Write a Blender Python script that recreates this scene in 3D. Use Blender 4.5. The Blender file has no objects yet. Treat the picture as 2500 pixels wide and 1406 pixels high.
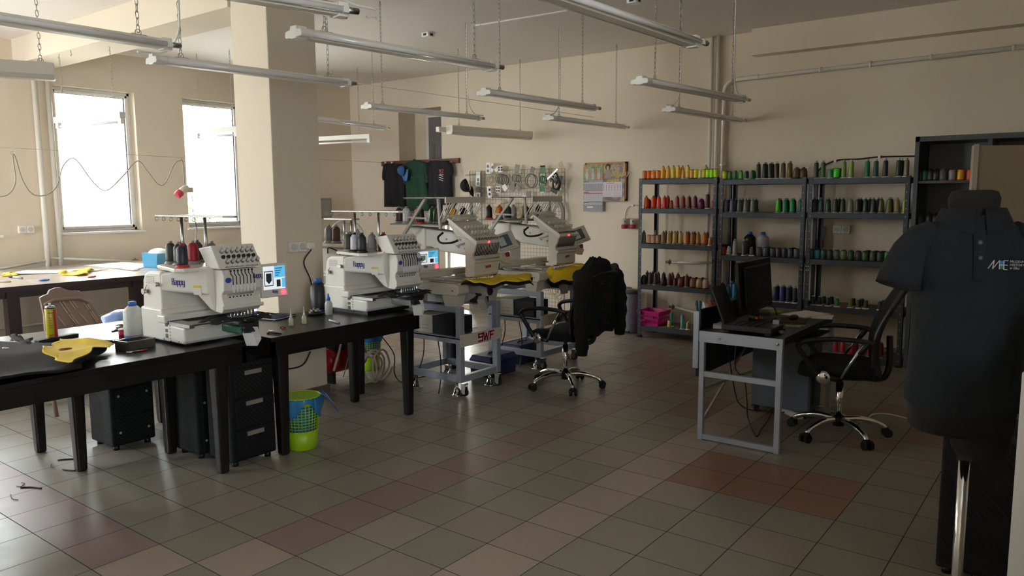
import bpy, bmesh, math, random
import numpy as np
from mathutils import Matrix, Vector
random.seed(7)
SC = bpy.context.scene
COL = SC.collection
PI = math.pi
# ------------------------------------------------------------------ camera
F_PX, YAW, PITCH, ROLL = 1874.65, 2.22339965, -0.119620423, -0.00622284
CAM = np.array([3.114, -2.9657, 1.6212])
_fw = np.array([math.cos(PITCH)*math.cos(YAW), math.cos(PITCH)*math.sin(YAW), math.sin(PITCH)])
_rt = np.array([math.sin(YAW), -math.cos(YAW), 0.0])
_up = np.cross(_rt, _fw)
_r2 = _rt*math.cos(ROLL) + _up*math.sin(ROLL)
_u2 = _up*math.cos(ROLL) - _rt*math.sin(ROLL)
cd = bpy.data.cameras.new('camera'); cam = bpy.data.objects.new('camera', cd); COL.objects.link(cam)
cd.sensor_width = 36.0; cd.sensor_fit = 'HORIZONTAL'; cd.lens = F_PX/2500*36.0
cd.clip_start = 0.05; cd.clip_end = 200
cam.matrix_world = Matrix(((_r2[0], _u2[0], -_fw[0], CAM[0]), (_r2[1], _u2[1], -_fw[1], CAM[1]), (_r2[2], _u2[2], -_fw[2], CAM[2]), (0, 0, 0, 1)))
SC.camera = cam
# where the ray through a photo pixel meets a known plane of the room
def _ray(u, v): return _fw + _r2*(u-1250)/F_PX - _u2*(v-703)/F_PX
def AX(u, v, x): d = _ray(u, v); return CAM + d*(x-CAM[0])/d[0]
def AY(u, v, y): d = _ray(u, v); return CAM + d*(y-CAM[1])/d[1]
def AZ(u, v, z): d = _ray(u, v); return CAM + d*(z-CAM[2])/d[2]
# ------------------------------------------------------------------ world, daylight, exposure
W = bpy.data.worlds.new('overcast_sky'); SC.world = W; W.use_nodes = True
nt = W.node_tree
bg = nt.nodes['Background']; bg.inputs[0].default_value = (0.93, 0.96, 1.0, 1); bg.inputs[1].default_value = 11.0
XL, YB, ZC = -6.48, 5.38, 3.35          # window wall, back wall, ceiling
XR, YF = 5.2, -5.0                      # right wall, front wall
WINZ = (1.225, 2.91)
WINS = [(0.985, 1.92), (2.55, 3.43), (-0.6, 0.33), (-2.2, -1.27), (-3.8, -2.87)]     # openings in the window wall
ADDED_FWINS = [(-6.25, -5.2), (-4.6, -3.6)]                                    # openings added out of view in the front wall to brighten the left side
ADDED_RWINS = [(-3.9, -2.6)]                                     # opening added behind the camera in the right wall as fill light
def portal(name, loc, rot, sx, sy):
    l = bpy.data.lights.new(name, 'AREA'); l.shape = 'RECTANGLE'; l.size = sx; l.size_y = sy
    l.cycles.is_portal = True
    o = bpy.data.objects.new(name, l); COL.objects.link(o); o.location = loc; o.rotation_euler = rot
zc = (WINZ[0]+WINZ[1])/2; zh = WINZ[1]-WINZ[0]
for k, (a, b) in enumerate(WINS): portal('daylight_opening', (XL-0.27, (a+b)/2, zc), (0, -PI/2, 0), zh, b-a)
FZ = (0.7, 3.1)                                                        # bottom and top of the added light openings in the front wall
for k, (a, b) in enumerate(ADDED_FWINS): portal('daylight_opening', ((a+b)/2, YF-0.27, sum(FZ)/2), (PI/2, 0, 0), b-a, FZ[1]-FZ[0])
for k, (a, b) in enumerate(ADDED_RWINS): portal('daylight_opening', (XR+0.27, (a+b)/2, zc), (0, PI/2, 0), zh, b-a)
portal('daylight_opening', (-4.27, YB+0.2, 0.7), (-PI/2, 0, 0), 0.44, 1.3)
SC.view_settings.view_transform = 'Standard'; SC.view_settings.look = 'None'
SC.view_settings.gamma = 1.0; SC.view_settings.use_curve_mapping = False
SC.view_settings.exposure = 1.12
SC.cycles.max_bounces = 10; SC.cycles.diffuse_bounces = 6; SC.cycles.glossy_bounces = 4
SC.cycles.transparent_max_bounces = 10; SC.cycles.transmission_bounces = 4
SC.cycles.sample_clamp_indirect = 8.0; SC.cycles.caustics_reflective = False; SC.cycles.caustics_refractive = False
SC.cycles.use_denoising = True
# ------------------------------------------------------------------ materials
def lin(c):
    if isinstance(c, str):
        c = tuple(int(c[i:i+2], 16)/255 for i in (0, 2, 4))
    return tuple((x/12.92 if x <= 0.04045 else ((x+0.055)/1.055)**2.4) for x in c)
_mats = {}
def mat(name, col, rough=0.5, metal=0.0, var=0.0, scale=8.0, bump=0.0, bscale=60.0, emit=0.0, spec=0.5, alpha=1.0, trans=0.0, coat=0.0):
    """procedural principled material: colour with noise variation and an optional noise bump"""
    if name in _mats: return _mats[name]
    m = bpy.data.materials.new(name); m.use_nodes = True; n = m.node_tree.nodes; L = m.node_tree.links
    b = n['Principled BSDF']; c = lin(col)
    b.inputs['Base Color'].default_value = (*c, 1); b.inputs['Roughness'].default_value = rough
    b.inputs['Metallic'].default_value = metal; b.inputs['Specular IOR Level'].default_value = spec
    if coat: b.inputs['Coat Weight'].default_value = coat
    if alpha < 1: b.inputs['Alpha'].default_value = alpha
    if trans: b.inputs['Transmission Weight'].default_value = trans
    if emit:
        b.inputs['Emission Color'].default_value = (*c, 1); b.inputs['Emission Strength'].default_value = emit
    if var or bump:
        tc = n.new('ShaderNodeTexCoord')
        if var:
            no = n.new('ShaderNodeTexNoise'); no.inputs['Scale'].default_value = scale; no.inputs['Detail'].default_value = 5
            L.new(tc.outputs['Object'], no.inputs['Vector'])
            mx = n.new('ShaderNodeMix'); mx.data_type = 'RGBA'
            mx.inputs[6].default_value = (*[x*(1-var) for x in c], 1); mx.inputs[7].default_value = (*[min(1, x*(1+var)) for x in c], 1)
            L.new(no.outputs['Fac'], mx.inputs[0]); L.new(mx.outputs[2], b.inputs['Base Color'])
        if bump:
            nb = n.new('ShaderNodeTexNoise'); nb.inputs['Scale'].default_value = bscale; nb.inputs['Detail'].default_value = 3
            L.new(tc.outputs['Object'], nb.inputs['Vector'])
            bp = n.new('ShaderNodeBump'); bp.inputs['Strength'].default_value = bump; bp.inputs['Distance'].default_value = 0.004
            L.new(nb.outputs['Fac'], bp.inputs['Height']); L.new(bp.outputs['Normal'], b.inputs['Normal'])
    _mats[name] = m
    return m
def stripes(name, c1, c2, period, axis=2, rough=0.6, duty=0.5, metal=0.0, bump=0.0):
    """two-tone stripes along an object axis (wound thread, ribs, weave)"""
    if name in _mats: return _mats[name]
    m = bpy.data.materials.new(name); m.use_nodes = True; n = m.node_tree.nodes; L = m.node_tree.links; b = n['Principled BSDF']
    b.inputs['Roughness'].default_value = rough; b.inputs['Metallic'].default_value = metal
    tc = n.new('ShaderNodeTexCoord'); sp = n.new('ShaderNodeSeparateXYZ'); L.new(tc.outputs['Object'], sp.inputs[0])
    d = n.new('ShaderNodeMath'); d.operation = 'DIVIDE'; d.inputs[1].default_value = period; L.new(sp.outputs[axis], d.inputs[0])
    f = n.new('ShaderNodeMath'); f.operation = 'FRACT'; L.new(d.outputs[0], f.inputs[0])
    g = n.new('ShaderNodeMath'); g.operation = 'GREATER_THAN'; g.inputs[1].default_value = duty; L.new(f.outputs[0], g.inputs[0])
    mx = n.new('ShaderNodeMix'); mx.data_type = 'RGBA'; mx.inputs[6].default_value = (*lin(c1), 1); mx.inputs[7].default_value = (*lin(c2), 1)
    L.new(g.outputs[0], mx.inputs[0]); L.new(mx.outputs[2], b.inputs['Base Color'])
    if bump:
        bp = n.new('ShaderNodeBump'); bp.inputs['Strength'].default_value = bump; bp.inputs['Distance'].default_value = 0.004
        L.new(f.outputs[0], bp.inputs['Height']); L.new(bp.outputs['Normal'], b.inputs['Normal'])
    _mats[name] = m
    return m
def thread_mat(hexc):
    return mat('thread_'+hexc, hexc, 0.42, var=0.18, scale=40, bump=0.25, bscale=220)
def woven_mat():
    name = 'woven_black'
    if name in _mats: return _mats[name]
    m = mat(name, '111214', 0.65, spec=0.3); n = m.node_tree.nodes; L = m.node_tree.links; b = n['Principled BSDF']
    tc = n.new('ShaderNodeTexCoord'); ck = n.new('ShaderNodeTexChecker'); ck.inputs['Scale'].default_value = 70
    wv = n.new('ShaderNodeTexWave'); wv.inputs['Scale'].default_value = 22; wv.bands_direction = 'DIAGONAL'
    L.new(tc.outputs['Object'], ck.inputs['Vector']); L.new(tc.outputs['Object'], wv.inputs['Vector'])
    mu = n.new('ShaderNodeMath'); mu.operation = 'ADD'; L.new(ck.outputs['Fac'], mu.inputs[0]); L.new(wv.outputs['Fac'], mu.inputs[1])
    bp = n.new('ShaderNodeBump'); bp.inputs['Strength'].default_value = 0.5; bp.inputs['Distance'].default_value = 0.004
    L.new(mu.outputs[0], bp.inputs['Height']); L.new(bp.outputs['Normal'], b.inputs['Normal'])
    return m
def glass_mat():
    if 'window_glass' in _mats: return _mats['window_glass']
    m = bpy.data.materials.new('window_glass'); m.use_nodes = True; n = m.node_tree.nodes; L = m.node_tree.links
    n.remove(n['Principled BSDF']); o = n['Material Output']
    t = n.new('ShaderNodeBsdfTransparent'); t.inputs[0].default_value = (0.96, 0.98, 0.97, 1)
    g = n.new('ShaderNodeBsdfGlossy'); g.inputs['Roughness'].default_value = 0.03
    fr = n.new('ShaderNodeFresnel'); fr.inputs[0].default_value = 1.25
    x = n.new('ShaderNodeMixShader'); L.new(fr.outputs[0], x.inputs[0]); L.new(t.outputs[0], x.inputs[1]); L.new(g.outputs[0], x.inputs[2])
    L.new(x.outputs[0], o.inputs[0]); _mats['window_glass'] = m
    return m
M = {}
M['wall'] = mat('wall_plaster', 'dccfbc', 0.85, var=0.035, scale=1.7, bump=0.06, bscale=90)
M['ceil'] = mat('ceiling_plaster', 'e6e0da', 0.9, var=0.02, scale=2.0)
M['trim'] = mat('white_paint', 'e4e2dc', 0.45)
M['pvc'] = mat('white_plastic_frame', 'f0efec', 0.3)
M['pipe'] = mat('pipe_paint', 'dcd8ce', 0.35, var=0.03)
M['lamp'] = mat('lamp_enamel', 'e4dfd4', 0.4)
M['tube'] = mat('tube_glass', 'eeecee', 0.15, coat=0.3)
M['chain'] = mat('steel_chain', 'a8a49c', 0.35, 0.9)
M['chrome'] = mat('chrome', 'e0e0e0', 0.08, 1.0)
M['steel'] = mat('brushed_steel', 'b4b4b4', 0.3, 1.0)
M['silver'] = mat('silver_paint', 'a9b0bd', 0.38, 0.35)
M['greymetal'] = mat('dark_grey_metal', '3b3f47', 0.45, 0.3, var=0.05)
M['cabgrey'] = mat('cabinet_grey', '4c5054', 0.5, var=0.04)
M['board'] = mat('chipboard', '8e7560', 0.8, var=0.12, scale=60)
M['blackwood'] = mat('black_wood', '13100f', 0.3, var=0.25, scale=14, bump=0.05, bscale=40, spec=0.5)
M['black'] = mat('black_plastic', '131315', 0.42)
M['rubber'] = mat('black_rubber', '101011', 0.7)
M['blackfab'] = mat('black_fabric', '0c0d10', 0.92, bump=0.35, bscale=300)
M['navyfab'] = mat('navy_jersey', '0f141b', 0.92, bump=0.3, bscale=350)
M['mach'] = mat('machine_white', 'dcd9d3', 0.33, var=0.015)
M['mach2'] = mat('machine_cream', 'cdc6b8', 0.4, var=0.02)
M['machg'] = mat('machine_grey', 'a5a39d', 0.4)
M['dark'] = mat('dark_recess', '1d1d1f', 0.6)
M['red'] = mat('red_plastic', 'b02430', 0.4)
M['led'] = mat('red_led', 'ff2030', 0.3, emit=6)
M['needle_light'] = mat('needle_light', 'c8d8ff', 0.3, emit=3)
M['blue'] = mat('blue_plastic', '2f6fb8', 0.4)
M['logo_blue'] = mat('logo_ink', '3a3a8c', 0.5)
M['white'] = mat('white_matt', 'e8e8ea', 0.6)
M['paper'] = mat('paper', 'dcd8d4', 0.8)
M['yellow'] = mat('yellow_fabric', 'e0c018', 0.75, var=0.08, bump=0.2, bscale=200)
M['wovenb'] = woven_mat()
M['glass'] = glass_mat()
# ------------------------------------------------------------------ mesh builder
def V3(*a): return np.array(a, float)
def unit(a): a = np.asarray(a, float); return a/max(1e-9, np.linalg.norm(a))
class MB:
    def __init__(s): s.v = []; s.f = []; s.m = []; s.s = []; s.M = None
    def add(s, vs, fs, m=0, smooth=False):
        o = len(s.v)
        for p in vs:
            if s.M is not None: p = s.M @ Vector((float(p[0]), float(p[1]), float(p[2])))
            s.v.append((float(p[0]), float(p[1]), float(p[2])))
        for f in fs: s.f.append(tuple(i+o for i in f)); s.m.append(m); s.s.append(smooth)
        return s
    def box(s, x0, x1, y0, y1, z0, z1, m=0):
        x0, x1 = sorted((x0, x1)); y0, y1 = sorted((y0, y1)); z0, z1 = sorted((z0, z1))
        return s.add([(x0,y0,z0),(x1,y0,z0),(x1,y1,z0),(x0,y1,z0),(x0,y0,z1),(x1,y0,z1),(x1,y1,z1),(x0,y1,z1)],
                     [(0,3,2,1),(4,5,6,7),(0,1,5,4),(1,2,6,5),(2,3,7,6),(3,0,4,7)], m)
    def hexa(s, b, t, m=0):
        return s.add(list(b)+list(t), [(0,3,2,1),(4,5,6,7),(0,1,5,4),(1,2,6,5),(2,3,7,6),(3,0,4,7)], m)
    def bar(s, p0, p1, w, h, m=0, up=(0,0,1)):
        p0 = np.asarray(p0, float); p1 = np.asarray(p1, float); d = unit(p1-p0); u = np.asarray(up, float)
        if abs(d@unit(u)) > 0.98: u = V3(1,0,0)
        a = unit(np.cross(u, d))*w/2; c = unit(np.cross(d, a))*h/2
        return s.hexa([p0-a-c, p0+a-c, p0+a+c, p0-a+c], [p1-a-c, p1+a-c, p1+a+c, p1-a+c], m)
    def tube(s, path, r, n=8, m=0, caps=True, closed=False):
        P = [np.asarray(p, float) for p in path]; N = len(P); R = [r]*N if np.isscalar(r) else r
        T = [unit(P[(i+1) % N]-P[i-1]) if closed else unit(P[min(i+1, N-1)]-P[max(i-1, 0)]) for i in range(N)]
        u = V3(0,0,1) if abs(T[0][2]) < 0.9 else V3(1,0,0); a = unit(np.cross(T[0], u)); vs = []
        for i in range(N):
            a = unit(a-T[i]*(a@T[i])); b = np.cross(T[i], a)
            for k in range(n): vs.append(P[i]+R[i]*(a*math.cos(2*PI*k/n)+b*math.sin(2*PI*k/n)))
        fs = []
        for i in range(N if closed else N-1):
            j = (i+1) % N
            for k in range(n): l = (k+1) % n; fs.append((i*n+k, i*n+l, j*n+l, j*n+k))
        s.add(vs, fs, m, True)
        if caps and not closed:
            o = len(s.v)-len(vs)
            for c in (tuple(o+k for k in reversed(range(n))), tuple(o+(N-1)*n+k for k in range(n))): s.f.append(c); s.m.append(m); s.s.append(False)
        return s
    def cyl(s, p0, p1, r0, r1=None, n=16, m=0, caps=True):
        return s.tube([p0, p1], [r0, r0 if r1 is None else r1], n, m, caps)
    def lathe(s, prof, o=(0,0,0), n=18, m=0, axis=(0,0,1)):
        ax = unit(axis); u = V3(1,0,0) if abs(ax[0]) < 0.9 else V3(0,1,0); a = unit(u-ax*(u@ax)); b = np.cross(ax, a); o = np.asarray(o, float)
        vs = [o+ax*z+max(r, 1e-4)*(a*math.cos(2*PI*k/n)+b*math.sin(2*PI*k/n)) for r, z in prof for k in range(n)]
        fs = [(i*n+k, i*n+(k+1) % n, (i+1)*n+(k+1) % n, (i+1)*n+k) for i in range(len(prof)-1) for k in range(n)]
        s.add(vs, fs, m, True); base = len(s.v)-len(vs)
        for c in (tuple(base+k for k in reversed(range(n))), tuple(base+(len(prof)-1)*n+k for k in range(n))): s.f.append(c); s.m.append(m); s.s.append(False)
        return s
    def prism(s, poly, axis, a0, a1, m=0, smooth=False):
        """2-D outline extruded along x (outline y,z), y (outline x,z) or z (outline x,y)"""
        def P(q, a): return {'x': (a, q[0], q[1]), 'y': (q[0], a, q[1]), 'z': (q[0], q[1], a)}[axis]
        n = len(poly); vs = [P(q, a0) for q in poly]+[P(q, a1) for q in poly]
        s.add(vs, [(i, (i+1) % n, n+(i+1) % n, n+i) for i in range(n)], m, smooth)
        o = len(s.v)-2*n
        for c in (tuple(o+i for i in reversed(range(n))), tuple(o+n+i for i in range(n))): s.f.append(c); s.m.append(m); s.s.append(False)
        return s
    def ball(s, c, r, nu=14, nv=9, m=0):
        r = (r, r, r) if np.isscalar(r) else r; vs = []; c = np.asarray(c, float)
        for i in range(nv+1):
            t = PI*i/nv
            for k in range(nu): vs.append(c+V3(r[0]*math.sin(t)*math.cos(2*PI*k/nu), r[1]*math.sin(t)*math.sin(2*PI*k/nu), r[2]*math.cos(t)))
        return s.add(vs, [(i*nu+k, (i+1)*nu+k, (i+1)*nu+(k+1) % nu, i*nu+(k+1) % nu) for i in range(nv) for k in range(nu)], m, True)
    def loft(s, rings, m=0, caps=True, smooth=True):
        n = len(rings[0]); vs = [p for r in rings for p in r]
        s.add(vs, [(i*n+k, i*n+(k+1) % n, (i+1)*n+(k+1) % n, (i+1)*n+k) for i in range(len(rings)-1) for k in range(n)], m, smooth)
        if caps:
            o = len(s.v)-len(vs)
            for c in (tuple(o+k for k in reversed(range(n))), tuple(o+(len(rings)-1)*n+k for k in range(n))): s.f.append(c); s.m.append(m); s.s.append(False)
        return s
    def slab(s, fn, nu, nv, t, m=0):
        """a thick sheet: fn(u,v) -> (point, normal); thickness t"""
        A = []; B = []
        for j in range(nv+1):
            for i in range(nu+1):
                p, nn = fn(i/nu, j/nv); p = np.asarray(p, float); nn = np.asarray(nn, float); A.append(p+nn*t/2); B.append(p-nn*t/2)
        w = nu+1; N = len(A); fs = []
        for j in range(nv):
            for i in range(nu):
                a = j*w+i; fs.append((a, a+1, a+1+w, a+w)); fs.append((N+a, N+a+w, N+a+1+w, N+a+1))
        rim = [i for i in range(nu)]+[nu+j*w for j in range(nv)]+[nv*w+i for i in range(nu, 0, -1)]+[j*w for j in range(nv, 0, -1)]
        for k in range(len(rim)): a, b = rim[k], rim[(k+1) % len(rim)]; fs.append((a, N+a, N+b, b))
        return s.add(A+B, fs, m, True)
    def torus(s, c, R, r, axis=(0,0,1), n=24, k=8, m=0, sx=1.0):
        ax = unit(axis); u = V3(1,0,0) if abs(ax[0]) < 0.9 else V3(0,1,0); a = unit(u-ax*(u@ax)); b = np.cross(ax, a); c = np.asarray(c, float)
        return s.tube([c+R*(sx*a*math.cos(2*PI*i/n)+b*math.sin(2*PI*i/n)) for i in range(n)], r, k, m, closed=True)
    def strokes(s, lines, o, right, up, size, w, d=0.0015, m=0):
        """raised lettering made of straight strokes in a plane"""
        r = unit(right); u = unit(up); nn = np.cross(r, u); o = np.asarray(o, float)
        for ln in lines:
            for (x0, y0), (x1, y1) in zip(ln[:-1], ln[1:]):
                p = o+r*x0*size+u*y0*size; q = o+r*x1*size+u*y1*size; e = unit(q-p)*w*0.5
                s.bar(p-e, q+e, w, d, m, up=nn)
        return s
    def text(s, string, o, right, up, size, d=0.0012, m=0, align='LEFT', shear=0.0, fn=None):
        cu = bpy.data.curves.new('lettering', 'FONT'); cu.body = string; cu.size = size; cu.extrude = d/2; cu.align_x = align; cu.shear = shear; cu.resolution_u = 3
        ob = bpy.data.objects.new('lettering', cu); COL.objects.link(ob)
        me = ob.evaluated_get(bpy.context.evaluated_depsgraph_get()).to_mesh()
        vs = [tuple(v.co) for v in me.vertices]; fs = [tuple(p.vertices) for p in me.polygons]
        ob.evaluated_get(bpy.context.evaluated_depsgraph_get()).to_mesh_clear()
        bpy.data.objects.remove(ob); bpy.data.curves.remove(cu)
        r = unit(right); u = unit(up); nn = np.cross(r, u); o = np.asarray(o, float)
        pts = [fn(*v) if fn else o+r*v[0]+u*v[1]+nn*(v[2]+d/2) for v in vs]
        return s.add(pts, fs, m)
    def build(s, name, mats, parent=None, org=None, local=False, bevel=0.0, seg=2, subsurf=0):
        """one mesh object; coordinates are room coordinates unless local"""
        if not isinstance(mats, (list, tuple)): mats = [mats]
        off = np.zeros(3)
        if not local:
            p = parent
            while p is not None: off += np.array(p.location); p = p.parent
        if org is not None: off = off+np.asarray(org, float)
        me = bpy.data.meshes.new(name)
        me.from_pydata([(x-off[0], y-off[1], z-off[2]) for x, y, z in s.v], [], s.f)
        for mm in mats: me.materials.append(mm)
        me.polygons.foreach_set('material_index', [min(i, len(mats)-1) for i in s.m]); me.polygons.foreach_set('use_smooth', s.s)
        me.update()
        ob = bpy.data.objects.new(name, me); COL.objects.link(ob)
        if parent is not None: ob.parent = parent
        if org is not None: ob.location = Vector([float(x) for x in org])
        if bevel:
            b = ob.modifiers.new('bevel', 'BEVEL'); b.width = bevel; b.segments = seg; b.limit_method = 'ANGLE'; b.angle_limit = 0.9
        if subsurf:
            b = ob.modifiers.new('sub', 'SUBSURF'); b.levels = subsurf; b.render_levels = subsurf
        return ob
def tag(o, label, cat, group=None):
    o['label'] = label; o['category'] = cat
    if group: o['group'] = group
    return o
def thing(name, label, cat, loc=(0,0,0), rz=0.0, group=None):
    o = bpy.data.objects.new(name, None); COL.objects.link(o); o.empty_display_size = 0.05
    o.location = [float(x) for x in loc]; o.rotation_euler = (0, 0, rz)
    return tag(o, label, cat, group)
def struct(name, mb, mats, **k):
    o = mb.build(name, mats, **k)
    if o.parent is None: o['kind'] = 'structure'
    return o
def stuff(o): o['kind'] = 'stuff'; return o
def bez(pts, n=8):
    """smooth curve through points (Catmull-Rom)"""
    P = [np.asarray(p, float) for p in pts]; P = [2*P[0]-P[1]]+P+[2*P[-1]-P[-2]]; out = []
    for i in range(1, len(P)-2):
        for k in range(n):
            t = k/n; a, b, c, d = P[i-1:i+3]
            out.append(0.5*((2*b)+(-a+c)*t+(2*a-5*b+4*c-d)*t*t+(-a+3*b-3*c+d)*t**3))
    out.append(P[-2]); return out
def rows_sheet(rows, y, t, waves=0.0, nu=10, sub=3, freq=3.0, ph=0.0):
    """hanging cloth outlined by photo rows (v, uL, uR) on the plane y=const, with folds"""
    pts = [(AY(a, v, y), AY(b, v, y)) for v, a, b in rows]; n = len(pts)-1
    def fn(u, v):
        k = min(int(v*n), n-1); q = v*n-k; L = pts[k][0]*(1-q)+pts[k+1][0]*q; R = pts[k][1]*(1-q)+pts[k+1][1]*q
        p = L*(1-u)+R*u; p[1] += waves*math.sin(u*PI*2*freq+ph+v*1.3)*min(1, 0.25+v)-0.02*math.sin(PI*u)
        return p, V3(0,-1,0)
    return MB().slab(fn, nu, n*sub, t)
# ------------------------------------------------------------------ the room
TILE = 0.309
def tile_color(i, j):
    g = random.uniform(0.94, 1.05); base = lin('8c867a')
    if (i == 0 and j >= -3) or (j == -5 and i <= -2): base = lin('8d7876')
    elif i == 3 or (i, j) in ((-1, -5), (0, -4)): base = lin('a39489')
    elif 4 <= i <= 6 and 3 <= j <= 4: base = lin('8f6c5c')
    elif j >= 7 and random.random() < 0.4: base = lin('8c766a')
    elif random.random() < 0.12: base = lin('948a80')
    return tuple(c*g for c in base)
fl = MB(); fl.box(XL-0.3, XR, YF-0.3, YB+0.2, -0.08, -0.002, 1); fcols = [(0.1, 0.09, 0.08)]*6
for i in range(math.floor(XL/TILE)-1, math.ceil(XR/TILE)):
    for j in range(math.floor(YF/TILE)-1, math.ceil(YB/TILE)+1):
        x, y = i*TILE, j*TILE; e = 0.0022
        fl.add([(x+e, y+e, 0), (x+TILE-e, y+e, 0), (x+TILE-e, y+TILE-e, 0), (x+e, y+TILE-e, 0)], [(0, 1, 2, 3)], 0); fcols.append(tile_color(i, j))
def floor_mat():
    m = bpy.data.materials.new('ceramic_floor_tiles'); m.use_nodes = True; n = m.node_tree.nodes; L = m.node_tree.links; b = n['Principled BSDF']
    at = n.new('ShaderNodeAttribute'); at.attribute_name = 'tile'
    tc = n.new('ShaderNodeTexCoord'); no = n.new('ShaderNodeTexNoise'); no.inputs['Scale'].default_value = 9; no.inputs['Detail'].default_value = 6
    L.new(tc.outputs['Object'], no.inputs['Vector'])
    mx = n.new('ShaderNodeMix'); mx.data_type = 'RGBA'; mx.blend_type = 'MULTIPLY'; mx.inputs[0].default_value = 0.35
    L.new(at.outputs['Color'], mx.inputs[6]); L.new(no.outputs['Color'], mx.inputs[7])
    gm = n.new('ShaderNodeMix'); gm.data_type = 'RGBA'; gm.inputs[0].default_value = 0.75
    L.new(mx.outputs[2], gm.inputs[6]); L.new(at.outputs['Color'], gm.inputs[7]); L.new(gm.outputs[2], b.inputs['Base Color'])
    mr = n.new('ShaderNodeMapRange'); mr.inputs[3].default_value = 0.24; mr.inputs[4].default_value = 0.42
    L.new(no.outputs['Fac'], mr.inputs[0]); L.new(mr.outputs[0], b.inputs['Roughness']); b.inputs['Specular IOR Level'].default_value = 0.4
    return m
floor = struct('floor', fl, [floor_mat(), mat('dark_grout', '3a352f', 0.9)])
ca = floor.data.color_attributes.new('tile', 'FLOAT_COLOR', 'CORNER')
buf = []
for p, c in zip(floor.data.polygons, fcols): buf += [*c, 1.0]*len(p.vertices)
ca.data.foreach_set('color', buf)
T = 0.25
struct('ceiling', MB().box(XL-T, XR+T, YF-T, YB+T, ZC, ZC+0.2), M['ceil'])
def wall_with_holes(name, axis, pos0, pos1, a0, a1, holes):
    """wall slab across one axis with rectangular openings (a,b,z0,z1)"""
    mb = MB(); holes = sorted(holes); cur = a0
    def bx(p, q, z0, z1):
        if q-p < 1e-4 or z1-z0 < 1e-4: return
        if axis == 'x': mb.box(pos0, pos1, p, q, z0, z1)
        else: mb.box(p, q, pos0, pos1, z0, z1)
    for (p, q, z0, z1) in holes:
        bx(cur, p, 0, ZC); bx(p, q, 0, z0); bx(p, q, z1, ZC); cur = q
    bx(cur, a1, 0, ZC)
    return struct(name, mb, M['wall'])
wall_with_holes('wall_left', 'x', XL-T, XL, YF-T, YB+T, [(a, b, *WINZ) for a, b in WINS])
REC = (-5.40, -4.53, 1.235, 2.90)                       # recess behind the hanging shirts
wall_with_holes('wall_back', 'y', YB, YB+T+0.1, XL, XR, [REC, (-4.49, -4.05, 0.06, 1.36)])
wall_with_holes('wall_front', 'y', YF-T, YF, XL, XR, [(a, b, *FZ) for a, b in ADDED_FWINS])
wall_with_holes('wall_right', 'x', XR, XR+T, YF-T, YB+T, [(a, b, *WINZ) for a, b in ADDED_RWINS])
# pillar and the beam that runs from it to the window wall, ledge on the back wall
PX, PY0, PY1 = -1.905, 0.62, 1.066
struct('trim_1', MB().box(PX-0.46, PX, PY0, PY1, 0, ZC), M['wall'], bevel=0.006)
struct('trim_2', MB().box(XL, PX-0.46, PY0-0.02, 1.0, 3.085, ZC), M['wall'])
struct('trim_3', MB().box(0.06, XR, YB-0.16, YB, 3.08, ZC), M['wall'])
struct('baseboard_back', MB().box(-4.03, XR, YB-0.012, YB, 0, 0.08).box(XL, -4.51, YB-0.012, YB, 0, 0.08), mat('skirting_tile', '8a7f72', 0.4, var=0.05))
struct('baseboard_left', MB().box(XL, XL+0.012, YF, YB-0.02, 0, 0.08), mat('skirting_tile', '8a7f72', 0.4))
struct('trim_4', MB().box(PX-0.475, PX+0.015, PY0-0.015, PY1+0.015, 0, 0.075), mat('pillar_skirting', '6d5a50', 0.4, var=0.05))
# windows
for k, (a, b) in enumerate(WINS):
    x0, x1 = XL-0.19, XL-0.13; z0, z1 = WINZ
    fr = MB(); w = 0.035
    fr.box(x0, x1, a, a+w, z0, z1).box(x0, x1, b-w, b, z0, z1).box(x0, x1, a, b, z0, z0+w).box(x0, x1, a, b, z1-w, z1)
    f = struct('window_%d' % (k+1), fr, M['pvc'], bevel=0.004)
    sh = MB(); q = 0.03; xa, xb = XL-0.175, XL-0.115
    for zz0, zz1 in ((z0+w, z1-w),):
        sh.box(xa, xb, a+w, a+w+q, zz0, zz1).box(xa, xb, b-w-q, b-w, zz0, zz1).box(xa, xb, a+w, b-w, zz0, zz0+q).box(xa, xb, a+w, b-w, zz1-q, zz1)
    sh.build('sash', M['pvc'], f, bevel=0.003)
    gk = MB(); g2 = MB()
    for zz0, zz1 in ((z0+w+q, z1-w-q),):
        g2.box(XL-0.15, XL-0.146, a+w+q, b-w-q, zz0, zz1)
        for e in (0, 1):
            yy = (a+w+q, b-w-q)[e]; gk.box(XL-0.156, XL-0.140, yy-0.006, yy+0.006, zz0, zz1)
        gk.box(XL-0.156, XL-0.140, a+w+q, b-w-q, zz1-0.006, zz1+0.006)
    gk.build('gasket', M['rubber'], f); g2.build('pane', M['glass'], f)
    MB().box(XL-0.11, XL+0.035, a-0.03, b+0.03, z0-0.03, z0).build('window_sill', M['trim'], f, bevel=0.008)
for k, (a, b) in enumerate(ADDED_FWINS):  # frames for the added, unseen front openings that let in extra daylight
    fr = MB(); z0, z1 = FZ; y0, y1 = YF-0.19, YF-0.13; w = 0.06
    fr.box(a, a+w, y0, y1, z0, z1).box(b-w, b, y0, y1, z0, z1).box(a, b, y0, y1, z0, z0+w).box(a, b, y0, y1, z1-w, z1).box((a+b)/2-0.04, (a+b)/2+0.04, y0, y1, z0, z1)
    f = struct('window_%d' % (k+6), fr, M['pvc']); MB().box(a+w, b-w, YF-0.16, YF-0.156, z0+w, z1-w).build('pane', M['glass'], f)
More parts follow.
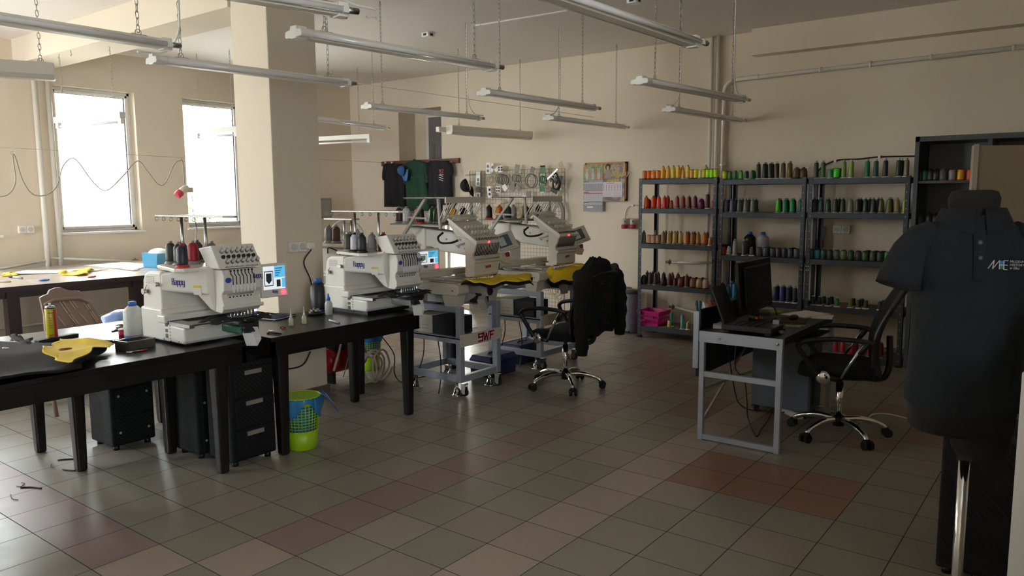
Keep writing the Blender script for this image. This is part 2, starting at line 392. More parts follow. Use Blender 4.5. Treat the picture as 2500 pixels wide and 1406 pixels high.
for k, (a, b) in enumerate(ADDED_RWINS):  # frame for the added, unseen right wall opening that gives fill light
    fr = MB(); z0, z1 = WINZ; x0, x1 = XR+0.13, XR+0.19; w = 0.06
    fr.box(x0, x1, a, a+w, z0, z1).box(x0, x1, b-w, b, z0, z1).box(x0, x1, a, b, z0, z0+w).box(x0, x1, a, b, z1-w, z1).box(x0, x1, (a+b)/2-0.04, (a+b)/2+0.04, z0, z1)
    f = struct('window_%d' % (k+9), fr, M['pvc']); MB().box(XR+0.156, XR+0.16, a+w, b-w, z0+w, z1-w).build('pane', M['glass'], f)
# low glazed door panel in the back wall, right of the recess
f = struct('window_8', MB().box(-4.49, -4.46, YB+0.08, YB+0.14, 0.06, 1.36).box(-4.08, -4.05, YB+0.08, YB+0.14, 0.06, 1.36).box(-4.49, -4.05, YB+0.08, YB+0.14, 1.33, 1.36).box(-4.49, -4.05, YB+0.08, YB+0.14, 0.06, 0.1), M['pvc'])
MB().box(-4.46, -4.08, YB+0.10, YB+0.104, 0.1, 1.33).build('pane', M['glass'], f)
# recess with a grey door leaf at its back
r = MB(); x0, x1, z0, z1 = REC
D = YB+0.35
r.box(x0-0.02, x1+0.02, D-0.001, D+0.03, z0, z1)
rec = struct('trim_5', r, M['wall'])
dr = MB().box(x0+0.29, x0+0.34, D-0.06, D-0.002, z0, z1-0.06, 0).box(x0+0.34, x1, D-0.06, D-0.002, z1-0.10, z1-0.06, 0)
d1 = struct('door_1', MB().box(x0+0.34, x1, D-0.05, D-0.005, z0, z1-0.10), mat('grey_door_leaf', '757377', 0.5, var=0.06, scale=3))
dr.build('door_frame', M['trim'], d1)
MB().box(x0+0.41, x0+0.46, D-0.056, D-0.05, 1.5, z1-0.5).build('door_panel', mat('grey_door_panel', '6a686d', 0.5), d1)
struct('trim_6', MB().box(x0-0.06, x1+0.05, YB-0.04, D, z0-0.035, z0), M['trim'], bevel=0.006)
# outside: pale yard, neighbouring house, hedge
ex = MB().box(-40, XL-T-0.02, -30, 30, -0.6, -0.5)
struct('ground_outside', ex, mat('pale_paving', 'c9c6bf', 0.9, var=0.1, scale=0.6))
hs = MB().box(-22, -16, -14, 22, -0.5, 5.2)
house = thing('neighbouring_house', 'pale rendered house across the yard seen through the windows', 'building', (-19, 4, -0.5))
hs.build('wall', mat('white_render', 'eae6dd', 0.9, var=0.04, scale=1.0), house)
for yy, zz, ww, hh in ((-1.2, 1.6, 1.6, 1.6), (1.4, 1.6, 0.7, 0.9), (6.2, 1.7, 1.2, 1.4), (10.5, 1.7, 1.2, 1.4)):
    wq = MB(); n = 4
    for q in range(n): wq.box(-15.99, -15.9, yy, yy+ww, zz+hh*q/n, zz+hh*(q+1)/n, q % 2)
    wq.build('window_blind', [mat('grey_slat', '74777e', 0.6), mat('red_slat', 'b2606c', 0.6)], house)
MB().box(-16.3, -15.4, -14, 22, 5.1, 5.35).build('eaves', mat('slate_eaves', '5c5f72', 0.7), house)
def hedge(y0, y1, n, lab):
    hb = MB()
    for k in range(n):
        y = random.uniform(y0, y1); x = -9.2+random.uniform(-0.25, 0.25); z = -0.5+1.75*random.random()**0.6+0.25*math.sin(y*2.1); a = random.uniform(0, 6.3); s_ = random.uniform(0.05, 0.1)
        dx, dy, dz = s_*math.cos(a), s_*math.sin(a), s_*random.uniform(0.3, 1)
        hb.add([(x, y, z), (x+dx, y+dy, z+dz*0.5), (x+dx*0.5, y+dy*1.2, z+dz), (x-dy*0.6, y+dx*0.6, z+dz*0.6)], [(0, 1, 2, 3)], 0)
    h = hb.build('hedge', mat('hedge_leaf', '5d8a44', 0.6, var=0.3, scale=20), org=(-9.2, (y0+y1)/2, -0.5)); tag(h, lab, 'hedge'); stuff(h)
hedge(0.2, 3.0, 900, 'low green hedge outside below the first window')
hedge(3.6, 6.2, 900, 'low green hedge outside below the second window')
# pipes on the back wall
t = thing('heating_pipe', 'pair of white riser pipes up the back wall behind the racks', 'pipe', (-0.42, YB-0.04, 0))
for x in (-0.425, -0.35): MB().cyl((x, YB-0.045, 0.02), (x, YB-0.045, ZC), 0.02, n=12).build('riser', M['pipe'], t)
t = thing('heating_pipe', 'white pipe bending from a riser along the wall below the ledge', 'pipe', (-0.27, YB-0.04, 0))
pth = [(-0.27, YB-0.05, 0.02), (-0.27, YB-0.05, 2.74)]+[(-0.27+0.12*(1-math.cos(a)), YB-0.05, 2.74+0.12*math.sin(a)) for a in (0.4, 0.8, 1.2, 1.57)]+[(4.8, YB-0.05, 2.93)]
MB().tube(pth, 0.022, 12).build('pipe_run', M['pipe'], t)
for x in (0.1, 0.75, 1.22, 1.75, 2.4): MB().tube([(x-0.012, YB-0.05, 2.862+0.0143*(x+0.15)), (x+0.012, YB-0.05, 2.862+0.0143*(x+0.15))], 0.028, 12).box(x-0.01, x+0.01, YB-0.05, YB, 2.85+0.0143*(x+.15), 2.87+0.0143*(x+.15)).build('pipe_clip', M['pipe'], t)
MB().cyl((-0.27, YB-0.05, 1.93), (-0.27, YB-0.05, 1.96), 0.03).build('pipe_joint', M['pipe'], t)
for (u0, v0, u1, v1, lab) in ((1640, 640, 1738, 641, 'capped radiator pipe stub with brass valve behind the left rack, upper one'), (1648, 750, 1735, 770, 'capped radiator pipe stub with brass valve behind the left rack, lower one')):
    a = AY(u0, v0, YB-0.07); b = AY(u1, v1, YB-0.07)
    t = thing('radiator_pipe', lab, 'pipe', a)
    MB().tube([a, (a*0.5+b*0.5)+V3(0, 0, -0.004), b], 0.013, 10).build('pipe_run', M['pipe'], t)
    MB().cyl(a-V3(0.075, 0, 0), a, 0.017, 0.013, 10).build('valve_body', mat('old_brass', '8a7f70', 0.35, 0.8), t)
    MB().cyl(a-V3(0.03, 0, 0.035), a-V3(0.03, 0, -0.035), 0.006, n=8).cyl(a-V3(0.036, 0, 0.0), a-V3(0.022, 0, 0), 0.024, n=10).build('valve_lever', mat('old_brass', '8a7f70', 0.35, 0.8), t)
# pipes and socket on the window wall
t = thing('heating_pipe', 'two white riser pipes beside the first window', 'pipe', (XL+0.05, 0.9, 0))
MB().tube([(XL+0.07, 0.77, 0), (XL+0.07, 0.77, 3.08)], 0.03, 12).build('riser', M['pipe'], t)
MB().tube([(XL+0.05, 0.915, 0), (XL+0.05, 0.915, 3.08)], 0.03, 12).build('riser', M['pipe'], t)
MB().tube([(XL+0.06, -4.5, 0.80), (XL+0.06, 0.3, 0.862), (XL+0.07, 0.77, 0.925)], 0.016, 10).build('branch', M['pipe'], t)
MB().tube([(XL+0.06, 0.8, 0.945), (XL+0.06, 1.76, 0.835), (XL+0.06, 2.2, 0.852), (XL+0.06, 4.4, 0.9)], 0.014, 10).build('branch', M['pipe'], t)
MB().cyl((XL+0.06, 1.74, 0.84), (XL+0.06, 1.80, 0.84), 0.022).cyl((XL+0.06, 1.77, 0.82), (XL+0.06, 1.77, 0.88), 0.008).build('valve', mat('old_brass', '8a7f70', 0.35, 0.8), t)
t = thing('heating_pipe', 'thin white return pipe low along the window wall', 'pipe', (XL+0.05, 0, 0.2))
MB().tube([(XL+0.05, -4.6, 0.16), (XL+0.05, 0.6, 0.2), (XL+0.05, 3.4, 0.24)], 0.014, 8).build('pipe_run', M['pipe'], t)
rd = MB()
for k in range(14): y = 2.0+k*0.075; rd.box(XL+0.05, XL+0.15, y, y+0.05, 0.12, 0.72).box(XL+0.08, XL+0.12, y+0.05, y+0.075, 0.62, 0.68).box(XL+0.08, XL+0.12, y+0.05, y+0.075, 0.16, 0.22)
rad = rd.build('radiator', mat('radiator_enamel', 'ddd6c6', 0.4), org=(XL+0.1, 2.5, 0.12), bevel=0.012); tag(rad, 'cream ribbed radiator under the second window', 'radiator')
def socket(name, lab, c, nrm, n=2, w=0.08, plug=False):
    nrm = unit(nrm); r = V3(-nrm[1], nrm[0], 0); c = np.asarray(c, float)
    t = thing(name, lab, 'socket', c)
    for k in range(n):
        q = c+r*(k-(n-1)/2)*w; b = MB().bar(q-r*w*0.49+nrm*0.018, q+r*w*0.49+nrm*0.018, 0.036, 0.082)
        b.build('socket_box', M['trim'], t, bevel=0.006)
        f_ = MB().cyl(q+nrm*0.036, q+nrm*0.041, 0.027, n=18); f_.build('socket_face', mat('socket_face', 'c9c7c0', 0.4), t)
    return t
socket('wall_socket', 'cream wall socket on the window wall left of the riser pipes', AX(62, 560, XL), (1, 0, 0), 2)
p = AX(722, 602, PX); t = socket('wall_socket', 'white double socket with white plug on the pillar', p, (1, 0, 0), 2)
plg = p+V3(0.05, 0.085, 0.005)
MB().box(plg[0]-0.01, plg[0]+0.04, plg[1]-0.035, plg[1]+0.035, plg[2]-0.025, plg[2]+0.03).build('plug', M['trim'], t, bevel=0.01)
cb = [plg+V3(0.02, 0.01, -0.03), AX(742, 640, PX+0.05), AX(757, 680, PX+0.05), AX(764, 720, PX+0.04), AX(770, 800, PX+0.02)]
MB().tube(bez(cb, 6), 0.005, 6).build('cord', M['black'], t)
p = AY(2056, 560, YB); socket('wall_socket', 'white double socket on the wall behind the right rack', p, (0, -1, 0), 2, 0.085)
p = AY(1995, 548, YB)
# ------------------------------------------------------------------ hanging strip lights
def chain_mesh(length, mb=None, o=(0, 0, 0)):
    mb = mb or MB(); p = 0.034; n = int(length/p); o = V3(*o)
    for k in range(n+1):
        z = min(k*p, length-0.01)+0.012; a = 0.008; h = 0.016; d = V3(1, 0, 0) if k % 2 else V3(0, 1, 0)
        pts = [o+d*a*math.cos(t)*1.0+V3(0, 0, z+h*math.sin(t)+ (h*0.35 if math.sin(t) > 0 else -h*0.35)) for t in [2*PI*i/8 for i in range(8)]]
        mb.tube(pts, 0.0022, 4, closed=True)
    return mb
def strip_lamp(pa, pb, lab, z=2.395, kind='twin', ztop=ZC, cable=None, flip=False):
    a = AZ(*pa, z); b = AZ(*pb, z); c = (a+b)/2; L = float(np.linalg.norm(b-a)); ang = math.atan2((b-a)[1], (b-a)[0])-PI/2
    t = thing('strip_light', lab, 'ceiling light', c, ang, 'hanging fluorescent strip lights')
    h = L/2
    if kind == 'twin':
        MB().prism([(-0.028, 0.0), (0.028, 0.0), (0.02, 0.05), (-0.02, 0.05)], 'y', -h+0.02, h-0.02).build('housing', M['lamp'], t, local=True, bevel=0.003)
        for s_ in (-1, 1):
            MB().cyl((s_*0.052, -h+0.05, 0.018), (s_*0.052, h-0.03, 0.018), 0.0135, n=12).build('tube', M['tube'], t, local=True)
            MB().cyl((s_*0.052, h-0.035, 0.018), (s_*0.052, h+0.03, 0.018), 0.0145, n=12).build('tube_cap', M['steel'], t, local=True)
        e = MB().prism([(-0.075, 0.012), (-0.068, 0.0), (-0.03, 0.0), (-0.022, -0.006), (0.022, -0.006), (0.03, 0.0), (0.068, 0.0), (0.075, 0.012), (0.068, 0.034), (0.03, 0.038), (0.024, 0.056), (-0.024, 0.056), (-0.03, 0.038), (-0.068, 0.034)], 'y', -h-0.015, -h+0.05)
        e.build('lamp_holder', M['pvc'], t, local=True, bevel=0.004)
        MB().box(-0.03, 0.03, h-0.05, h, -0.006, 0.056).build('end_cap', M['pvc'], t, local=True, bevel=0.004)
        for s_ in (-1, 1): MB().prism([(s_*0.03, 0.004), (s_*0.068, 0.004), (s_*0.068, 0.03), (s_*0.03, 0.036)], 'y', h-0.045, h-0.02).build('lamp_holder', M['pvc'], t, local=True)
        zt = 0.05
    elif kind == 'box':
        MB().prism([(-0.05, 0.0), (-0.03, -0.03), (0.05, -0.03), (0.07, 0.0), (0.07, 0.075), (-0.05, 0.075)], 'y', -h, h).build('housing', M['lamp'], t, local=True, bevel=0.008)
        MB().box(-0.115, -0.055, -h-0.1, -h+0.15, 0.0, 0.06).build('end_box', M['lamp'], t, local=True, bevel=0.006)
        zt = 0.075
    else:
        MB().box(-0.03, 0.03, -h, h, 0.0, 0.06).build('housing', M['trim'], t, local=True, bevel=0.003)
        for e in (-h+0.01, h-0.05): MB().box(-0.022, 0.022, e, e+0.045, -0.055, 0.06).build('lamp_holder', M['pvc'], t, local=True, bevel=0.006)
        MB().cyl((0, -h+0.05, -0.035), (0, h-0.05, -0.035), 0.014, n=12).build('tube', M['tube'], t, local=True)
        zt = 0.06
    H = ztop-z-zt-0.004
    for s_ in (-1, 1):
        y = s_*h*0.76
        mb = chain_mesh(H-0.05, o=(0, y, zt+0.02)); mb.torus((0, y, zt+0.014), 0.016, 0.0025, (1, 0, 0) if not flip else (0, 1, 0), 10, 5)
        mb.tube([(0, y, zt+H), (0, y, zt+H-0.02), (0.012, y, zt+H-0.035), (0, y, zt+H-0.05)], 0.003, 5)
        mb.box(-0.014, 0.014, y-0.04, y+0.04, zt-0.002, zt+0.003)
        mb.build('chain', M['chain'], t, local=True)
    if cable is not None:
        y = cable*h*0.76; s_ = 1 if cable > 0 else -1
        MB().tube(bez([(0, y-s_*0.0+s_*0.25, zt+0.004), (0, y+s_*0.1, zt+0.02), (0.01, y+s_*0.02, zt+0.12), (0.012, y, zt+0.3), (0.012, y, zt+H)], 6), 0.006, 6).build('supply_cable', M['pvc'], t, local=True)
    return t
strip_lamp((-160, 168), (135, 186), 'boxy strip light cut off at the left edge, in front of the first window', kind='box')
strip_lamp((-420, -5), (415, 122), 'long twin tube strip light reaching in from the upper left edge')
strip_lamp((375, 155), (850, 212), 'twin tube strip light crossing in front of the concrete pillar', cable=-1)
strip_lamp((330, -40), (845, 42), 'twin tube strip light at the top edge above the pillar', cable=1)
strip_lamp((722, 92), (1205, 173), 'long twin tube strip light right of the pillar, above the white machines')
strip_lamp((1290, -18), (1697, 116), 'nearest twin tube strip light, running to the top edge above the calendar')
strip_lamp((1183, 232), (1449, 270), 'twin tube strip light hanging above the right end of the wire grid')
strip_lamp((897, 265), (1168, 294), 'twin tube strip light in front of the wall recess with the shirts', cable=1)
strip_lamp((1095, 322), (1292, 336), 'box shaped strip light hanging closest to the wire grid wall', kind='box', z=2.37)
strip_lamp((1340, 293), (1523, 315), 'twin tube strip light hanging directly above the two calendars', cable=-1)
strip_lamp((1563, 205), (1812, 250), 'twin tube strip light over the left rack, upper of the two there', cable=1)
strip_lamp((1634, 272), (1806, 299), 'twin tube strip light over the left rack, lower of the two there', cable=-1)
strip_lamp((690, 285), (938, 317), 'twin tube strip light sticking out behind the right side of the pillar')
strip_lamp((690, 349), (905, 338), 'brightly daylit single tube batten turned towards the window wall', kind='batten')
strip_lamp((138, 301), (300, 288), 'single tube batten hanging in front of the first window', kind='batten', ztop=3.085)
strip_lamp((478, 327), (582, 321), 'single tube batten hanging in front of the second window', kind='batten')
# cables and wires strung across the room
def wire(name, lab, pts, r, m, n=8, cat='wire'):
    o = MB().tube(bez(pts, n) if len(pts) > 2 else pts, r, 6).build(name, m, org=pts[0]); tag(o, lab, cat); return o
wire('tension_wire', 'thin wire strung from the window wall past the pillar to the grid wall', [AX(420, 138, XL), AY(1450, 286, YB)], 0.0025, M['chain'])
wire('tension_wire', 'thin wire across the first window that carries the looped grey cable', [AX(-60, 356, XL+1.6), AX(448, 385, XL+1.6)], 0.002, M['chain'])
wire('tension_wire', 'lower thin wire running from behind the pillar to the shirt rail', [AX(700, 385, XL+0.05), AY(940, 397, YB-0.03)], 0.002, M['chain'])
XC = XL+1.6
loop = [AX(u, v, XC) for u, v in ((-40, 470), (0, 480), (25, 470), (38, 440), (31, 382), (38, 385), (55, 440), (80, 474), (112, 476), (138, 455), (152, 410), (165, 392), (175, 387), (190, 394), (228, 445), (260, 465), (300, 430), (335, 393), (360, 418), (385, 449), (403, 447), (425, 402), (440, 392), (446, 396), (450, 448))]
t = thing('hanging_extension', 'looped grey cable on a wire with a red socket hanging by the second window', 'cable', AX(450, 450, XC))
MB().tube(bez(loop, 6), 0.0055, 6).build('cord', mat('grey_cord', 'a39a92', 0.6), t)
for u, v in ((31, 372), (172, 378), (446, 388)): MB().torus(AX(u, v+2, XC), 0.018, 0.002, (1, 0, 0), 12, 5).build('hanging_ring', M['chain'], t)
p = AX(450, 462, XC); q = AX(436, 474, XC)
MB().lathe([(0.02, -0.05), (0.035, -0.03), (0.04, 0.03), (0.036, 0.06)], p, 14, axis=unit(q-p)*1.0).build('socket_body', mat('pale_socket', 'cfc4b0', 0.4), t)
MB().lathe([(0.038, 0.05), (0.044, 0.06), (0.042, 0.11), (0.03, 0.115)], p, 14, axis=unit(q-p)).build('socket_collar', mat('socket_red', 'c63c50', 0.4), t)
MB().box(p[0]-0.03, p[0]+0.03, p[1]+0.0, p[1]+0.09, p[2]-0.035, p[2]+0.02).build('adapter', mat('pale_socket', 'cfc4b0', 0.4), t, bevel=0.008)
MB().tube(bez([AX(461, 470, XC), AX(470, 485, XC), AX(472, 520, XC), AX(480, 560, XC), AX(474, 605, XC+0.3), AX(470, 640, XC+0.8)], 6), 0.004, 6).build('plug_cord', M['black'], t)
# ceiling fittings
for (u, v), lab in (((1045, 85), 'small white junction box on the ceiling between hanging strip lights'), ((1548, 2), 'white junction box on the ceiling at the top edge of the picture')):
    c = AZ(u, v, ZC-0.02); t = thing('junction_box', lab, 'junction box', c)
    MB().box(c[0]-0.05, c[0]+0.05, c[1]-0.05, c[1]+0.05, ZC-0.045, ZC).build('box', M['pvc'], t, bevel=0.006)
    MB().box(c[0]+0.05, c[0]+0.053, c[1]-0.02, c[1]+0.02, ZC-0.035, ZC-0.012).box(c[0]-0.02, c[0]+0.02, c[1]-0.053, c[1]-0.05, ZC-0.035, ZC-0.012).build('cable_entry', M['dark'], t)
a, b = AZ(1160, 63, ZC-0.006), AZ(1385, 26, ZC-0.006)
o = MB().bar(a, b, 0.02, 0.012).build('cable_duct', M['pvc'], org=a); tag(o, 'thin white cable duct across the ceiling between strip lights', 'cable duct')
for (u, v), lab in (((173, 128), 'bare ceiling hook under the beam above the first window'), ((424, 110), 'bare ceiling hook right of the long strip light end'), ((811, 175), 'bare ceiling hook right of the pillar near the back corner'), ((895, 44), 'ceiling bracket hook above the white machines'), ((1150, 60), 'ceiling bracket hook beside the white cable duct')):
    zz = 3.085 if u == 173 else ZC
    c = AZ(u, v, zz-0.02); pts = [c+V3(0, 0, 0.02), c+V3(0, 0, 0.0), c+V3(0.014, 0, -0.018), c+V3(0.0, 0, -0.034), c+V3(-0.014, 0, -0.02)]
    if u > 890: pts = [c+V3(0, 0, 0.02), c, c+V3(0.09, 0.04, -0.0), c+V3(0.09, 0.04, -0.02)]
    o = MB().tube(pts, 0.004, 6).build('ceiling_hook', M['chain'], org=c); tag(o, lab, 'hook')
# ------------------------------------------------------------------ black work tables
def black_table(lab, x0, x1, y0, y1, zt=0.77, inset=0.055, lw=0.085):
    t = thing('work_table', lab, 'table', ((x0+x1)/2, (y0+y1)/2, 0), 0, 'black wooden work tables')
    MB().box(x0, x1, y0, y1, zt-0.028, zt).build('table_top', M['blackwood'], t, bevel=0.004)
    ap = 0.012
    for (a, b, c, d) in ((x0+ap, x0+ap+0.025, y0+ap, y1-ap), (x1-ap-0.025, x1-ap, y0+ap, y1-ap), (x0+ap, x1-ap, y0+ap, y0+ap+0.025), (x0+ap, x1-ap, y1-ap-0.025, y1-ap)):
        MB().box(a, b, c, d, zt-0.125, zt-0.028).build('apron', M['blackwood'], t)
    for sx in (0, 1):
        for sy in (0, 1):
            xa = x0+ap+0.004 if sx == 0 else x1-ap-0.004-lw; ya = y0+inset if sy == 0 else y1-inset-lw; k = 0.013
            MB().hexa([(xa+k, ya+k, 0), (xa+lw-k, ya+k, 0), (xa+lw-k, ya+lw-k, 0), (xa+k, ya+lw-k, 0)], [(xa, ya, zt-0.03), (xa+lw, ya, zt-0.03), (xa+lw, ya+lw, zt-0.03), (xa, ya+lw, zt-0.03)]).build('leg', M['blackwood'], t, bevel=0.014, seg=3)
    return t
TZ = 0.77
black_table('black wooden table at left front with yellow cloth and white machine on it', -1.57, -0.865, -2.25, -0.345, inset=0.13)
black_table('black wooden table behind the left front table, bare towards the window', -2.275, -1.585, -1.25, 0.05, inset=0.2)
black_table('black wooden table at the pillar carrying the second white machine', -1.56, -0.845, -0.2, 1.105)
black_table('black wooden table behind the pillar, mostly hidden by the second white machine', -2.36, -1.60, 1.12, 2.44, inset=0.04)
# large cutting table by the windows
CT = 0.86
t = thing('cutting_table', 'long cutting table under the windows with fabric and scissors on it', 'table', (-5.3, 0.2, 0))
ctop = MB().box(-6.3, -4.4, -2.2, 2.75, CT-0.035, CT); ctop.build('table_top', mat('cutting_table_laminate', 'cbbcb0', 0.22, var=0.05, coat=0.2), t)
MB().box(-4.4, -4.385, -2.2, 2.75, CT-0.045, CT).build('table_edge', mat('dark_edge_strip', '3c2c2c', 0.4), t)
for (u, lab_) in ((30, 0), (335, 1)):
    y = AX(u, 760, -4.5)[1]; MB().box(-4.55, -4.45, y-0.05, y+0.05, 0, CT-0.035).build('leg', mat('brown_leg', '37262a', 0.5), t); MB().box(-6.2, -6.1, y-0.05, y+0.05, 0, CT-0.035).build('leg', mat('brown_leg', '37262a', 0.5), t)
MB().box(-4.52, -4.47, -2.1, 2.6, CT-0.11, CT-0.045).build('apron', mat('dark_edge_strip', '3c2c2c', 0.4), t)
def cloth_patch(name, lab, cat, pts, z, m, h=0.02, n=12, t_=0.004, seed=1, second=None, group=None):
    """cloth lying on a table: outline corner points (4) with wrinkles"""
    A = [np.asarray(p, float) for p in pts]; rnd = random.Random(seed); ph = [rnd.uniform(0, 6) for _ in range(6)]
    def fn(u, v):
        p = (A[0]*(1-u)+A[1]*u)*(1-v)+(A[3]*(1-u)+A[2]*u)*v
        w = 0.5+0.25*math.sin(5*u+ph[0]+3*v)+0.25*math.sin(9*v+ph[1]-4*u); e = 0.012*math.sin(14*u+ph[2])+0.012*math.sin(17*v+ph[3])
        return V3(p[0]+e, p[1]+e*0.7, z+t_/2+0.001+h*w*w), V3(0, 0, 1)
    c = sum(A)/4
    o = MB().slab(fn, n, n, t_).build(name, m, org=(c[0], c[1], z)); return tag(o, lab, cat, group) if lab else o
def Q(*uv, z=CT): return [AZ(u, v, z) for u, v in uv]
cloth_patch('fabric_piece', 'white cloth spread on the cutting table behind the yellow pieces', 'cloth', Q((20, 672), (210, 665), (260, 660), (60, 660)), CT, mat('white_cloth', 'f2efe8', 0.8), 0.012, seed=3)
cloth_patch('fabric_piece', 'large white sheet at the window end of the cutting table', 'cloth', Q((210, 648), (330, 662), (372, 646), (300, 641)), CT, mat('white_cloth', 'f2efe8', 0.8), 0.006, seed=5)
cloth_patch('fabric_piece', 'bright yellow fabric piece folded in a peak on the cutting table', 'cloth', Q((143, 672), (205, 674), (228, 660), (178, 664)), CT, M['yellow'], 0.05, seed=8)
cloth_patch('fabric_piece', 'small yellow fabric scrap near the left edge of the cutting table', 'cloth', Q((0, 676), (38, 674), (42, 668), (6, 668)), CT, M['yellow'], 0.02, seed=9)
def scissors(lab, a, b, z, c1, c2='steel'):
    a = np.asarray(a, float); b = np.asarray(b, float); d = unit(b-a); s_ = V3(-d[1], d[0], 0); L = np.linalg.norm(b-a)
    t = thing('scissors', lab, 'scissors', (a+b)/2)
    MB().bar(a+d*L*0.42-s_*0.004, b, 0.014, 0.004).bar(a+d*L*0.42+s_*0.004, b, 0.014, 0.004).build('blades', M[c2], t)
    for q in (-1, 1): MB().torus(a+d*L*0.18+s_*0.022*q, L*0.16, 0.007, (0, 0, 1), 14, 6, sx=0.6).build('finger_loop', c1, t)
    return t
scissors('blue handled shears lying on the cutting table', AZ(118, 683, CT+0.008), AZ(66, 684, CT+0.008), CT, M['blue'])
scissors('red handled scissors lying near the front edge of the cutting table', AZ(232, 675, CT+0.008), AZ(190, 676, CT+0.008), CT, M['red'])
def pen(name, lab, a, b, m1, m2, r=0.006, cat='pen'):
    a = np.asarray(a, float); b = np.asarray(b, float); t = thing(name, lab, cat, (a+b)/2); c = a+(b-a)*0.35
    MB().tube([a, a+(c-a)*0.1, c], [r*0.3, r, r], 10).build('grip', m1, t); MB().tube([c, b], r, 10).build('barrel', m2, t); return t
pen('cutter_knife', 'dark utility knife on the cutting table near the left edge', AZ(22, 675, CT+0.01), AZ(54, 679, CT+0.01), M['dark'], M['machg'], 0.011, 'knife')
pen('ruler', 'pale measuring stick on the cutting table at the left edge', AZ(-30, 689, CT+0.008), AZ(27, 687, CT+0.008), mat('wood_stick', 'c9b9a6', 0.6), mat('wood_stick', 'c9b9a6', 0.6), 0.008, 'ruler')
c = AZ(390, 652, CT); bk = thing('plastic_basket', 'turquoise plastic basket on the far end of the cutting table', 'basket', c)
MB().prism([(c[0]-0.14, CT), (c[0]+0.14, CT), (c[0]+0.17, CT+0.16), (c[0]-0.17, CT+0.16)], 'y', c[1]-0.11, c[1]+0.13).build('basket_body', mat('turquoise_plastic', '4aa3cf', 0.35, alpha=0.8), bk)
MB().ball((c[0], c[1], CT+0.15), (0.14, 0.1, 0.06)).build('white_bag', mat('white_bag', 'f2f2f4', 0.5), bk)
# ------------------------------------------------------------------ thread racks and spools
RX = [(-1.031, -0.112), (-0.088, 0.800), (0.822, 1.722)]
RZ = [[0.135, 0.608, 1.075, 1.467, 1.792], [0.05, 0.523, 0.982, 1.432, 1.772], [0.062, 0.521, 0.982, 1.436, 1.768]]
RY0, RY1 = 4.82, 5.24
def rack(k, lab):
    x0, x1 = RX[k]; t = thing('metal_rack', lab, 'rack', ((x0+x1)/2, RY0, 0), 0, 'grey metal thread racks')
    H = RZ[k][-1]+0.012; w = 0.04
    for sx in (0, 1):
        for y, sy in ((RY0, 1), (RY1, -1)):
            x = x0 if sx == 0 else x1; dx = 1 if sx == 0 else -1; pb = MB()
            pb.box(x, x+dx*0.003, y, y+sy*w, 0, H).box(x, x+dx*w, y, y+sy*0.003, 0, H)
            for q in range(int(H/0.075)):
                z = 0.05+q*0.075; pb.box(x-dx*0.0008, x+dx*0.0005, y+sy*0.022-0.004, y+sy*0.022+0.004, z, z+0.012, 1); pb.box(x+dx*0.026-0.004, x+dx*0.026+0.004, y-sy*0.0008, y+sy*0.0005, z, z+0.012, 1)
            pb.build('post', [M['greymetal'], mat('slot_edge', '8d9298', 0.4)], t)
            MB().box(x-dx*0.004, x+dx*(w+0.003), y-sy*0.004, y+sy*(w+0.003), 0, 0.02).build('foot_cap', M['rubber'], t)
    for z in RZ[k]:
        sb = MB().box(x0+0.004, x1-0.004, RY0+0.003, RY0+0.02, z-0.052, z, 0).box(x0+0.004, x1-0.004, RY1-0.02, RY1-0.003, z-0.052, z, 0).box(x0+0.004, x0+0.02, RY0+0.02, RY1-0.02, z-0.052, z, 0).box(x1-0.02, x1-0.004, RY0+0.02, RY1-0.02, z-0.052, z, 0)
        s_ = sb.build('shelf', M['greymetal'], t, bevel=0.002)
        MB().box(x0+0.006, x1-0.006, RY0+0.006, RY1-0.006, z-0.012, z+0.0).build('shelf_board', M['board'], s_)
    for sx in (x0+0.012, x0+0.030, x1-0.012, x1-0.030):
        for z in (H*0.5-0.02, H*0.5+0.02): MB().cyl((sx, RY0-0.004, z), (sx, RY0, z), 0.006, n=8).build('bolt', M['chrome'], t)
    return t
rack(0, 'grey metal rack of orange, red, beige and brown thread cones, leftmost of three')
rack(1, 'grey metal rack of green and grey thread cones behind the monitor, middle of three')
rack(2, 'grey metal rack of dark green thread cones behind the desk chair, rightmost of three')
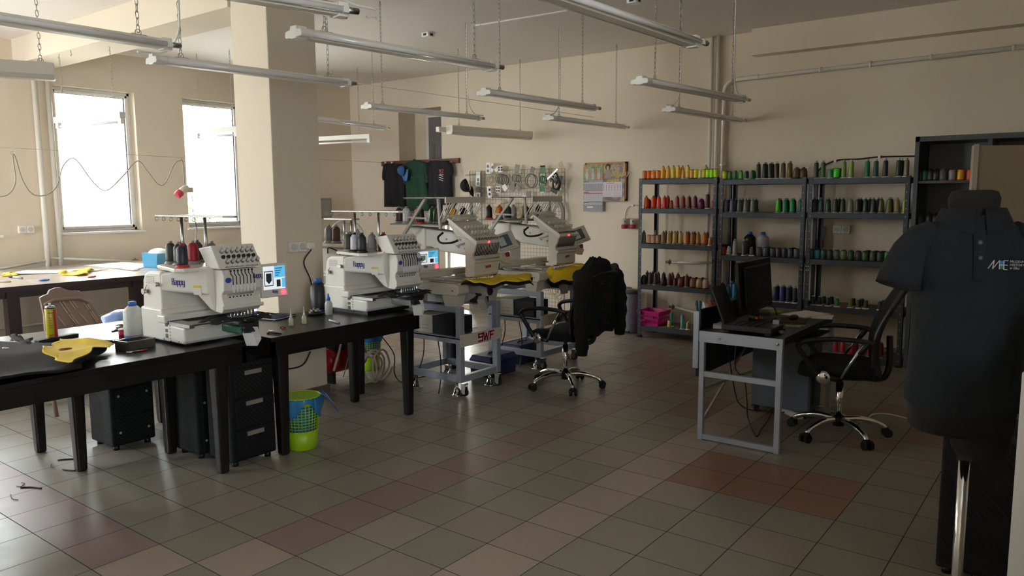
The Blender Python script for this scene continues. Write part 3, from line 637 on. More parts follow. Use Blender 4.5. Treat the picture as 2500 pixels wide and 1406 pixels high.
# spool kinds: thread body, base, tip as (radius, height) outlines
KIND = {
 'cone':  ([(0.026, 0.012), (0.0265, 0.02), (0.0215, 0.112), (0.017, 0.126), (0.012, 0.131)], [(0.034, 0), (0.034, 0.004), (0.026, 0.012)], [(0.009, 0.13), (0.009, 0.145), (0.0075, 0.147)]),
 'king':  ([(0.0265, 0.008), (0.028, 0.012), (0.028, 0.083), (0.022, 0.093)], [(0.029, 0), (0.029, 0.008)], [(0.021, 0.093), (0.021, 0.097)]),
 'small': ([(0.022, 0.012), (0.0225, 0.015), (0.019, 0.075), (0.014, 0.085)], [(0.031, 0), (0.031, 0.004), (0.022, 0.012)], [(0.012, 0.085), (0.012, 0.094)]),
 'dome':  ([(0.034, 0.006), (0.036, 0.015), (0.034, 0.07), (0.024, 0.098), (0.012, 0.104)], [(0.036, 0), (0.036, 0.006)], [(0.01, 0.103), (0.01, 0.11)]),
 'tall':  ([(0.023, 0.012), (0.023, 0.02), (0.0215, 0.145), (0.016, 0.155)], [(0.032, 0), (0.032, 0.004), (0.023, 0.012)], [(0.010, 0.155), (0.010, 0.172), (0.014, 0.173)]),
 'giant': ([(0.064, 0.01), (0.066, 0.02), (0.06, 0.18), (0.03, 0.21)], [(0.066, 0), (0.066, 0.01)], [(0.026, 0.21), (0.026, 0.235), (0.02, 0.24)]),
 'big':   ([(0.036, 0.02), (0.037, 0.03), (0.034, 0.12), (0.018, 0.142)], [(0.046, 0), (0.046, 0.006), (0.036, 0.02)], [(0.012, 0.142), (0.012, 0.158)]),
}
KIND['wide'] = ([(r*1.55, z) for r, z in KIND['tall'][0]], [(r*1.4, z) for r, z in KIND['tall'][1]], KIND['tall'][2])
_proto = {}
BASEC = {'cone': 'base_grey', 'king': 'base_black', 'small': 'base_white', 'dome': 'base_black', 'tall': 'base_white', 'giant': 'base_blue', 'big': 'base_grey', 'wide': 'base_white'}
for n_, c_ in (('base_grey', '8d8a86'), ('base_black', '191919'), ('base_white', 'c4c0ba'), ('base_blue', '2b62b4'), ('base_green', '1f7a4c'), ('base_red', 'b53428')): mat(n_, c_, 0.45)
def spool(kind, hexc, loc, label, group, base=None, name='thread_cone', cat='thread cone', s=1.0):
    if kind not in _proto:
        _proto[kind] = []
        for part, prof in zip(('thread', 'base', 'tip'), KIND[kind]):
            mb = MB().lathe(prof, (0, 0, 0), 16); me_o = mb.build('proto', mat('base_grey', '8d8a86'), local=True)
            _proto[kind].append(me_o.data); bpy.data.objects.remove(me_o)
    ms = [thread_mat(hexc), _mats[base or BASEC[kind]], _mats[base or BASEC[kind]]]
    root = None
    for part, me, m in zip((name, 'spool_base', 'spool_tip'), _proto[kind], ms):
        o = bpy.data.objects.new(part, me); COL.objects.link(o)
        o.material_slots[0].link = 'OBJECT'; o.material_slots[0].material = m
        if root is None: root = o; o.location = [float(x) for x in loc]; o.scale = (s, s, s); o.rotation_euler = (0, 0, random.uniform(0, 6))
        else: o.parent = root
    return tag(root, label, cat, group)
ORD = ['first', 'second', 'third', 'fourth', 'fifth', 'sixth', 'seventh', 'eighth', 'ninth', 'tenth', 'eleventh', 'twelfth', 'thirteenth', 'fourteenth', 'fifteenth', 'sixteenth', 'seventeenth', 'eighteenth', 'nineteenth']
NAMED = [('black', '101010'), ('charcoal', '34343a'), ('grey', '707074'), ('pale grey', 'aaaaac'), ('white', 'e0e0e0'), ('red', 'c02028'), ('orange red', 'ee5028'), ('orange', 'f0902c'), ('dark red', '7c2028'), ('plum', '601048'), ('maroon', '4c2024'), ('brown', '6a4028'), ('tan', 'b08c68'), ('beige', 'cdb094'), ('cream', 'd8cc96'), ('yellow', 'ecc020'), ('lemon', 'd8dc30'), ('neon yellow', 'b4f020'), ('lime', '80c830'), ('green', '3a7a34'), ('bright green', '3ac030'), ('emerald', '0c8050'), ('dark green', '1c3c2c'), ('olive', '5c5820'), ('sage', '64786a'), ('teal', '185858'), ('turquoise', '2890b0'), ('blue', '1878d0'), ('navy', '20244c'), ('violet', '5c5884'), ('dark olive', '38361e'), ('pink', 'd02878'), ('peach', 'd0a084')]
def cname(h):
    a = np.array(lin(h))**0.5; return min(NAMED, key=lambda q: float(np.sum((a-np.array(lin(q[1]))**0.5)**2)))[0]
LEV = ['bottom shelf', 'fourth shelf', 'third shelf', 'second shelf', 'top shelf']; RK = ['left', 'middle', 'right']; KW = {'cone': 'cone', 'king': 'squat spool', 'small': 'small spool', 'dome': 'domed cone', 'tall': 'slim tall cone', 'giant': 'oversize cone', 'big': 'big cone', 'wide': 'broad cone'}
def shelf_row(k, lev, items, ox, sc):
    """items: (crop x, colour, kind[, 'b' back row][, base]); crop x -> photo column -> place on the shelf"""
    z = RZ[k][lev]+0.0005; out = []
    for it in items:
        u = ox+it[0]/sc; kind = it[2]; back = 'b' in it[3:]; r = KIND[kind][1][0][0]; y = RY0+0.052+max(0, r-0.034)+(0.095 if back else random.uniform(0, 0.006))
        v = 1e9; x = AY(u, 0, y)[0]
        for _ in range(3):            # the column of a point on this shelf at this depth
            d = _ray(u, 500); x = CAM[0]+d[0]*(y-CAM[1])/d[1]
        out.append([x, y, kind, it[1], back, next((q for q in it[3:] if q.startswith('base')), None), r])
    out.sort(key=lambda q: q[0])
    for row in (False, True):         # keep neighbours apart
        R = [q for q in out if q[4] == row]
        for _ in range(30):
            for a, b in zip(R[:-1], R[1:]):
                d = a[6]+b[6]+0.0015-(b[0]-a[0])
                if d > 0: a[0] -= d/2; b[0] += d/2
            if R:
                lo = RX[k][0]+0.008+R[0][6]; hi = RX[k][1]-0.008-R[-1][6]
                R[0][0] = max(R[0][0], lo); R[-1][0] = min(R[-1][0], hi)
        for n, q in enumerate(R):
            c = cname(q[3]); where = 'back row' if row else 'front row'
            lab = '%s thread %s, %s from left, %s, %s rack %s' % (c, KW[q[2]], ORD[n], where, RK[k], LEV[lev])
            nm = {'cone': 'thread_cone', 'king': 'thread_spool', 'small': 'thread_spool', 'dome': 'thread_cone', 'tall': 'thread_cone', 'giant': 'thread_cone', 'big': 'thread_cone', 'wide': 'thread_cone'}[q[2]]
            spool(q[2], q[3], (q[0], q[1], z), lab, 'thread on the %s rack %s' % (RK[k], LEV[lev]), q[5], nm)
C_, K_, S_, D_, T_ = 'cone', 'king', 'small', 'dome', 'tall'
shelf_row(0, 4, [(270,'e0904a',K_),(390,'f06424',K_),(530,'e8a050',K_),(660,'e08840',K_),(770,'cf6434',K_,'b'),(870,'eab020',C_),(960,'eaa82c',C_),(1045,'dcc02c',C_),(1120,'eec020',C_),(1195,'eaa82c',C_,'b'),(1260,'e0a048',S_),(1365,'e0cc58',C_),(1450,'e0b830',K_,'b'),(1550,'e0a448',K_),(1685,'d8d01c',K_),(1765,'d4d48c',S_),(1790,'c4a42c',C_,'b'),(1870,'d4bc3c',K_),(1960,'a8ec1c',K_),(2080,'a8ec1c',K_),(2190,'b4e01c',K_)], 1550, 10.41)
shelf_row(0, 3, [(290,'e65a24',C_),(345,'9a3c20',D_,'b'),(410,'b05030',C_,'b'),(470,'e64c24',C_),(610,'ec4830',C_),(750,'d02828',C_),(840,'d03030',C_,'b'),(930,'a4402c',S_,'base_green'),(1100,'8a2030',C_),(1235,'88282a',C_),(1390,'6c2028',C_),(1540,'6c1038',C_),(1690,'5c1848',D_),(1845,'542028',T_),(1935,'a02434',S_,'base_green')], 1550, 10.41)
shelf_row(0, 2, [(175,'8a7e64',C_),(265,'d0a68c',K_),(365,'ce9e7c',K_),(430,'9a7a68',C_,'b'),(470,'b08468',K_),(525,'7a5c48',K_,'b'),(590,'92786a',C_),(640,'6a5a48',C_,'b'),(705,'c4ac6c',C_),(755,'8a7a40',C_,'b'),(815,'d4b464',C_),(865,'9a8a50',C_,'b'),(925,'d4bc8c',C_),(1050,'d88e30',C_),(1100,'8a5a30',C_,'b'),(1160,'b87c30',C_),(1220,'7a4a34',C_,'b'),(1290,'bc8420',C_),(1410,'cf741e',C_),(1475,'a05030',C_,'b'),(1520,'c28248',S_)], 1550, 8.27)
shelf_row(0, 1, [(205,'1c2c24',D_,'base_green'),(240,'2a2420',C_,'b'),(310,'463030',C_,'b'),(330,'4c3030',C_),(410,'4c3c34',C_,'b'),(440,'3c2426',C_),(500,'2a2022',C_,'b'),(610,'2e1c20',D_),(780,'5c2424',C_),(815,'6a4438',C_,'b'),(835,'502020',S_,'base_green'),(905,'6c3c2c',C_,'b'),(950,'803630',D_),(1020,'602824',D_,'b'),(1080,'6a2a28',C_),(1180,'682c2c',D_,'b'),(1215,'846654',D_),(1245,'4a2c28',D_,'b'),(1320,'b4946c',D_),(1365,'6a5448',D_,'b'),(1440,'bc9c98',D_)], 1550, 8.27)
shelf_row(0, 0, [(1035,'d8a878',S_,'base_green'),(1090,'4c9c90',T_,'b'),(1395,'5aa0a0',T_),(1500,'a8a878',S_)], 1540, 10.41)
shelf_row(1, 4, [(320,'b8bc18',K_),(380,'5a7a20',K_,'b'),(460,'3a7830',S_,'base_green'),(545,'2a5a2c',S_,'base_green'),(645,'56a43a',S_,'base_green'),(765,'1a382c',S_),(925,'1a583c',S_,'base_green'),(985,'17462e',S_,'b','base_green'),(1080,'26382e',T_),(1225,'1e2a22',T_),(1275,'1e2a22',T_,'b'),(1390,'24282a',T_),(1430,'1e2426',T_,'b'),(1545,'383224',T_),(1680,'483e24',T_),(1800,'685220',T_),(1870,'584620',T_,'b'),(1960,'58481e',D_),(2055,'1a2e1e',D_,'b'),(2200,'46341e',D_)], 1740, 10.04)
shelf_row(1, 3, [(310,'707480',C_),(385,'3c3c58',C_,'b'),(475,'5c5c80',C_),(560,'2c2c3a',C_,'b'),(655,'5c5c5c',C_),(740,'4a4440',C_,'b'),(820,'7a7268',C_),(890,'4a463e',C_,'b'),(970,'7c8078',C_),(1060,'424646',C_,'b'),(1630,'50bc20',C_),(1690,'28502c',C_,'b'),(1775,'208060',C_),(1850,'1a4636',C_,'b'),(1930,'109c5c',C_),(2010,'163626',C_,'b'),(2075,'163226',C_,'b'),(2150,'1a5a44',C_)], 1740, 10.04)
shelf_row(1, 2, [(165,'a43a20',K_),(245,'b0b2ac',S_),(360,'a4a8a4',T_),(510,'4c4c54',T_),(550,'3a3a3e',T_,'b'),(630,'5c544c',S_),(750,'4c4c5c',K_),(850,'566068',K_),(895,'3a403a',K_,'b'),(965,'4e4e58',K_),(1050,'464656',K_),(1150,'3c3a3e',K_),(1240,'3a465c',K_),(1290,'20222c',K_,'b'),(1340,'5e5e5c',K_)], 1740, 6.39)
for u, c, lab in ((575, '0f0f10', 'oversize black thread cone with blue cap at back of the middle rack'), (780, 'b8b6c4', 'oversize white thread cone with blue cap at back of the middle rack')):
    x = AY(1740+u/6.39, 590, RY1-0.09)[0]; spool('giant', c, (x, RY1-0.085, RZ[1][2]), lab, 'thread on the middle rack third shelf')
shelf_row(1, 1, [(125,'4e4a70',T_),(205,'20586a',C_),(285,'2488a8',T_,'base_green'),(330,'2a60a0',T_,'b'),(385,'1878d0',T_),(450,'1c50a0',T_),(990,'202050',T_),(1030,'202454',T_),(1060,'16183a',T_,'b'),(1110,'2c3a8c',T_),(1160,'1c1c3c',T_,'b'),(1210,'2c2a4c',T_),(1260,'1c1c2c',T_,'b'),(1310,'1e2638',T_)], 1740, 6.39)
shelf_row(1, 0, [(740,'d02070',C_),(850,'cf4c8a',C_),(930,'d84080',C_),(1040,'d86a9a',C_),(1110,'e0a8c0',C_),(1240,'c02060',C_),(1330,'b01c50',C_)], 1660, 5.95)
shelf_row(2, 4, [(270,'383c34',T_),(445,'2a5a2a',T_),(540,'5a9878',S_),(660,'46d02e',K_),(690,'2a8c28',K_,'b'),(760,'2a8a28',K_,'b'),(860,'74864a',T_),(995,'84a048',T_),(1350,'0e744c',T_),(1530,'104a4c',T_),(1735,'2a262e',T_),(2030,'303a28',T_),(2080,'262a20',T_,'b'),(2165,'7a6e56',T_)], 1960, 8.79)
shelf_row(2, 3, [(235,'1a3c2c',C_),(300,'183030',C_,'b'),(395,'1c4e4e',C_),(545,'1a423e',C_),(690,'26382e',C_),(780,'1e2c28',C_,'b'),(890,'2a3226',C_),(1010,'74746c',C_),(1190,'2e2824',C_),(1240,'221e1c',C_,'b'),(1390,'1a2e26',C_),(1440,'1a2820',C_,'b'),(1530,'323226',C_),(1620,'3a3640',C_,'b'),(1690,'4e4e1e',C_),(1800,'666422',C_),(1890,'3e361e',C_,'b'),(2020,'88784e',C_),(2155,'a0a830',C_)], 1960, 8.79)
shelf_row(2, 2, [(125,'1a5a46',K_),(200,'1a6878',K_),(265,'1a3a3e',K_,'b'),(345,'1e3a3a',K_),(450,'1c3c38',K_),(565,'4e5c5c',K_),(675,'62703a',K_),(790,'1c4a3a',K_),(905,'2a3a26',K_),(1010,'2a5226',K_),(1060,'1e3a24',K_,'b'),(1130,'485636',K_),(1190,'263026',K_,'b'),(1245,'2a423a',K_),(1300,'1c3020',K_,'b'),(1370,'34983c',K_),(1470,'468c44',K_)], 1960, 6.39)
shelf_row(2, 1, [(220,'162c2c',S_),(320,'162826',S_),(390,'1a2a2c',S_,'b'),(460,'142e2e',S_),(515,'142826',S_,'b'),(600,'0c7638',S_),(815,'748a20',S_),(860,'2a3018',S_,'b'),(945,'3a3e20',S_),(1000,'2a2a18',S_,'b'),(1060,'44421e',S_),(1285,'1e2018',S_),(1340,'1a1e18',S_,'b'),(1405,'1a2218',S_)], 1960, 6.39)
shelf_row(2, 0, [(450,'6c1018',C_,'b'),(555,'b01828',C_),(735,'ac1828',C_),(950,'a41826',D_),(1060,'701018',C_,'b'),(1420,'a81828',C_),(1480,'6c1018',C_,'b'),(1640,'a81828',C_),(1690,'601018',C_,'b')], 2000, 10.0)
# pink basket on the bottom shelf
z0 = RZ[0][0]; c = AY(1598, 785, RY0+0.2); bx, by = c[0]-0.005, RY0+0.185
t = thing('plastic_basket', 'bright pink slotted plastic basket on the bottom shelf of the left rack', 'basket', (bx, by, z0))
PK = mat('pink_plastic', 'd6208c', 0.35)
b0, b1, d0, d1_, hh = 0.115, 0.14, 0.125, 0.15, 0.16
def bpt(sx, sy, q): return V3(bx+sx*(b0+(b1-b0)*q), by+sy*(d0+(d1_-d0)*q), z0+0.003+hh*q)
wb = MB().box(bx-b0, bx+b0, by-d0, by+d0, z0, z0+0.006)
for (s0, s1) in (((-1, -1), (1, -1)), ((1, -1), (1, 1)), ((1, 1), (-1, 1)), ((-1, 1), (-1, -1))):
    for q0, q1 in ((0, 0.16), (0.42, 0.5), (0.72, 1.0)):
        A_, B_, C2, D2 = bpt(*s0, q0), bpt(*s1, q0), bpt(*s1, q1), bpt(*s0, q1); nn = unit(np.cross(B_-A_, D2-A_))*0.003
        wb.hexa([A_, B_, B_+nn, A_+nn], [D2, C2, C2+nn, D2+nn])
    for q0, q1 in ((0.16, 0.42), (0.5, 0.72)):
        for i in range(15):
            f0, f1 = (i+0.25)/15, (i+0.62)/15
            A_, B_ = bpt(*s0, q0), bpt(*s1, q0); D2, C2 = bpt(*s0, q1), bpt(*s1, q1)
            p0, p1, p2, p3 = A_+(B_-A_)*f0, A_+(B_-A_)*f1, D2+(C2-D2)*(f1-0.04), D2+(C2-D2)*(f0-0.04); nn = unit(np.cross(B_-A_, D2-A_))*0.003
            wb.hexa([p0, p1, p1+nn, p0+nn], [p3, p2, p2+nn, p3+nn])
wb.build('basket_wall', PK, t)
rim = [bpt(-1, -1, 1), bpt(1, -1, 1), bpt(1, 1, 1), bpt(-1, 1, 1)]; rm = MB()
for a, b in zip(rim, rim[1:]+rim[:1]): rm.bar(a, b, 0.016, 0.01)
rm.build('basket_rim', PK, t)
# ------------------------------------------------------------------ seven needle embroidery machines on the tables
SCR = [mat('screen_white', 'dfe6ee', 0.25, emit=0.35), mat('screen_blue', '58b4e0', 0.25, emit=0.4), mat('screen_dark', '2c3c44', 0.3, emit=0.05), mat('screen_green', '5f8c60', 0.3, emit=0.15)]
HAPPY = [([(0, 0), (0, 1)], [(0, .5), (.3, .5)], [(.3, 0), (.3, 1)]), ([(.48, .62), (.78, .62), (.78, 0), (.48, 0), (.48, .33), (.78, .33)],), ([(.94, -.32), (.94, .62), (1.24, .62), (1.24, 0), (.94, 0)],), ([(1.4, -.32), (1.4, .62), (1.7, .62), (1.7, 0), (1.4, 0)],), ([(1.86, .62), (1.86, 0), (2.16, 0)], [(2.16, .62), (2.16, -.32), (1.9, -.32)])]
HAPPY = [l for g in HAPPY for l in g]
def rim_box(mb, x0, x1, y0, y1, z0, z1, m=0): return mb.box(x0, x1, y0, y1, z0, z1, m)
def happy(ox, oy, lab, shield, pad=0.0):
    t = thing('embroidery_machine', lab, 'embroidery machine', (ox, oy, TZ), 0, 'white seven needle embroidery machines')
    K = dict(parent=t, local=True); W_ = M['mach']
    if pad: MB().box(-0.44, -0.04, 0.04, 0.46, 0, pad).build('foot_pad', M['black'], **K)
    else:
        for x in (-0.42, -0.05):
            for y in (0.05, 0.45): MB().cyl((x, y, 0), (x, y, 0.012), 0.02).build('foot', M['rubber'], **K)
    b = max(pad, 0.012)
    body = MB().prism([(-0.48, b), (-0.015, b), (0.0, b+0.02), (0.0, 0.11), (-0.23, 0.12), (-0.245, 0.2), (-0.485, 0.2)], 'y', 0, 0.5)
    body.build('base_casing', W_, bevel=0.012, seg=3, **K)
    MB().prism([(-0.485, 0.1), (-0.25, 0.1), (-0.25, 0.25), (-0.25, 0.295), (-0.25, 0.42), (-0.4, 0.415), (-0.44, 0.395), (-0.46, 0.36)], 'y', 0.012, 0.488).build('column', W_, bevel=0.014, seg=3, **K)
    MB().hexa([(-0.26, 0.012, 0.305), (0.03, 0.15, 0.285), (0.03, 0.44, 0.285), (-0.26, 0.488, 0.305)], [(-0.26, 0.012, 0.41), (0.03, 0.15, 0.46), (0.03, 0.44, 0.46), (-0.26, 0.488, 0.41)]).build('upper_arm', W_, bevel=0.016, seg=3, **K)
    MB().hexa([(-0.01, 0.175, 0.2), (0.03, 0.18, 0.185), (0.03, 0.43, 0.185), (-0.01, 0.42, 0.2)], [(-0.085, 0.12, 0.31), (0.03, 0.15, 0.31), (0.03, 0.44, 0.31), (-0.085, 0.44, 0.31)]).build('arm_nose', W_, bevel=0.008, **K)
    # left face details: vents, winder, knob, lettering, labels
    v = MB()
    for c in (-0.415, -0.365):
        for k in range(5): v.box(c, c+0.04, 0.0095, 0.013, 0.345+k*0.0095, 0.349+k*0.0095)
    v.build('vent', M['machg'], **K)
    wd = MB().cyl((-0.41, 0.012, 0.295), (-0.41, -0.012, 0.295), 0.012, n=14).cyl((-0.41, -0.012, 0.295), (-0.41, -0.018, 0.295), 0.018, n=16).tube([(-0.42, 0.0, 0.3), (-0.385, -0.005, 0.335)], 0.003, 6).cyl((-0.445, 0.006, 0.295), (-0.41, 0.0, 0.295), 0.005)
    wd.build('bobbin_winder', M['steel'], **K)
    MB().cyl((-0.275, 0.013, 0.345), (-0.275, -0.012, 0.345), 0.013, n=16).cyl((-0.30, 0.013, 0.345), (-0.30, -0.006, 0.345), 0.011, n=14).build('dial', M['steel'], **K)
    sl = 0.138/0.29; r = unit((1, sl*1.0, 0)); a0 = V3(-0.185, 0.012+0.075*sl-0.0012, 0.345)
    MB().strokes(HAPPY, a0, r, (0, 0, 1), 0.037, 0.0048, 0.0014).build('lettering', M['logo_blue'], **K)
    p = V3(-0.06, 0.012+0.2*sl-0.001, 0.315); q = MB(); q.bar(p, p+r*0.05, 0.055, 0.0012, 0, up=np.cross(r, (0, 0, 1))); q.bar(p+V3(0, -0.001, 0.021), p+r*0.05+V3(0, -0.001, 0.021), 0.013, 0.0012, 1, up=np.cross(r, (0, 0, 1)))
    q.build('warning_label', [M['paper'], mat('label_yellow', 'd8c020', 0.5)], **K)
    g = MB()
    for k in range(4): g.box(-0.205+0.0*k, -0.178, -0.0014, 0.001, 0.035+k*0.034, 0.035+k*0.034+(0.024, 0.018, 0.026, 0.022)[k], 0)
    for k in range(7): g.box(-0.16, -0.148, -0.0014, 0.001, 0.03+k*0.019, 0.04+k*0.019, 1)
    g.build('info_label', [mat('label_ink', '55555a', 0.6), mat('label_grey', 'a9a8a6', 0.6)], **K)
    for x, z in ((-0.225, 0.025), (-0.06, 0.025), (-0.15, 0.02)): MB().cyl((x, 0.001, z), (x, -0.002, z), 0.004, n=8).build('screw', M['dark'], **K)
    # pantograph carriage, hoop arm, free arm
    MB().box(-0.26, -0.175, -0.02, 0.51, 0.122, 0.168).build('carriage', W_, bevel=0.008, **K)
    MB().box(-0.175, -0.16, 0.0, 0.49, 0.122, 0.135).build('carriage_slot', M['dark'], **K)
    MB().box(-0.17, 0.06, 0.03, 0.075, 0.127, 0.133).box(-0.17, 0.06, 0.44, 0.475, 0.127, 0.133).box(0.03, 0.06, 0.03, 0.475, 0.125, 0.131).box(-0.16, 0.06, 0.0, 0.03, 0.113, 0.133).build('hoop_arm', M['steel'], **K)
    hc = V3(0.115, 0.285, 0.14)
    hp = MB().torus(hc, 0.135, 0.007, (0, 0, 1), 30, 8, sx=0.82); hp.build('hoop', M['steel'], **K)
    def fab(u, w):
        a = 2*PI*u; q = 0.02+0.98*w; rr = (0.185+0.02*math.sin(5*a)+0.015*math.sin(9*a+1))*q
        z = 0.006+0.01*math.sin(7*a)*q - (0.0 if q < 0.75 else (q-0.75)*0.05)+0.012*(q > 0.7)
        return hc+V3(rr*0.8*math.cos(a), rr*1.15*math.sin(a), z), V3(0, 0, 1)
    MB().slab(fab, 30, 6, 0.004).build('hooped_cloth', M['blackfab'], **K)
    MB().cyl(hc+V3(-0.03, 0.02, 0.012), hc+V3(-0.03, 0.02, 0.016), 0.07, n=20).build('backing_patch', mat('felt_grey', '6c7078', 0.9), **K)
    MB().box(-0.002, 0.2, 0.235, 0.345, 0.06, 0.105).build('free_arm', mat('free_arm_grey', 'a8abb0', 0.4) if pad else mat('free_arm_green', '3f7468', 0.45), bevel=0.008, **K)
    MB().box(0.17, 0.225, 0.24, 0.34, 0.07, 0.128).cyl((0.2, 0.25, 0.1), (0.24, 0.25, 0.1), 0.018).cyl((0.2, 0.32, 0.13), (0.235, 0.32, 0.13), 0.014).build('hook_assembly', M['dark'], bevel=0.004, **K)
    tb = MB(); c = V3(0.225, 0.29, 0.045); R = Matrix.Translation(Vector(c))@Matrix.Rotation(0.55, 4, 'Z')@Matrix.Rotation(0.5, 4, 'X'); tb.M = R
    for (x0, x1, y0, y1, z0, z1) in ((-.034, -.031, -.034, .034, -.045, .045), (-.034, .034, -.034, -.031, -.045, .045), (-.034, .034, .031, .034, -.045, .045), (-.034, .034, -.034, .034, -.045, -.042)): tb.box(x0, x1, y0, y1, z0, z1)
    tb.build('thread_waste_box', M['white'], **K)
    # head
    h0, h1 = 0.185, 0.435
    MB().prism([(0.02, 0.185), (0.09, 0.18), (0.118, 0.205), (0.118, 0.235), (0.103, 0.262), (0.103, 0.29), (0.125, 0.315), (0.13, 0.40), (0.112, 0.435), (0.02, 0.435)], 'y', h0, h1).build('needle_case', W_, bevel=0.005, **K)
    MB().prism([(0.118, 0.2), (0.128, 0.205), (0.128, 0.222), (0.118, 0.226)], 'y', h0-0.012, h1+0.012).build('front_rail', W_, bevel=0.003, **K)
    bb = [(0.0, h0-0.02, 0.44), (0.128, h0-0.02, 0.44), (0.128, h1+0.012, 0.44), (0.0, h1+0.012, 0.44)]; bt = [(-0.09, h0-0.02, 0.555), (0.045, h0-0.02, 0.575), (0.045, h1+0.012, 0.575), (-0.09, h1+0.012, 0.555)]
    MB().hexa(bb, bt).build('tension_board', W_, bevel=0.007, **K)
    n = unit((0.135, 0, 0.083)); upv = unit((-0.083, 0, 0.135))
    for k in range(7):
        y = h0+0.03+k*(h1-h0-0.05)/6
        for q, (hh, r1) in enumerate(((0.112, 0.011), (0.078, 0.0125), (0.043, 0.0115))):
            o = V3(0.128, y+(0.012 if q == 2 else 0), 0.44)+upv*hh
            if q == 1: MB().cyl(o, o+n*0.012, r1, r1*0.7, 12).build('tension_disc', mat('dial_dark', '3b3a3a', 0.3, 0.4), **K)
            else: MB().cyl(o, o+n*0.006, r1*1.05, n=10, m=1).cyl(o+n*0.006, o+n*0.026, r1*0.8, r1*0.6, 10).torus(o+n*0.02+upv*0.008, r1*0.8, 0.0018, V3(0, 1, 0), 10, 4, 1).build('tension_knob', [W_, M['steel']], **K)
    g = MB()
    for k in range(7):
        y = h0+0.03+k*(h1-h0-0.05)/6; o = V3(0.128, y, 0.44)+upv*0.012; g.cyl(o, o+n*0.006, 0.005, n=6)
    g.bar(V3(0.128, h0+0.02, 0.44)+upv*0.012, V3(0.128, h1-0.015, 0.44)+upv*0.012, 0.004, 0.006).build('thread_guide', M['machg'], **K)
    for k in range(7):
        y = h0+0.055+k*0.0235
        MB().tube([(0.131, y-0.008, 0.425), (0.1315, y-0.008, 0.41), (0.131, y+0.004, 0.392), (0.1285, y+0.006, 0.325)], 0.0028, 6).build('thread_slot', M['dark'], **K)
        MB().box(0.122, 0.136, y+0.001, y+0.011, 0.3, 0.345).build('take_up_lever', M['white'], bevel=0.002, **K)
        MB().cyl((0.127, y-0.008, 0.428), (0.134, y-0.008, 0.428), 0.005, n=8).build('guide_eye', M['dark'], **K)
        MB().cyl((0.103, y-0.004, 0.272), (0.1045, y-0.004, 0.272), 0.005, n=8).build('needle_clamp_hole', M['dark'], **K)
        MB().cyl((0.1, y, 0.19), (0.1, y, 0.135), 0.0028, n=6).cyl((0.1, y, 0.165), (0.1, y, 0.15), 0.006, n=8).build('needle_bar', M['chrome'], **K)
        MB().box(0.108, 0.113, y-0.006, y+0.006, 0.14, 0.185).build('presser_foot', M['steel'], **K)
    MB().cyl((0.106, h0+0.035, 0.287), (0.106, h1-0.045, 0.287), 0.006, n=10).build('rubbing_bar', M['machg'], **K)
    MB().ball((0.1285, h0+0.03, 0.375), (0.002, 0.021, 0.017)).build('emblem', mat('emblem_blue', '3a4fb0', 0.4), **K)
    MB().strokes(HAPPY, (0.1305, h1-0.055, 0.375), (0, 1, 0), (0, 0, 1), 0.028, 0.0035, 0.001).build('lettering', M['logo_blue'], **K)
    MB().box(0.06, 0.075, h1-0.02, h1-0.005, 0.165, 0.18).build('needle_lamp', M['needle_light'], **K)
    # control panel
    A, B, Cc, Dd = (AX(u+0, v, ox+0.02)-V3(ox, oy, TZ) for u, v in (PANEL[lab]))
    y0, y1, z0, z1 = A[1], B[1], (Dd[2]+Cc[2])/2, (A[2]+B[2])/2
    MB().box(-0.012, 0.02, y0, y1, z0, z1).build('control_panel', W_, bevel=0.006, **K)
    MB().box(-0.03, -0.005, h1-0.03, y0+0.03, z0+0.03, z0+0.07).build('panel_arm', W_, bevel=0.004, **K)
    sy0, sy1, sz0, sz1 = y0+0.012, y1-0.022, z0+0.05, z1-0.016; s_ = MB().box(0.0195, 0.0212, sy0, sy1, sz0, sz1, 0); w = sy1-sy0; hh = sz1-sz0
    s_.box(0.021, 0.0218, sy0+w*0.5, sy1, sz0+hh*0.5, sz1, 1).box(0.021, 0.0218, sy0+w*0.04, sy0+w*0.45, sz0+hh*0.15, sz0+hh*0.8, 2).box(0.0216, 0.0222, sy0+w*0.07, sy0+w*0.42, sz0+hh*0.19, sz0+hh*0.76, 0)
    s_.prism([(sy0+w*0.12, sz0+hh*0.7), (sy0+w*0.12, sz0+hh*0.38), (sy0+w*0.245, sz0+hh*0.24), (sy0+w*0.37, sz0+hh*0.38), (sy0+w*0.37, sz0+hh*0.7)], 'x', 0.022, 0.0226, shield)
    for k in range(4): s_.box(0.0216, 0.0222, sy0+w*0.55, sy0+w*(0.7+0.06*k), sz0+hh*(0.58+0.1*k), sz0+hh*(0.61+0.1*k), 2)
    s_.box(0.021, 0.0218, sy0+w*0.6, sy0+w*0.78, sz0+hh*0.1, sz0+hh*0.4, 2).box(0.021, 0.0218, sy0+w*0.85, sy1, sz0+hh*0.05, sz0+hh*0.45, 1)
    s_.build('screen', SCR, **K)
    MB().strokes(HAPPY, (0.0208, y0+0.075, z0+0.028), (0, 1, 0), (0, 0, 1), 0.018, 0.0025, 0.001).build('lettering', M['logo_blue'], **K)
    MB().cyl((0.02, y1-0.035, z0+0.025), (0.026, y1-0.035, z0+0.025), 0.012, n=14).build('start_button', M['led'], **K)
    # thread stand
    pz = 0.425
    MB().prism([(-0.45, 0.13), (-0.41, 0.08), (-0.07, 0.0), (-0.01, 0.03), (-0.03, 0.2), (-0.06, 0.42), (-0.42, 0.44)], 'z', pz, pz+0.022).build('spool_tray', W_, bevel=0.006, **K)
    for x in (-0.36, -0.10): MB().cyl((x, 0.225, pz+0.02), (x, 0.225, 0.735), 0.009, n=12).build('stand_pole', M['steel'], **K)
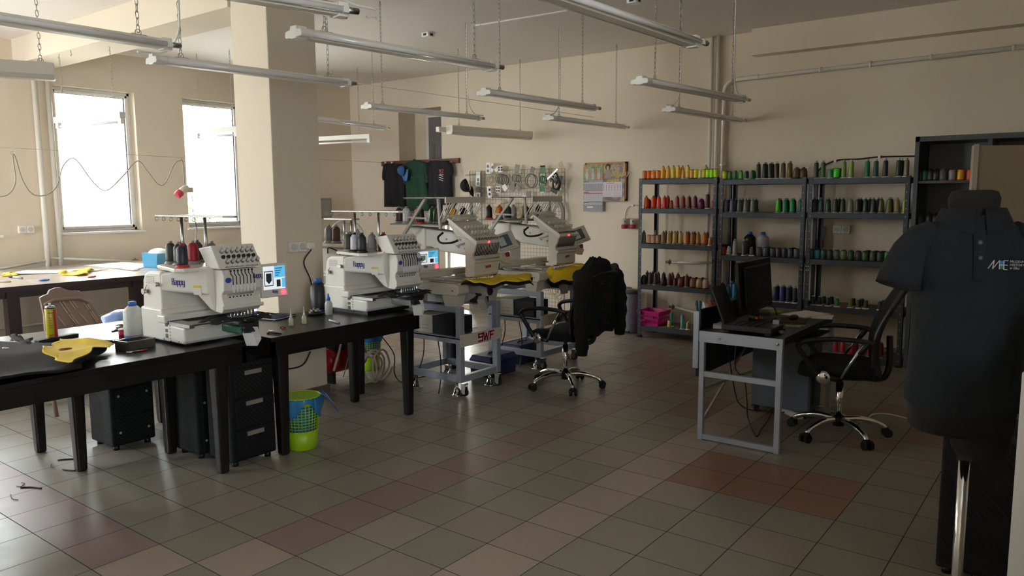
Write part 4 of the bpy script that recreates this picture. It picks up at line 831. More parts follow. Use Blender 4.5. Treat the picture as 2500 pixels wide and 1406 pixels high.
    MB().prism([(-0.6, 0.2), (-0.55, 0.16), (0.15, 0.185), (0.22, 0.215), (0.22, 0.235), (0.15, 0.265), (-0.55, 0.28)], 'z', 0.735, 0.748).build('guide_plate', mat('stand_grey', 'b9b8b6', 0.35, 0.3), bevel=0.003, **K)
    for k in range(9): x = -0.56+k*0.085; MB().torus((x, 0.175, 0.722), 0.011, 0.0022, (1, 0, 0), 10, 5).build('guide_ring', M['steel'], **K)
    return t
PANEL = {}
L1 = 'white embroidery machine at left on the front table, shield design on its screen'
L2 = 'white embroidery machine further back on the table by the pillar'
PANEL[L1] = ((637, 646), (701, 640), (701, 721), (640, 729)); PANEL[L2] = ((1017, 612), (1073, 604), (1077, 655), (1030, 664))
M1 = (-1.005, -0.665); M2 = (-1.013, 0.726)
happy(*M1, L1, 2); happy(*M2, L2, 3, pad=0.028)
def on_tray(m, items, who):
    for x, y, c, kind, lab, *base in items:
        spool(kind, c, (m[0]+x, m[1]+y, TZ+0.4475), lab, 'thread on the machine trays', base[0] if base else None, s=0.9)
on_tray(M1, [(-0.395, 0.165, '3c3f36', 'big', 'dark olive thread cone at left front of the first white machine tray'), (-0.41, 0.245, '3a3d38', 'big', 'dark olive thread cone second on the first white machine tray'), (-0.275, 0.15, '232c38', 'big', 'dark slate thread cone in front of the left pole on the first machine'), (-0.11, 0.075, '202634', 'big', 'navy thread cone on a red base at front of the first machine tray', 'base_red'), (-0.385, 0.335, '44464a', 'big', 'charcoal thread cone behind the left pole on the first machine'), (-0.30, 0.255, 'a41c30', 'big', 'red thread cone at the back of the first white machine tray'), (-0.2, 0.32, '6a6866', 'big', 'grey thread cone by the right pole of the first white machine')], 'first')
on_tray(M2, [(-0.31, 0.11, '3c3c30', 'big', 'dark olive thread cone at left on the second white machine tray'), (-0.215, 0.09, 'c0bec6', 'big', 'white thread cone at front of the second white machine tray', 'base_black'), (-0.125, 0.08, '202a30', 'big', 'dark green thread cone by the pole of the second machine', 'base_black'), (-0.38, 0.19, '6a6c60', 'big', 'sage thread cone at the back of the second machine tray'), (-0.14, 0.19, '7c7c80', 'big', 'grey thread cone behind the pole of the second white machine'), (-0.08, 0.25, '24262c', 'big', 'black thread cone on a red base behind the second machine head', 'base_red')], 'second')
# third machine on the table behind the pillar: only its back shows
t = thing('embroidery_machine', 'partly hidden white machine behind the pillar with grey and brown cones on top', 'embroidery machine', (-2.0, 1.25, TZ))
K = dict(parent=t)
MB().box(-2.3, -1.75, 1.25, 1.72, TZ, TZ+0.2).build('base_casing', M['mach'], bevel=0.02, **K)
MB().prism([(-2.3, TZ+0.15), (-1.98, TZ+0.15), (-1.96, TZ+0.3), (-1.74, TZ+0.32), (-1.74, TZ+0.43), (-2.28, TZ+0.43)], 'y', 1.3, 1.66).build('column', M['mach'], bevel=0.02, **K)
MB().box(-2.36, -1.8, 1.24, 1.62, TZ+0.43, TZ+0.455).build('spool_tray', M['mach'], bevel=0.006, **K)
a, b = AY(800, 534, 1.55), AY(868, 533, 1.55)
MB().bar((a[0], 1.55, a[2]), (b[0], 1.55, a[2]), 0.09, 0.012, 0).build('guide_plate', mat('stand_grey', 'b9b8b6', 0.35, 0.3), **K)
for u in (841, 858): q = AY(u, 560, 1.55); MB().cyl((q[0], 1.55, TZ+0.45), (q[0], 1.55, a[2]), 0.009).build('stand_pole', M['steel'], **K)
MB().tube(bez([AY(800, 618, 1.3), AY(802, 605, 1.26), AY(822, 612, 1.26), AY(830, 622, 1.25)], 6), 0.005, 6).build('cord', M['black'], **K)
for u, c, lab in ((804, '74747a', 'grey thread cone leftmost, on the machine behind the pillar'), (822, '5a3c3a', 'brown thread cone second from left, on the machine behind the pillar')):
    q = AY(u, 600, 1.36); spool('big', c, (q[0], 1.36, TZ+0.456), lab, 'thread on the machine trays')
# ------------------------------------------------------------------ two fifteen needle machines on wheeled stands
SWF_L = [[(.9, .82), (.9, 1), (0, 1), (0, .55), (.9, .55), (.9, 0), (0, 0)], [(1.15, 1), (1.35, 0), (1.7, .8), (1.95, 0), (2.3, 1)], [(2.6, 0), (2.6, 1), (3.4, 1)], [(2.6, .52), (3.2, .52)]]
def curve_tube(mb, a, b, sag, r=0.004, m=0):
    a = np.asarray(a, float); b = np.asarray(b, float); mid = (a+b)/2
    return mb.tube(bez([a, a+V3(0.0, 0, -0.08)+sag*0.6, mid+sag+V3(0, 0, -0.05), b+V3(-0.06, 0, 0.02)+sag*0.1, b], 5), r, 5, m)
def swf(ox, oy, wy, lab, cones):
    """origin: floor under the front left leg; x towards the room, y along the front"""
    t = thing('embroidery_machine', lab, 'embroidery machine', (ox, oy, 0), 0, 'cream embroidery machines on wheeled stands')
    K = dict(parent=t, local=True); C2 = M['mach2']; S2 = M['silver']; D = 0.63; w = 0.052
    for x in (-D, -w):
        for y in (0, wy-w):
            MB().box(x, x+w, y, y+w, 0.12, 0.74).build('stand_leg', S2, bevel=0.004, **K)
            fx = x+w/2-(0.06 if x > -0.1 else -0.06); fy = y+w/2+(0.02 if y < 0.1 else -0.02)
            MB().lathe([(0.05, 0), (0.05, 0.008), (0.032, 0.01), (0.026, 0.05), (0.018, 0.06), (0.012, 0.062), (0.012, 0.11), (0.018, 0.112), (0.018, 0.125)], (fx, fy, 0.0), 14).build('levelling_foot', M['chrome'], **K)
            cx, cy = x+w/2+0.012, y+w/2+(0.03 if y < 0.1 else 0.0)
            MB().cyl((cx, cy-0.012, 0.036), (cx, cy+0.012, 0.036), 0.035, n=20).build('caster_wheel', M['rubber'], **K)
            MB().cyl((cx, cy-0.0135, 0.036), (cx, cy+0.0135, 0.036), 0.018, n=14).box(cx-0.02, cx+0.02, cy-0.019, cy-0.0145, 0.03, 0.1).box(cx-0.02, cx+0.02, cy+0.0145, cy+0.019, 0.03, 0.1).box(cx-0.025, cx+0.025, cy-0.022, cy+0.022, 0.1, 0.108).build('caster_fork', M['chrome'], **K)
    for z0, z1 in ((0.12, 0.175), (0.69, 0.74)):
        b = MB().box(-D+w, -w, 0.004, w-0.004, z0, z1).box(-D+w, -w, wy-w+0.004, wy-0.004, z0, z1).box(-D+0.004, -D+w-0.004, w, wy-w, z0, z1)
        if z0 < 0.5: b.box(-w+0.004, -0.004, w, wy-w, z0, z1)
        b.build('stand_rail', S2, bevel=0.003, **K)
    MB().box(-D+0.01, 0.0, 0.0, wy, 0.475, 0.485).box(-D+w, -w, 0, 0.006, 0.44, 0.49).build('stand_shelf', S2, **K)
    MB().box(0.0, 0.008, -0.01, wy+0.01, 0.415, 0.515).build('front_panel', C2, bevel=0.002, **K)
    MB().strokes(SWF_L, (0.0075, wy*0.42, 0.433), (0, 1, 0.02), (0, 0, 1), 0.058, 0.015, 0.002).build('lettering', mat('swf_pink', 'b01850', 0.5), **K)
    for y in (0.01, wy-0.01):
        for z in (0.44, 0.49): MB().cyl((0.008, y, z), (0.013, y, z), 0.005, n=8).build('bolt', M['machg'], **K)
    # control box on the shelf
    MB().box(-0.58, -0.36, 0.05, 0.3, 0.487, 0.64, 0).box(-0.36, -0.12, 0.06, 0.29, 0.49, 0.635, 1).box(-0.56, -0.4, 0.0485, 0.05, 0.55, 0.556, 2).box(-0.56, -0.4, 0.0485, 0.05, 0.52, 0.526, 2).build('control_box', [C2, M['dark'], M['machg']], bevel=0.004, **K)
    # side beams on posts
    for y0, y1 in ((-0.02, 0.115), (wy-0.115, wy+0.02)):
        MB().prism([(-0.78, 0.83), (-0.02, 0.83), (0.0, 0.85), (0.0, 0.91), (-0.02, 0.92), (-0.78, 0.92)], 'y', y0, y1).build('side_beam', C2, bevel=0.006, **K)
        MB().hexa([(-0.16, y0+0.02, 0.74), (-0.05, y0+0.02, 0.74), (-0.05, y1-0.02, 0.74), (-0.16, y1-0.02, 0.74)], [(-0.18, y0+0.005, 0.835), (-0.03, y0+0.005, 0.835), (-0.03, y1-0.005, 0.835), (-0.18, y1-0.005, 0.835)]).build('beam_post', C2, **K)
        MB().box(-0.62, -0.5, y0+0.02, y1-0.02, 0.74, 0.835).build('beam_post', C2, **K)
        MB().box(-0.6, -0.06, (y0+y1)/2-0.008, (y0+y1)/2+0.008, 0.9195, 0.922).build('slide_slot', M['dark'], **K)
        MB().cyl((-0.06, y0+0.0, 0.87), (-0.06, y0-0.002, 0.87), 0.006, n=8).build('cover_screw', M['dark'], **K)
    yc = wy/2-0.055
    MB().box(-0.5, -0.40, -0.12, wy+0.06, 0.945, 1.0).box(-0.44, -0.36, 0.02, 0.09, 0.9, 0.95).box(-0.44, -0.36, wy-0.09, wy-0.02, 0.9, 0.95).build('pantograph_bar', C2, bevel=0.006, **K)
    MB().box(-0.4, -0.14, -0.05, -0.02, 0.95, 0.962).box(-0.4, -0.02, wy+0.0, wy+0.03, 0.95, 0.962).box(-0.40, 0.0, 0.02, 0.05, 0.945, 0.957).build('hoop_arm', M['machg'], **K)
    MB().box(-0.62, -0.5, -0.02, 0.08, 0.915, 0.965).cyl((-0.56, 0.02, 0.965), (-0.56, 0.02, 0.995), 0.03, 0.022).cyl((-0.56, 0.02, 0.995), (-0.56, 0.02, 1.06), 0.014, 0.02).build('bobbin_stand', M['machg'], bevel=0.003, **K)
    # machine: lower arm, column, upper arm
    MB().box(-0.72, -0.48, yc-0.09, yc+0.09, 0.8, 1.36).build('column', M['mach'], bevel=0.016, seg=3, **K)
    MB().prism([(-0.72, 1.2), (-0.42, 1.2), (-0.36, 1.17), (-0.02, 1.14), (0.02, 1.16), (0.02, 1.30), (-0.2, 1.33), (-0.72, 1.37)], 'y', yc-0.075, yc+0.075).build('upper_arm', M['mach'], bevel=0.014, seg=3, **K)
    MB().box(-0.55, 0.14, yc-0.04, yc+0.04, 0.82, 0.93).build('lower_arm', M['machg'], bevel=0.008, **K)
    MB().hexa([(-0.5, yc-0.1, 0.74), (-0.1, yc-0.07, 0.74), (-0.1, yc+0.07, 0.74), (-0.5, yc+0.1, 0.74)], [(-0.5, yc-0.1, 0.84), (0.08, yc-0.045, 0.84), (0.08, yc+0.045, 0.84), (-0.5, yc+0.1, 0.84)]).build('arm_support', M['machg'], bevel=0.006, **K)
    MB().box(-0.03, 0.09, yc-0.05, yc+0.05, 0.76, 0.84).cyl((0.09, yc, 0.86), (0.15, yc, 0.86), 0.035).build('hook_assembly', M['dark'], bevel=0.006, **K)
    tb = MB(); tb.M = Matrix.Translation((0.12, yc-0.06, 0.77))@Matrix.Rotation(0.5, 4, 'X')@Matrix.Rotation(0.4, 4, 'Z'); tb.box(-.03, .03, -.03, .03, -.05, .05)
    tb.build('thread_waste_box', M['machg'], **K)
    d = MB()
    for x, z in ((-0.25, 1.27), (-0.18, 1.25), (-0.12, 1.21), (-0.1, 1.27), (-0.05, 1.2), (-0.32, 1.3)): d.cyl((x, yc-0.076, z), (x, yc-0.083, z), 0.008, n=8)
    d.bar((-0.14, yc-0.08, 1.22), (-0.03, yc-0.08, 1.25), 0.012, 0.01)
    d.build('cam_linkage', M['machg'], **K)
    # head: fifteen needle case
    h0, h1 = yc-0.16, yc+0.15
    MB().prism([(0.02, 0.985), (0.1, 0.985), (0.115, 1.0), (0.115, 1.09), (0.128, 1.1), (0.128, 1.115), (0.1, 1.13), (0.1, 1.16), (0.12, 1.19), (0.135, 1.24), (0.135, 1.27), (0.06, 1.31), (0.02, 1.31)], 'y', h0, h1).build('needle_case', C2, bevel=0.004, **K)
    MB().prism([(-0.14, 1.42), (-0.11, 1.42), (0.15, 1.262), (0.15, 1.245), (0.06, 1.285), (-0.05, 1.30), (-0.14, 1.40)], 'y', h0-0.015, h1+0.015).build('tension_base', C2, bevel=0.004, **K)
    MB().prism([(-0.15, 1.435), (-0.13, 1.445), (0.165, 1.265), (0.155, 1.235)], 'y', h0-0.022, h0-0.014).build('side_plate', M['mach'], **K)
    for k in range(15):
        y = h0+0.022+k*(h1-h0-0.044)/14
        MB().tube([(0.12, y, 1.305-0.012), (0.138, y, 1.255), (0.125, y, 1.2), (0.105, y, 1.15)], 0.0035, 5).build('take_up_slot', M['dark'], **K)
        MB().cyl((0.07, y, 0.99), (0.07, y, 0.935), 0.0025, n=6).cyl((0.07, y, 0.965), (0.07, y, 0.95), 0.006, n=8).build('needle_bar', M['chrome'], **K)
        sl = unit((0.26, 0, -0.158)); nn = unit((0.158, 0, 0.26)); o = V3(-0.11, y, 1.42)
        MB().cyl(o+nn*0.002, o+nn*0.03, 0.0055, n=6).ball(o+nn*0.032, 0.009, 8, 6).build('pre_tensioner', C2, **K)
        if k % 2 == 0 and k < 15:
            for q, f in enumerate((0.42, 0.66)):
                oo = V3(-0.11, y+(0.01 if q else 0), 1.42)+sl*0.304*f
                MB().cyl(oo, oo+nn*0.012, 0.012, n=12).cyl(oo+nn*0.012, oo+nn*0.034, 0.0145, 0.011, 12).ball(oo+nn*0.034, (0.011, 0.011, 0.008), 10, 6).build('tension_knob', C2, **K)
    MB().box(0.075, 0.09, h0, h1, 0.975, 0.99).box(0.05, 0.085, h0+0.01, h1-0.01, 0.94, 0.948).build('presser_bar', M['chrome'], **K)
    MB().cyl((0.128, h0+0.01, 1.125), (0.128, h1-0.01, 1.125), 0.006, n=8).build('rail', M['machg'], **K)
    MB().bar((0.116, yc-0.02, 1.055), (0.116, yc+0.05, 1.06), 0.002, 0.02, up=(0, 0, 1)).build('emblem', mat('red_emblem', '9a5048', 0.5), **K)
    MB().ball((0.155, yc-0.02, 1.258), 0.008, 8, 6).build('status_lamp', M['led'], **K)
    MB().tube(bez([(-0.2, h0-0.01, 1.33), (-0.22, h0-0.05, 1.29), (-0.18, h0-0.06, 1.25), (-0.1, h0-0.03, 1.25), (-0.05, h0, 1.27)], 5), 0.009, 6).build('cable_loop', M['black'], **K)
    # screen on the right with stop button box
    pc = V3(0.06, h1+0.165, 1.235); Rr = Matrix.Translation(Vector(pc))@Matrix.Rotation(-0.25, 4, 'Z')@Matrix.Rotation(-0.45, 4, 'Y')@Matrix.Rotation(0.22, 4, 'X')
    for nm, bx, m in (('control_panel', (-.02, .0, -.12, .12, -.075, .085), C2), ('screen', (-.001, .002, -.085, .06, -.04, .065), mat('lcd_grey', '5f6a70', 0.3)), ('screen_image', (.001, .003, -.07, .0, -.025, .05), mat('lcd_pale', '98a4ac', 0.35, emit=0.05))):
        mb = MB(); mb.M = Rr; mb.box(*bx); mb.build(nm, m, bevel=0.004 if nm == 'control_panel' else 0, **K)
    kb = MB(); kb.M = Rr
    for k in range(7): kb.box(0, 0.003, -0.09+k*0.026, -0.076+k*0.026, -0.062, -0.054)
    kb.build('panel_key', M['machg'], **K)
    MB().bar((-0.02, h1, 1.2), (0.03, h1+0.1, 1.2), 0.03, 0.03).build('panel_arm', C2, **K)
    sb = MB(); sb.M = Matrix.Translation((0.03, h1+0.16, 1.1))@Matrix.Rotation(-0.35, 4, 'X'); sb.prism([(-0.03, -0.035), (0.03, -0.035), (0.04, 0.02), (0.02, 0.045), (-0.03, 0.045)], 'y', -0.07, 0.07); sb.build('stop_box', C2, bevel=0.006, **K)
    MB().cyl((0.06, h1+0.17, 1.13), (0.085, h1+0.175, 1.135), 0.02, n=16).build('stop_button', mat('stop_red', '8c2428', 0.4), **K)
    MB().tube(bez([(0.03, h1+0.12, 1.06), (0.05, h1+0.08, 1.02), (0.05, h1+0.03, 1.03), (0.03, h1, 1.08)], 5), 0.004, 6).build('panel_cord', M['black'], **K)
    # thread tray with rack above
    MB().box(-0.78, -0.2, yc-0.2, yc+0.2, 1.385, 1.395).build('cone_tray', mat('tray_grey', '7c7a74', 0.5), bevel=0.002, **K)
    zt = 1.60; RSX = 0.14; ra = mat('rack_cream', 'c4beb0', 0.45)
    rk = MB()
    for k in range(5): x = -0.72+k*0.115; rk.box(x+RSX, x+RSX+0.012, yc-0.24, yc+0.24, zt, zt+0.012)
    for y in (yc-0.24, yc-0.08, yc+0.07, yc+0.23): rk.box(-0.72+RSX, -0.25+RSX, y, y+0.012, zt, zt+0.012)
    rk.box(-0.72+RSX, -0.25+RSX, yc-0.24, yc+0.24, zt+0.003, zt+0.008).box(-0.25+RSX, -0.235+RSX, yc-0.245, yc+0.245, zt-0.035, zt+0.014)
    rk.build('thread_rack', ra, **K)
    for y in (yc-0.2, yc+0.2):
        MB().bar((-0.62, y, 1.30), (-0.5+RSX, y, zt), 0.022, 0.022).bar((-0.2, y, 1.36), (-0.36+RSX, y, zt), 0.02, 0.02).bar((-0.58, y, 1.45), (-0.34, y, 1.44), 0.014, 0.014).build('rack_strut', M['machg'], **K)
    for k in range(15):
        y = yc-0.225+k*0.032; e = V3(-0.11, h0+0.022+k*(h1-h0-0.044)/14, 1.45)
        curve_tube(MB(), (-0.24+RSX, y, zt-0.03), e, V3(-0.12, 0.03*math.sin(k*1.7), -0.05)).build('thread_tube', mat('clear_tube', 'd8d2c4', 0.35), **K)
        MB().torus((-0.242+RSX, y, zt-0.012), 0.008, 0.003, (1, 0, 0), 8, 4).build('rack_eye', M['machg'], **K)
    # power cords
    for a, b, c in (((-0.5, 0.1, 0.47), (-0.47, 0.06, 0.3), (-0.5, 0.02, 0.13)), ((-0.3, 0.05, 0.47), (-0.22, 0.0, 0.3), (-0.24, 0.02, 0.12))):
        MB().tube(bez([a, b, c, c+np.array([0.02, -0.05, -0.11])], 6), 0.005, 6).build('cord', M['black'], **K)
    for x, dy, col, kind, l2, *bs in cones: spool('big', col, (ox+x, oy+yc+dy, 1.3955), l2, 'thread cones on the cream machines', bs[0] if bs else None, s=0.9)
    return t
SW1 = (-0.892, 1.592); SW2 = (-0.93, 2.76)
swf(*SW1, 0.52, 'cream embroidery machine on a wheeled stand, nearer of the two, beside the tables',
    [(-0.72, -0.15, '4a3030', 0, 'dark brown thread cone at left on the nearer cream machine'), (-0.62, -0.16, 'c8c4cc', 0, 'white thread cone on the nearer cream machine tray'), (-0.55, -0.09, 'e05824', 0, 'orange thread cone on the nearer cream machine tray'), (-0.46, -0.16, '202226', 0, 'black thread cone at front of the nearer cream machine tray', 'base_red'), (-0.50, 0.03, '1c6a44', 0, 'green thread cone on the nearer cream machine tray'), (-0.40, -0.02, '5a5840', 0, 'olive thread cone on the nearer cream machine tray'), (-0.38, 0.1, '6c6260', 0, 'taupe thread cone on the nearer cream machine tray'), (-0.29, 0.06, 'dca018', 0, 'yellow thread cone on the nearer cream machine tray'), (-0.26, 0.15, '1e2434', 0, 'navy thread cone behind the yellow one on the nearer machine', 'base_red')])
swf(*SW2, 0.62, 'cream embroidery machine on a wheeled stand, further one, behind the jacketed chair',
    [(-0.68, -0.16, '1a1618', 0, 'black thread cone at left on the further cream machine', 'base_red'), (-0.60, -0.10, 'e07820', 0, 'orange thread cone on the further cream machine tray'), (-0.44, -0.17, '26302c', 0, 'dark green thread cone at front of the further cream machine'), (-0.52, 0.02, 'a8a4a8', 0, 'pale grey thread cone on the further cream machine tray'), (-0.36, -0.02, 'c8a01c', 0, 'yellow thread cone on the further cream machine tray'), (-0.28, -0.1, '2a2a20', 0, 'dark olive thread cone before the yellow one on the further machine'), (-0.26, 0.08, '1a1618', 0, 'black thread cone at right on the further cream machine tray', 'base_red')])
def hoop_cloth(name, lab, c, rx, ry, z, m1, m2, seed, drop=0.1, dirx=(1, 0)):
    rnd = random.Random(seed); ph = [rnd.uniform(0, 6) for _ in range(4)]
    t = thing(name, lab, 'cloth', (c[0], c[1], z))
    def fn(u, v, inner=True):
        a = 2*PI*u; r = (0.06+0.94*v)*(1+0.1*math.sin(3*a+ph[0])+0.07*math.sin(5*a+ph[1])); x = c[0]+rx*r*math.cos(a); y = c[1]+ry*r*math.sin(a)
        d = max(0, v-0.55)/0.45; zz = z+0.012*math.sin(4*a+ph[2])*v-drop*d*d*(0.35+0.65*max(0, math.sin(a+ph[3])))+0.01*math.sin(9*a)*d
        return V3(x, y, zz), V3(0, 0, 1)
    MB().slab(fn, 40, 8, 0.004).build('upper_layer', m1, t)
    def fn2(u, v): p, n = fn(u, 0.45+0.58*v); p = p-V3(0, 0, 0.01+0.012*v); return p, n
    MB().slab(fn2, 40, 5, 0.005).build('under_layer', m2, t)
    return t
hoop_cloth('hooped_cloth', 'yellow cloth with dark backing hooped on the nearer cream machine', (-0.78, SW1[1]+0.40), 0.2, 0.38, 0.955, M['yellow'], M['blackfab'], 4, 0.03)
hoop_cloth('hooped_cloth', 'yellow cloth drooping from the further cream machine beside the jacket', (-0.84, SW2[1]+0.42), 0.2, 0.34, 0.955, M['yellow'], M['blackfab'], 11, 0.12)
# small tools on the nearer stand shelf
scissors('steel scissors lying on the nearer stand shelf', (SW1[0]-0.3, SW1[1]+0.27, 0.4925), (SW1[0]-0.2, SW1[1]+0.45, 0.4925), 0.49, M['machg'])
q = thing('bobbin_box', 'small tray of red and white bobbins on the nearer stand shelf', 'bobbins', (SW1[0]-0.18, SW1[1]+0.18, 0.486))
MB().box(SW1[0]-0.25, SW1[0]-0.1, SW1[1]+0.1, SW1[1]+0.26, 0.4855, 0.492).build('tray', M['steel'], q)
for k in range(6): MB().cyl((SW1[0]-0.22+0.022*k, SW1[1]+0.14+0.015*(k % 3), 0.492), (SW1[0]-0.22+0.022*k, SW1[1]+0.14+0.015*(k % 3), 0.504), 0.011, n=12).build('bobbin', M['red'] if k % 3 == 1 else M['steel'], q)
# ------------------------------------------------------------------ back wall: shirts, caps, wire grid with hoops, calendars
yb = YB-0.03
a = AY(933, 398, yb); b = AY(1121, 389, yb); t = thing('shirt_rail', 'reddish brown board across the recess that carries the shirts', 'rail', a)
MB().hexa([(a[0], yb-0.015, a[2]-0.05), (b[0], yb-0.015, b[2]-0.05), (b[0], yb+0.02, b[2]-0.05), (a[0], yb+0.02, a[2]-0.05)], [(a[0], yb-0.015, a[2]+0.02), (b[0], yb-0.015, b[2]+0.02), (b[0], yb+0.02, b[2]+0.02), (a[0], yb+0.02, a[2]+0.02)]).build('board', mat('red_brown_wood', '6b3630', 0.5, var=0.15, scale=20), t)
for u in (944, 960, 1022, 1030, 1104): p = AY(u, 397, yb-0.02); MB().cyl(p, p-V3(0, 0.03, 0), 0.012, n=12).ball(p-V3(0, 0.03, 0), 0.016, 10, 6).build('peg', M['trim'], t)
ys = YB-0.085
def shirt(lab, body, sl, sr, m, prints, collar, ph):
    k = thing('t_shirt', lab, 'shirt', AY((body[-1][1]+body[-1][2])/2, body[-1][0], ys), 0, 'shirts hanging on the rail')
    rows_sheet(body, ys, 0.05, 0.014, 14, 3, 2.6, ph).build('shirt_body', m, k)
    for s_ in (sl, sr):
        if s_: rows_sheet(s_, ys-0.008, 0.04, 0.008, 5, 3, 1.0, ph).build('sleeve', m, k)
    if collar: u, v, r = collar; MB().torus(AY(u, v+3, ys-0.02), 0.045, 0.009, (0, 1, 0.3), 18, 6).build('collar', m, k)
    for nm, mb, mm in prints: mb.build(nm, mm, k)
    return k
def prt(u, v, dy=0.062): return AY(u, v, ys-dy+0.02)
bm = mat('black_tee', '17141a', 0.9, bump=0.3, bscale=250); gm = mat('green_tee', '1f4434', 0.9, bump=0.3, bscale=250); bm2 = mat('charcoal_tee', '1d1a20', 0.9, bump=0.3, bscale=250)
shirt('black t-shirt hanging leftmost on the rail with the blue cap over it', [(400, 940, 978), (404, 937, 985), (430, 939, 990), (505, 939, 992)], [(402, 938, 950), (420, 935, 946), (433, 934, 943), (440, 937, 944)], None, bm, [('neck_label', MB().box(*(lambda p: (p[0]-0.012, p[0]+0.012, p[1]-0.004, p[1], p[2]-0.012, p[2]+0.012))(prt(963, 405))), M['paper'])], None, 0.4)
ltr = MB().text('jxM', prt(1003, 434.5), (1, 0, 0), (0, 0, 1), 0.045, 0.002, shear=0.3); ltr2 = MB().text('ASTER', prt(1014, 434.5), (1, 0, 0), (0, 0, 1), 0.038, 0.002, shear=0.3)
shirt('dark green t-shirt with lime and blue lettering hanging in the middle', [(393, 1003, 1022), (399, 990, 1042), (430, 990, 1040), (470, 993, 1046), (515, 995, 1050)], [(400, 985, 1000), (425, 982, 994), (450, 990, 996)], [(398, 1034, 1045), (430, 1040, 1050), (446, 1042, 1050)], gm, [('print', ltr, mat('lime_print', '7fd028', 0.6)), ('print', ltr2, mat('blue_print', '2450a0', 0.6))], (1013, 394, 0.05), 1.7)
w1 = MB().text('MR2', prt(1064.5, 422.5), (1, 0, 0), (0, 0, 1), 0.075, 0.002, shear=0.25)
w2 = MB()
for k in range(3):
    z = 429+k*5.5; p = [prt(1066+x, z+y) for x, y in ((-1, 2), (3, 1), (5, -1), (9, -1.5), (12, 0.5), (16, 1.5))]; w2.tube(p, 0.006, 5)
w2.text('Get Down', prt(1067, 427.5), (1, 0, 0), (0, 0, 1), 0.03, 0.002)
shirt('black t-shirt with pink lettering and white car outlines, rightmost on the rail', [(392, 1052, 1092), (398, 1047, 1098), (430, 1050, 1100), (482, 1050, 1102), (500, 1051, 1104)], [(397, 1043, 1054), (425, 1040, 1050), (445, 1044, 1051)], [(396, 1092, 1101), (420, 1096, 1106), (431, 1098, 1104)], bm2, [('print', w1, mat('pink_print', 'd85a78', 0.6)), ('print', w2, mat('white_print', 'd8d4d4', 0.6))], None, 3.0)
def cap(lab, u, v, s_, brim, d, e, y, m, m2):
    p = AY(u, v, y); c = thing('baseball_cap', lab, 'cap', p)
    d = unit(d); e = unit(np.asarray(e, float)-d*(np.asarray(e, float)@d)); f = np.cross(e, d)
    R = Matrix(((d[0], f[0], e[0], p[0]), (d[1], f[1], e[1], p[1]), (d[2], f[2], e[2], p[2]), (0, 0, 0, 1))); n = 16; rings = []
    for j in range(8):
        a = PI/2*j/7; rings.append([R@Vector((s_*0.97*math.cos(a)*math.cos(2*PI*k/n), s_*0.78*math.cos(a)*math.sin(2*PI*k/n), s_*1.05*math.sin(a)+0.002)) for k in range(n)])
    rings[-1] = [R@Vector((0.004*math.cos(2*PI*k/n), 0.004*math.sin(2*PI*k/n), s_*1.05)) for k in range(n)]
    MB().loft(rings).build('crown', m, c)
    def fn(u, v):
        a = (u-0.5)*PI*0.95; r = s_*(0.85+brim*v); q = R@Vector((r*math.cos(a)*(1.0 if v < 0.1 else 1.0+0.1*v), r*0.78*math.sin(a), -0.01-0.035*v*(1-abs(math.sin(a)))-0.02*math.sin(a)**2)); nz = R.to_3x3()@Vector((0, 0, 1))
        return (q.x, q.y, q.z), (nz.x, nz.y, nz.z)
    MB().slab(fn, 14, 5, 0.006).build('brim', m2, c)
    b = R@Vector((0, 0, s_)); MB().ball((b.x, b.y, b.z), 0.009, 8, 6).build('top_button', m, c)
    return c
cap('light blue baseball cap hanging over the black and green shirts', 984, 417, 0.085, 0.8, (0.3, -0.2, -0.95), (-0.35, -0.9, 0.1), ys-0.10, mat('blue_cap', '3f66a4', 0.8), mat('blue_cap_brim', '5c82bc', 0.8))
cap('black baseball cap hanging from the left edge of the wire grid', 1141, 452, 0.1, 0.8, (0.35, -0.1, -0.93), (-0.9, -0.35, -0.2), YB-0.16, mat('black_cap', '0e1016', 0.85), mat('black_cap', '0e1016', 0.85))
# wire grid panels leaning on the wall
yg = YB-0.055
g = thing('wire_grid', 'chrome wire grid against the back wall hung with embroidery hoops', 'grid', AY(1265, 750, yg))
gx0, gx1 = AY(1149, 560, yg)[0], AY(1379, 560, yg)[0]; gz0, gz1 = 0.03, 1.965
ym = gx0+(gx1-gx0)*0.13
wm = mat('grid_wire', 'aaa59a', 0.3, 0.7)
for (xa, xb, yy) in ((gx0, ym-0.01, yg), (ym+0.01, gx1, yg-0.006)):
    mb = MB(); n = max(3, round((xb-xa)/0.05))
    for k in range(1, n): mb.tube([(xa+(xb-xa)*k/n, yy, gz0), (xa+(xb-xa)*k/n, yy, gz1)], 0.002, 4)
    for k in range(1, 39): z = gz0+(gz1-gz0)*k/39; mb.tube([(xa, yy-0.004, z), (xb, yy-0.004, z)], 0.002, 4)
    mb.build('grid_wires', wm, g)
    MB().tube([(xa, yy, gz0), (xb, yy, gz0), (xb, yy, gz1), (xa, yy, gz1)], 0.006, 6, closed=True).build('grid_frame', wm, g)
yh = yg-0.05
GR, WH, GN, BG, DK = mat('hoop_grey', '77766f', 0.45), mat('hoop_white', 'e4e4e2', 0.4), mat('hoop_green', '1f6a44', 0.4), mat('hoop_beige', 'c0ab93', 0.5), mat('hoop_dark', '26262a', 0.5)
def plate(mb, u0, v0, u1, v1, w, m=0, y=None, th=0.006):
    a = AY(u0, v0, y); b = AY(u1, v1, y); return mb.bar(a, b, w, th, m, up=(0, 1, 0))
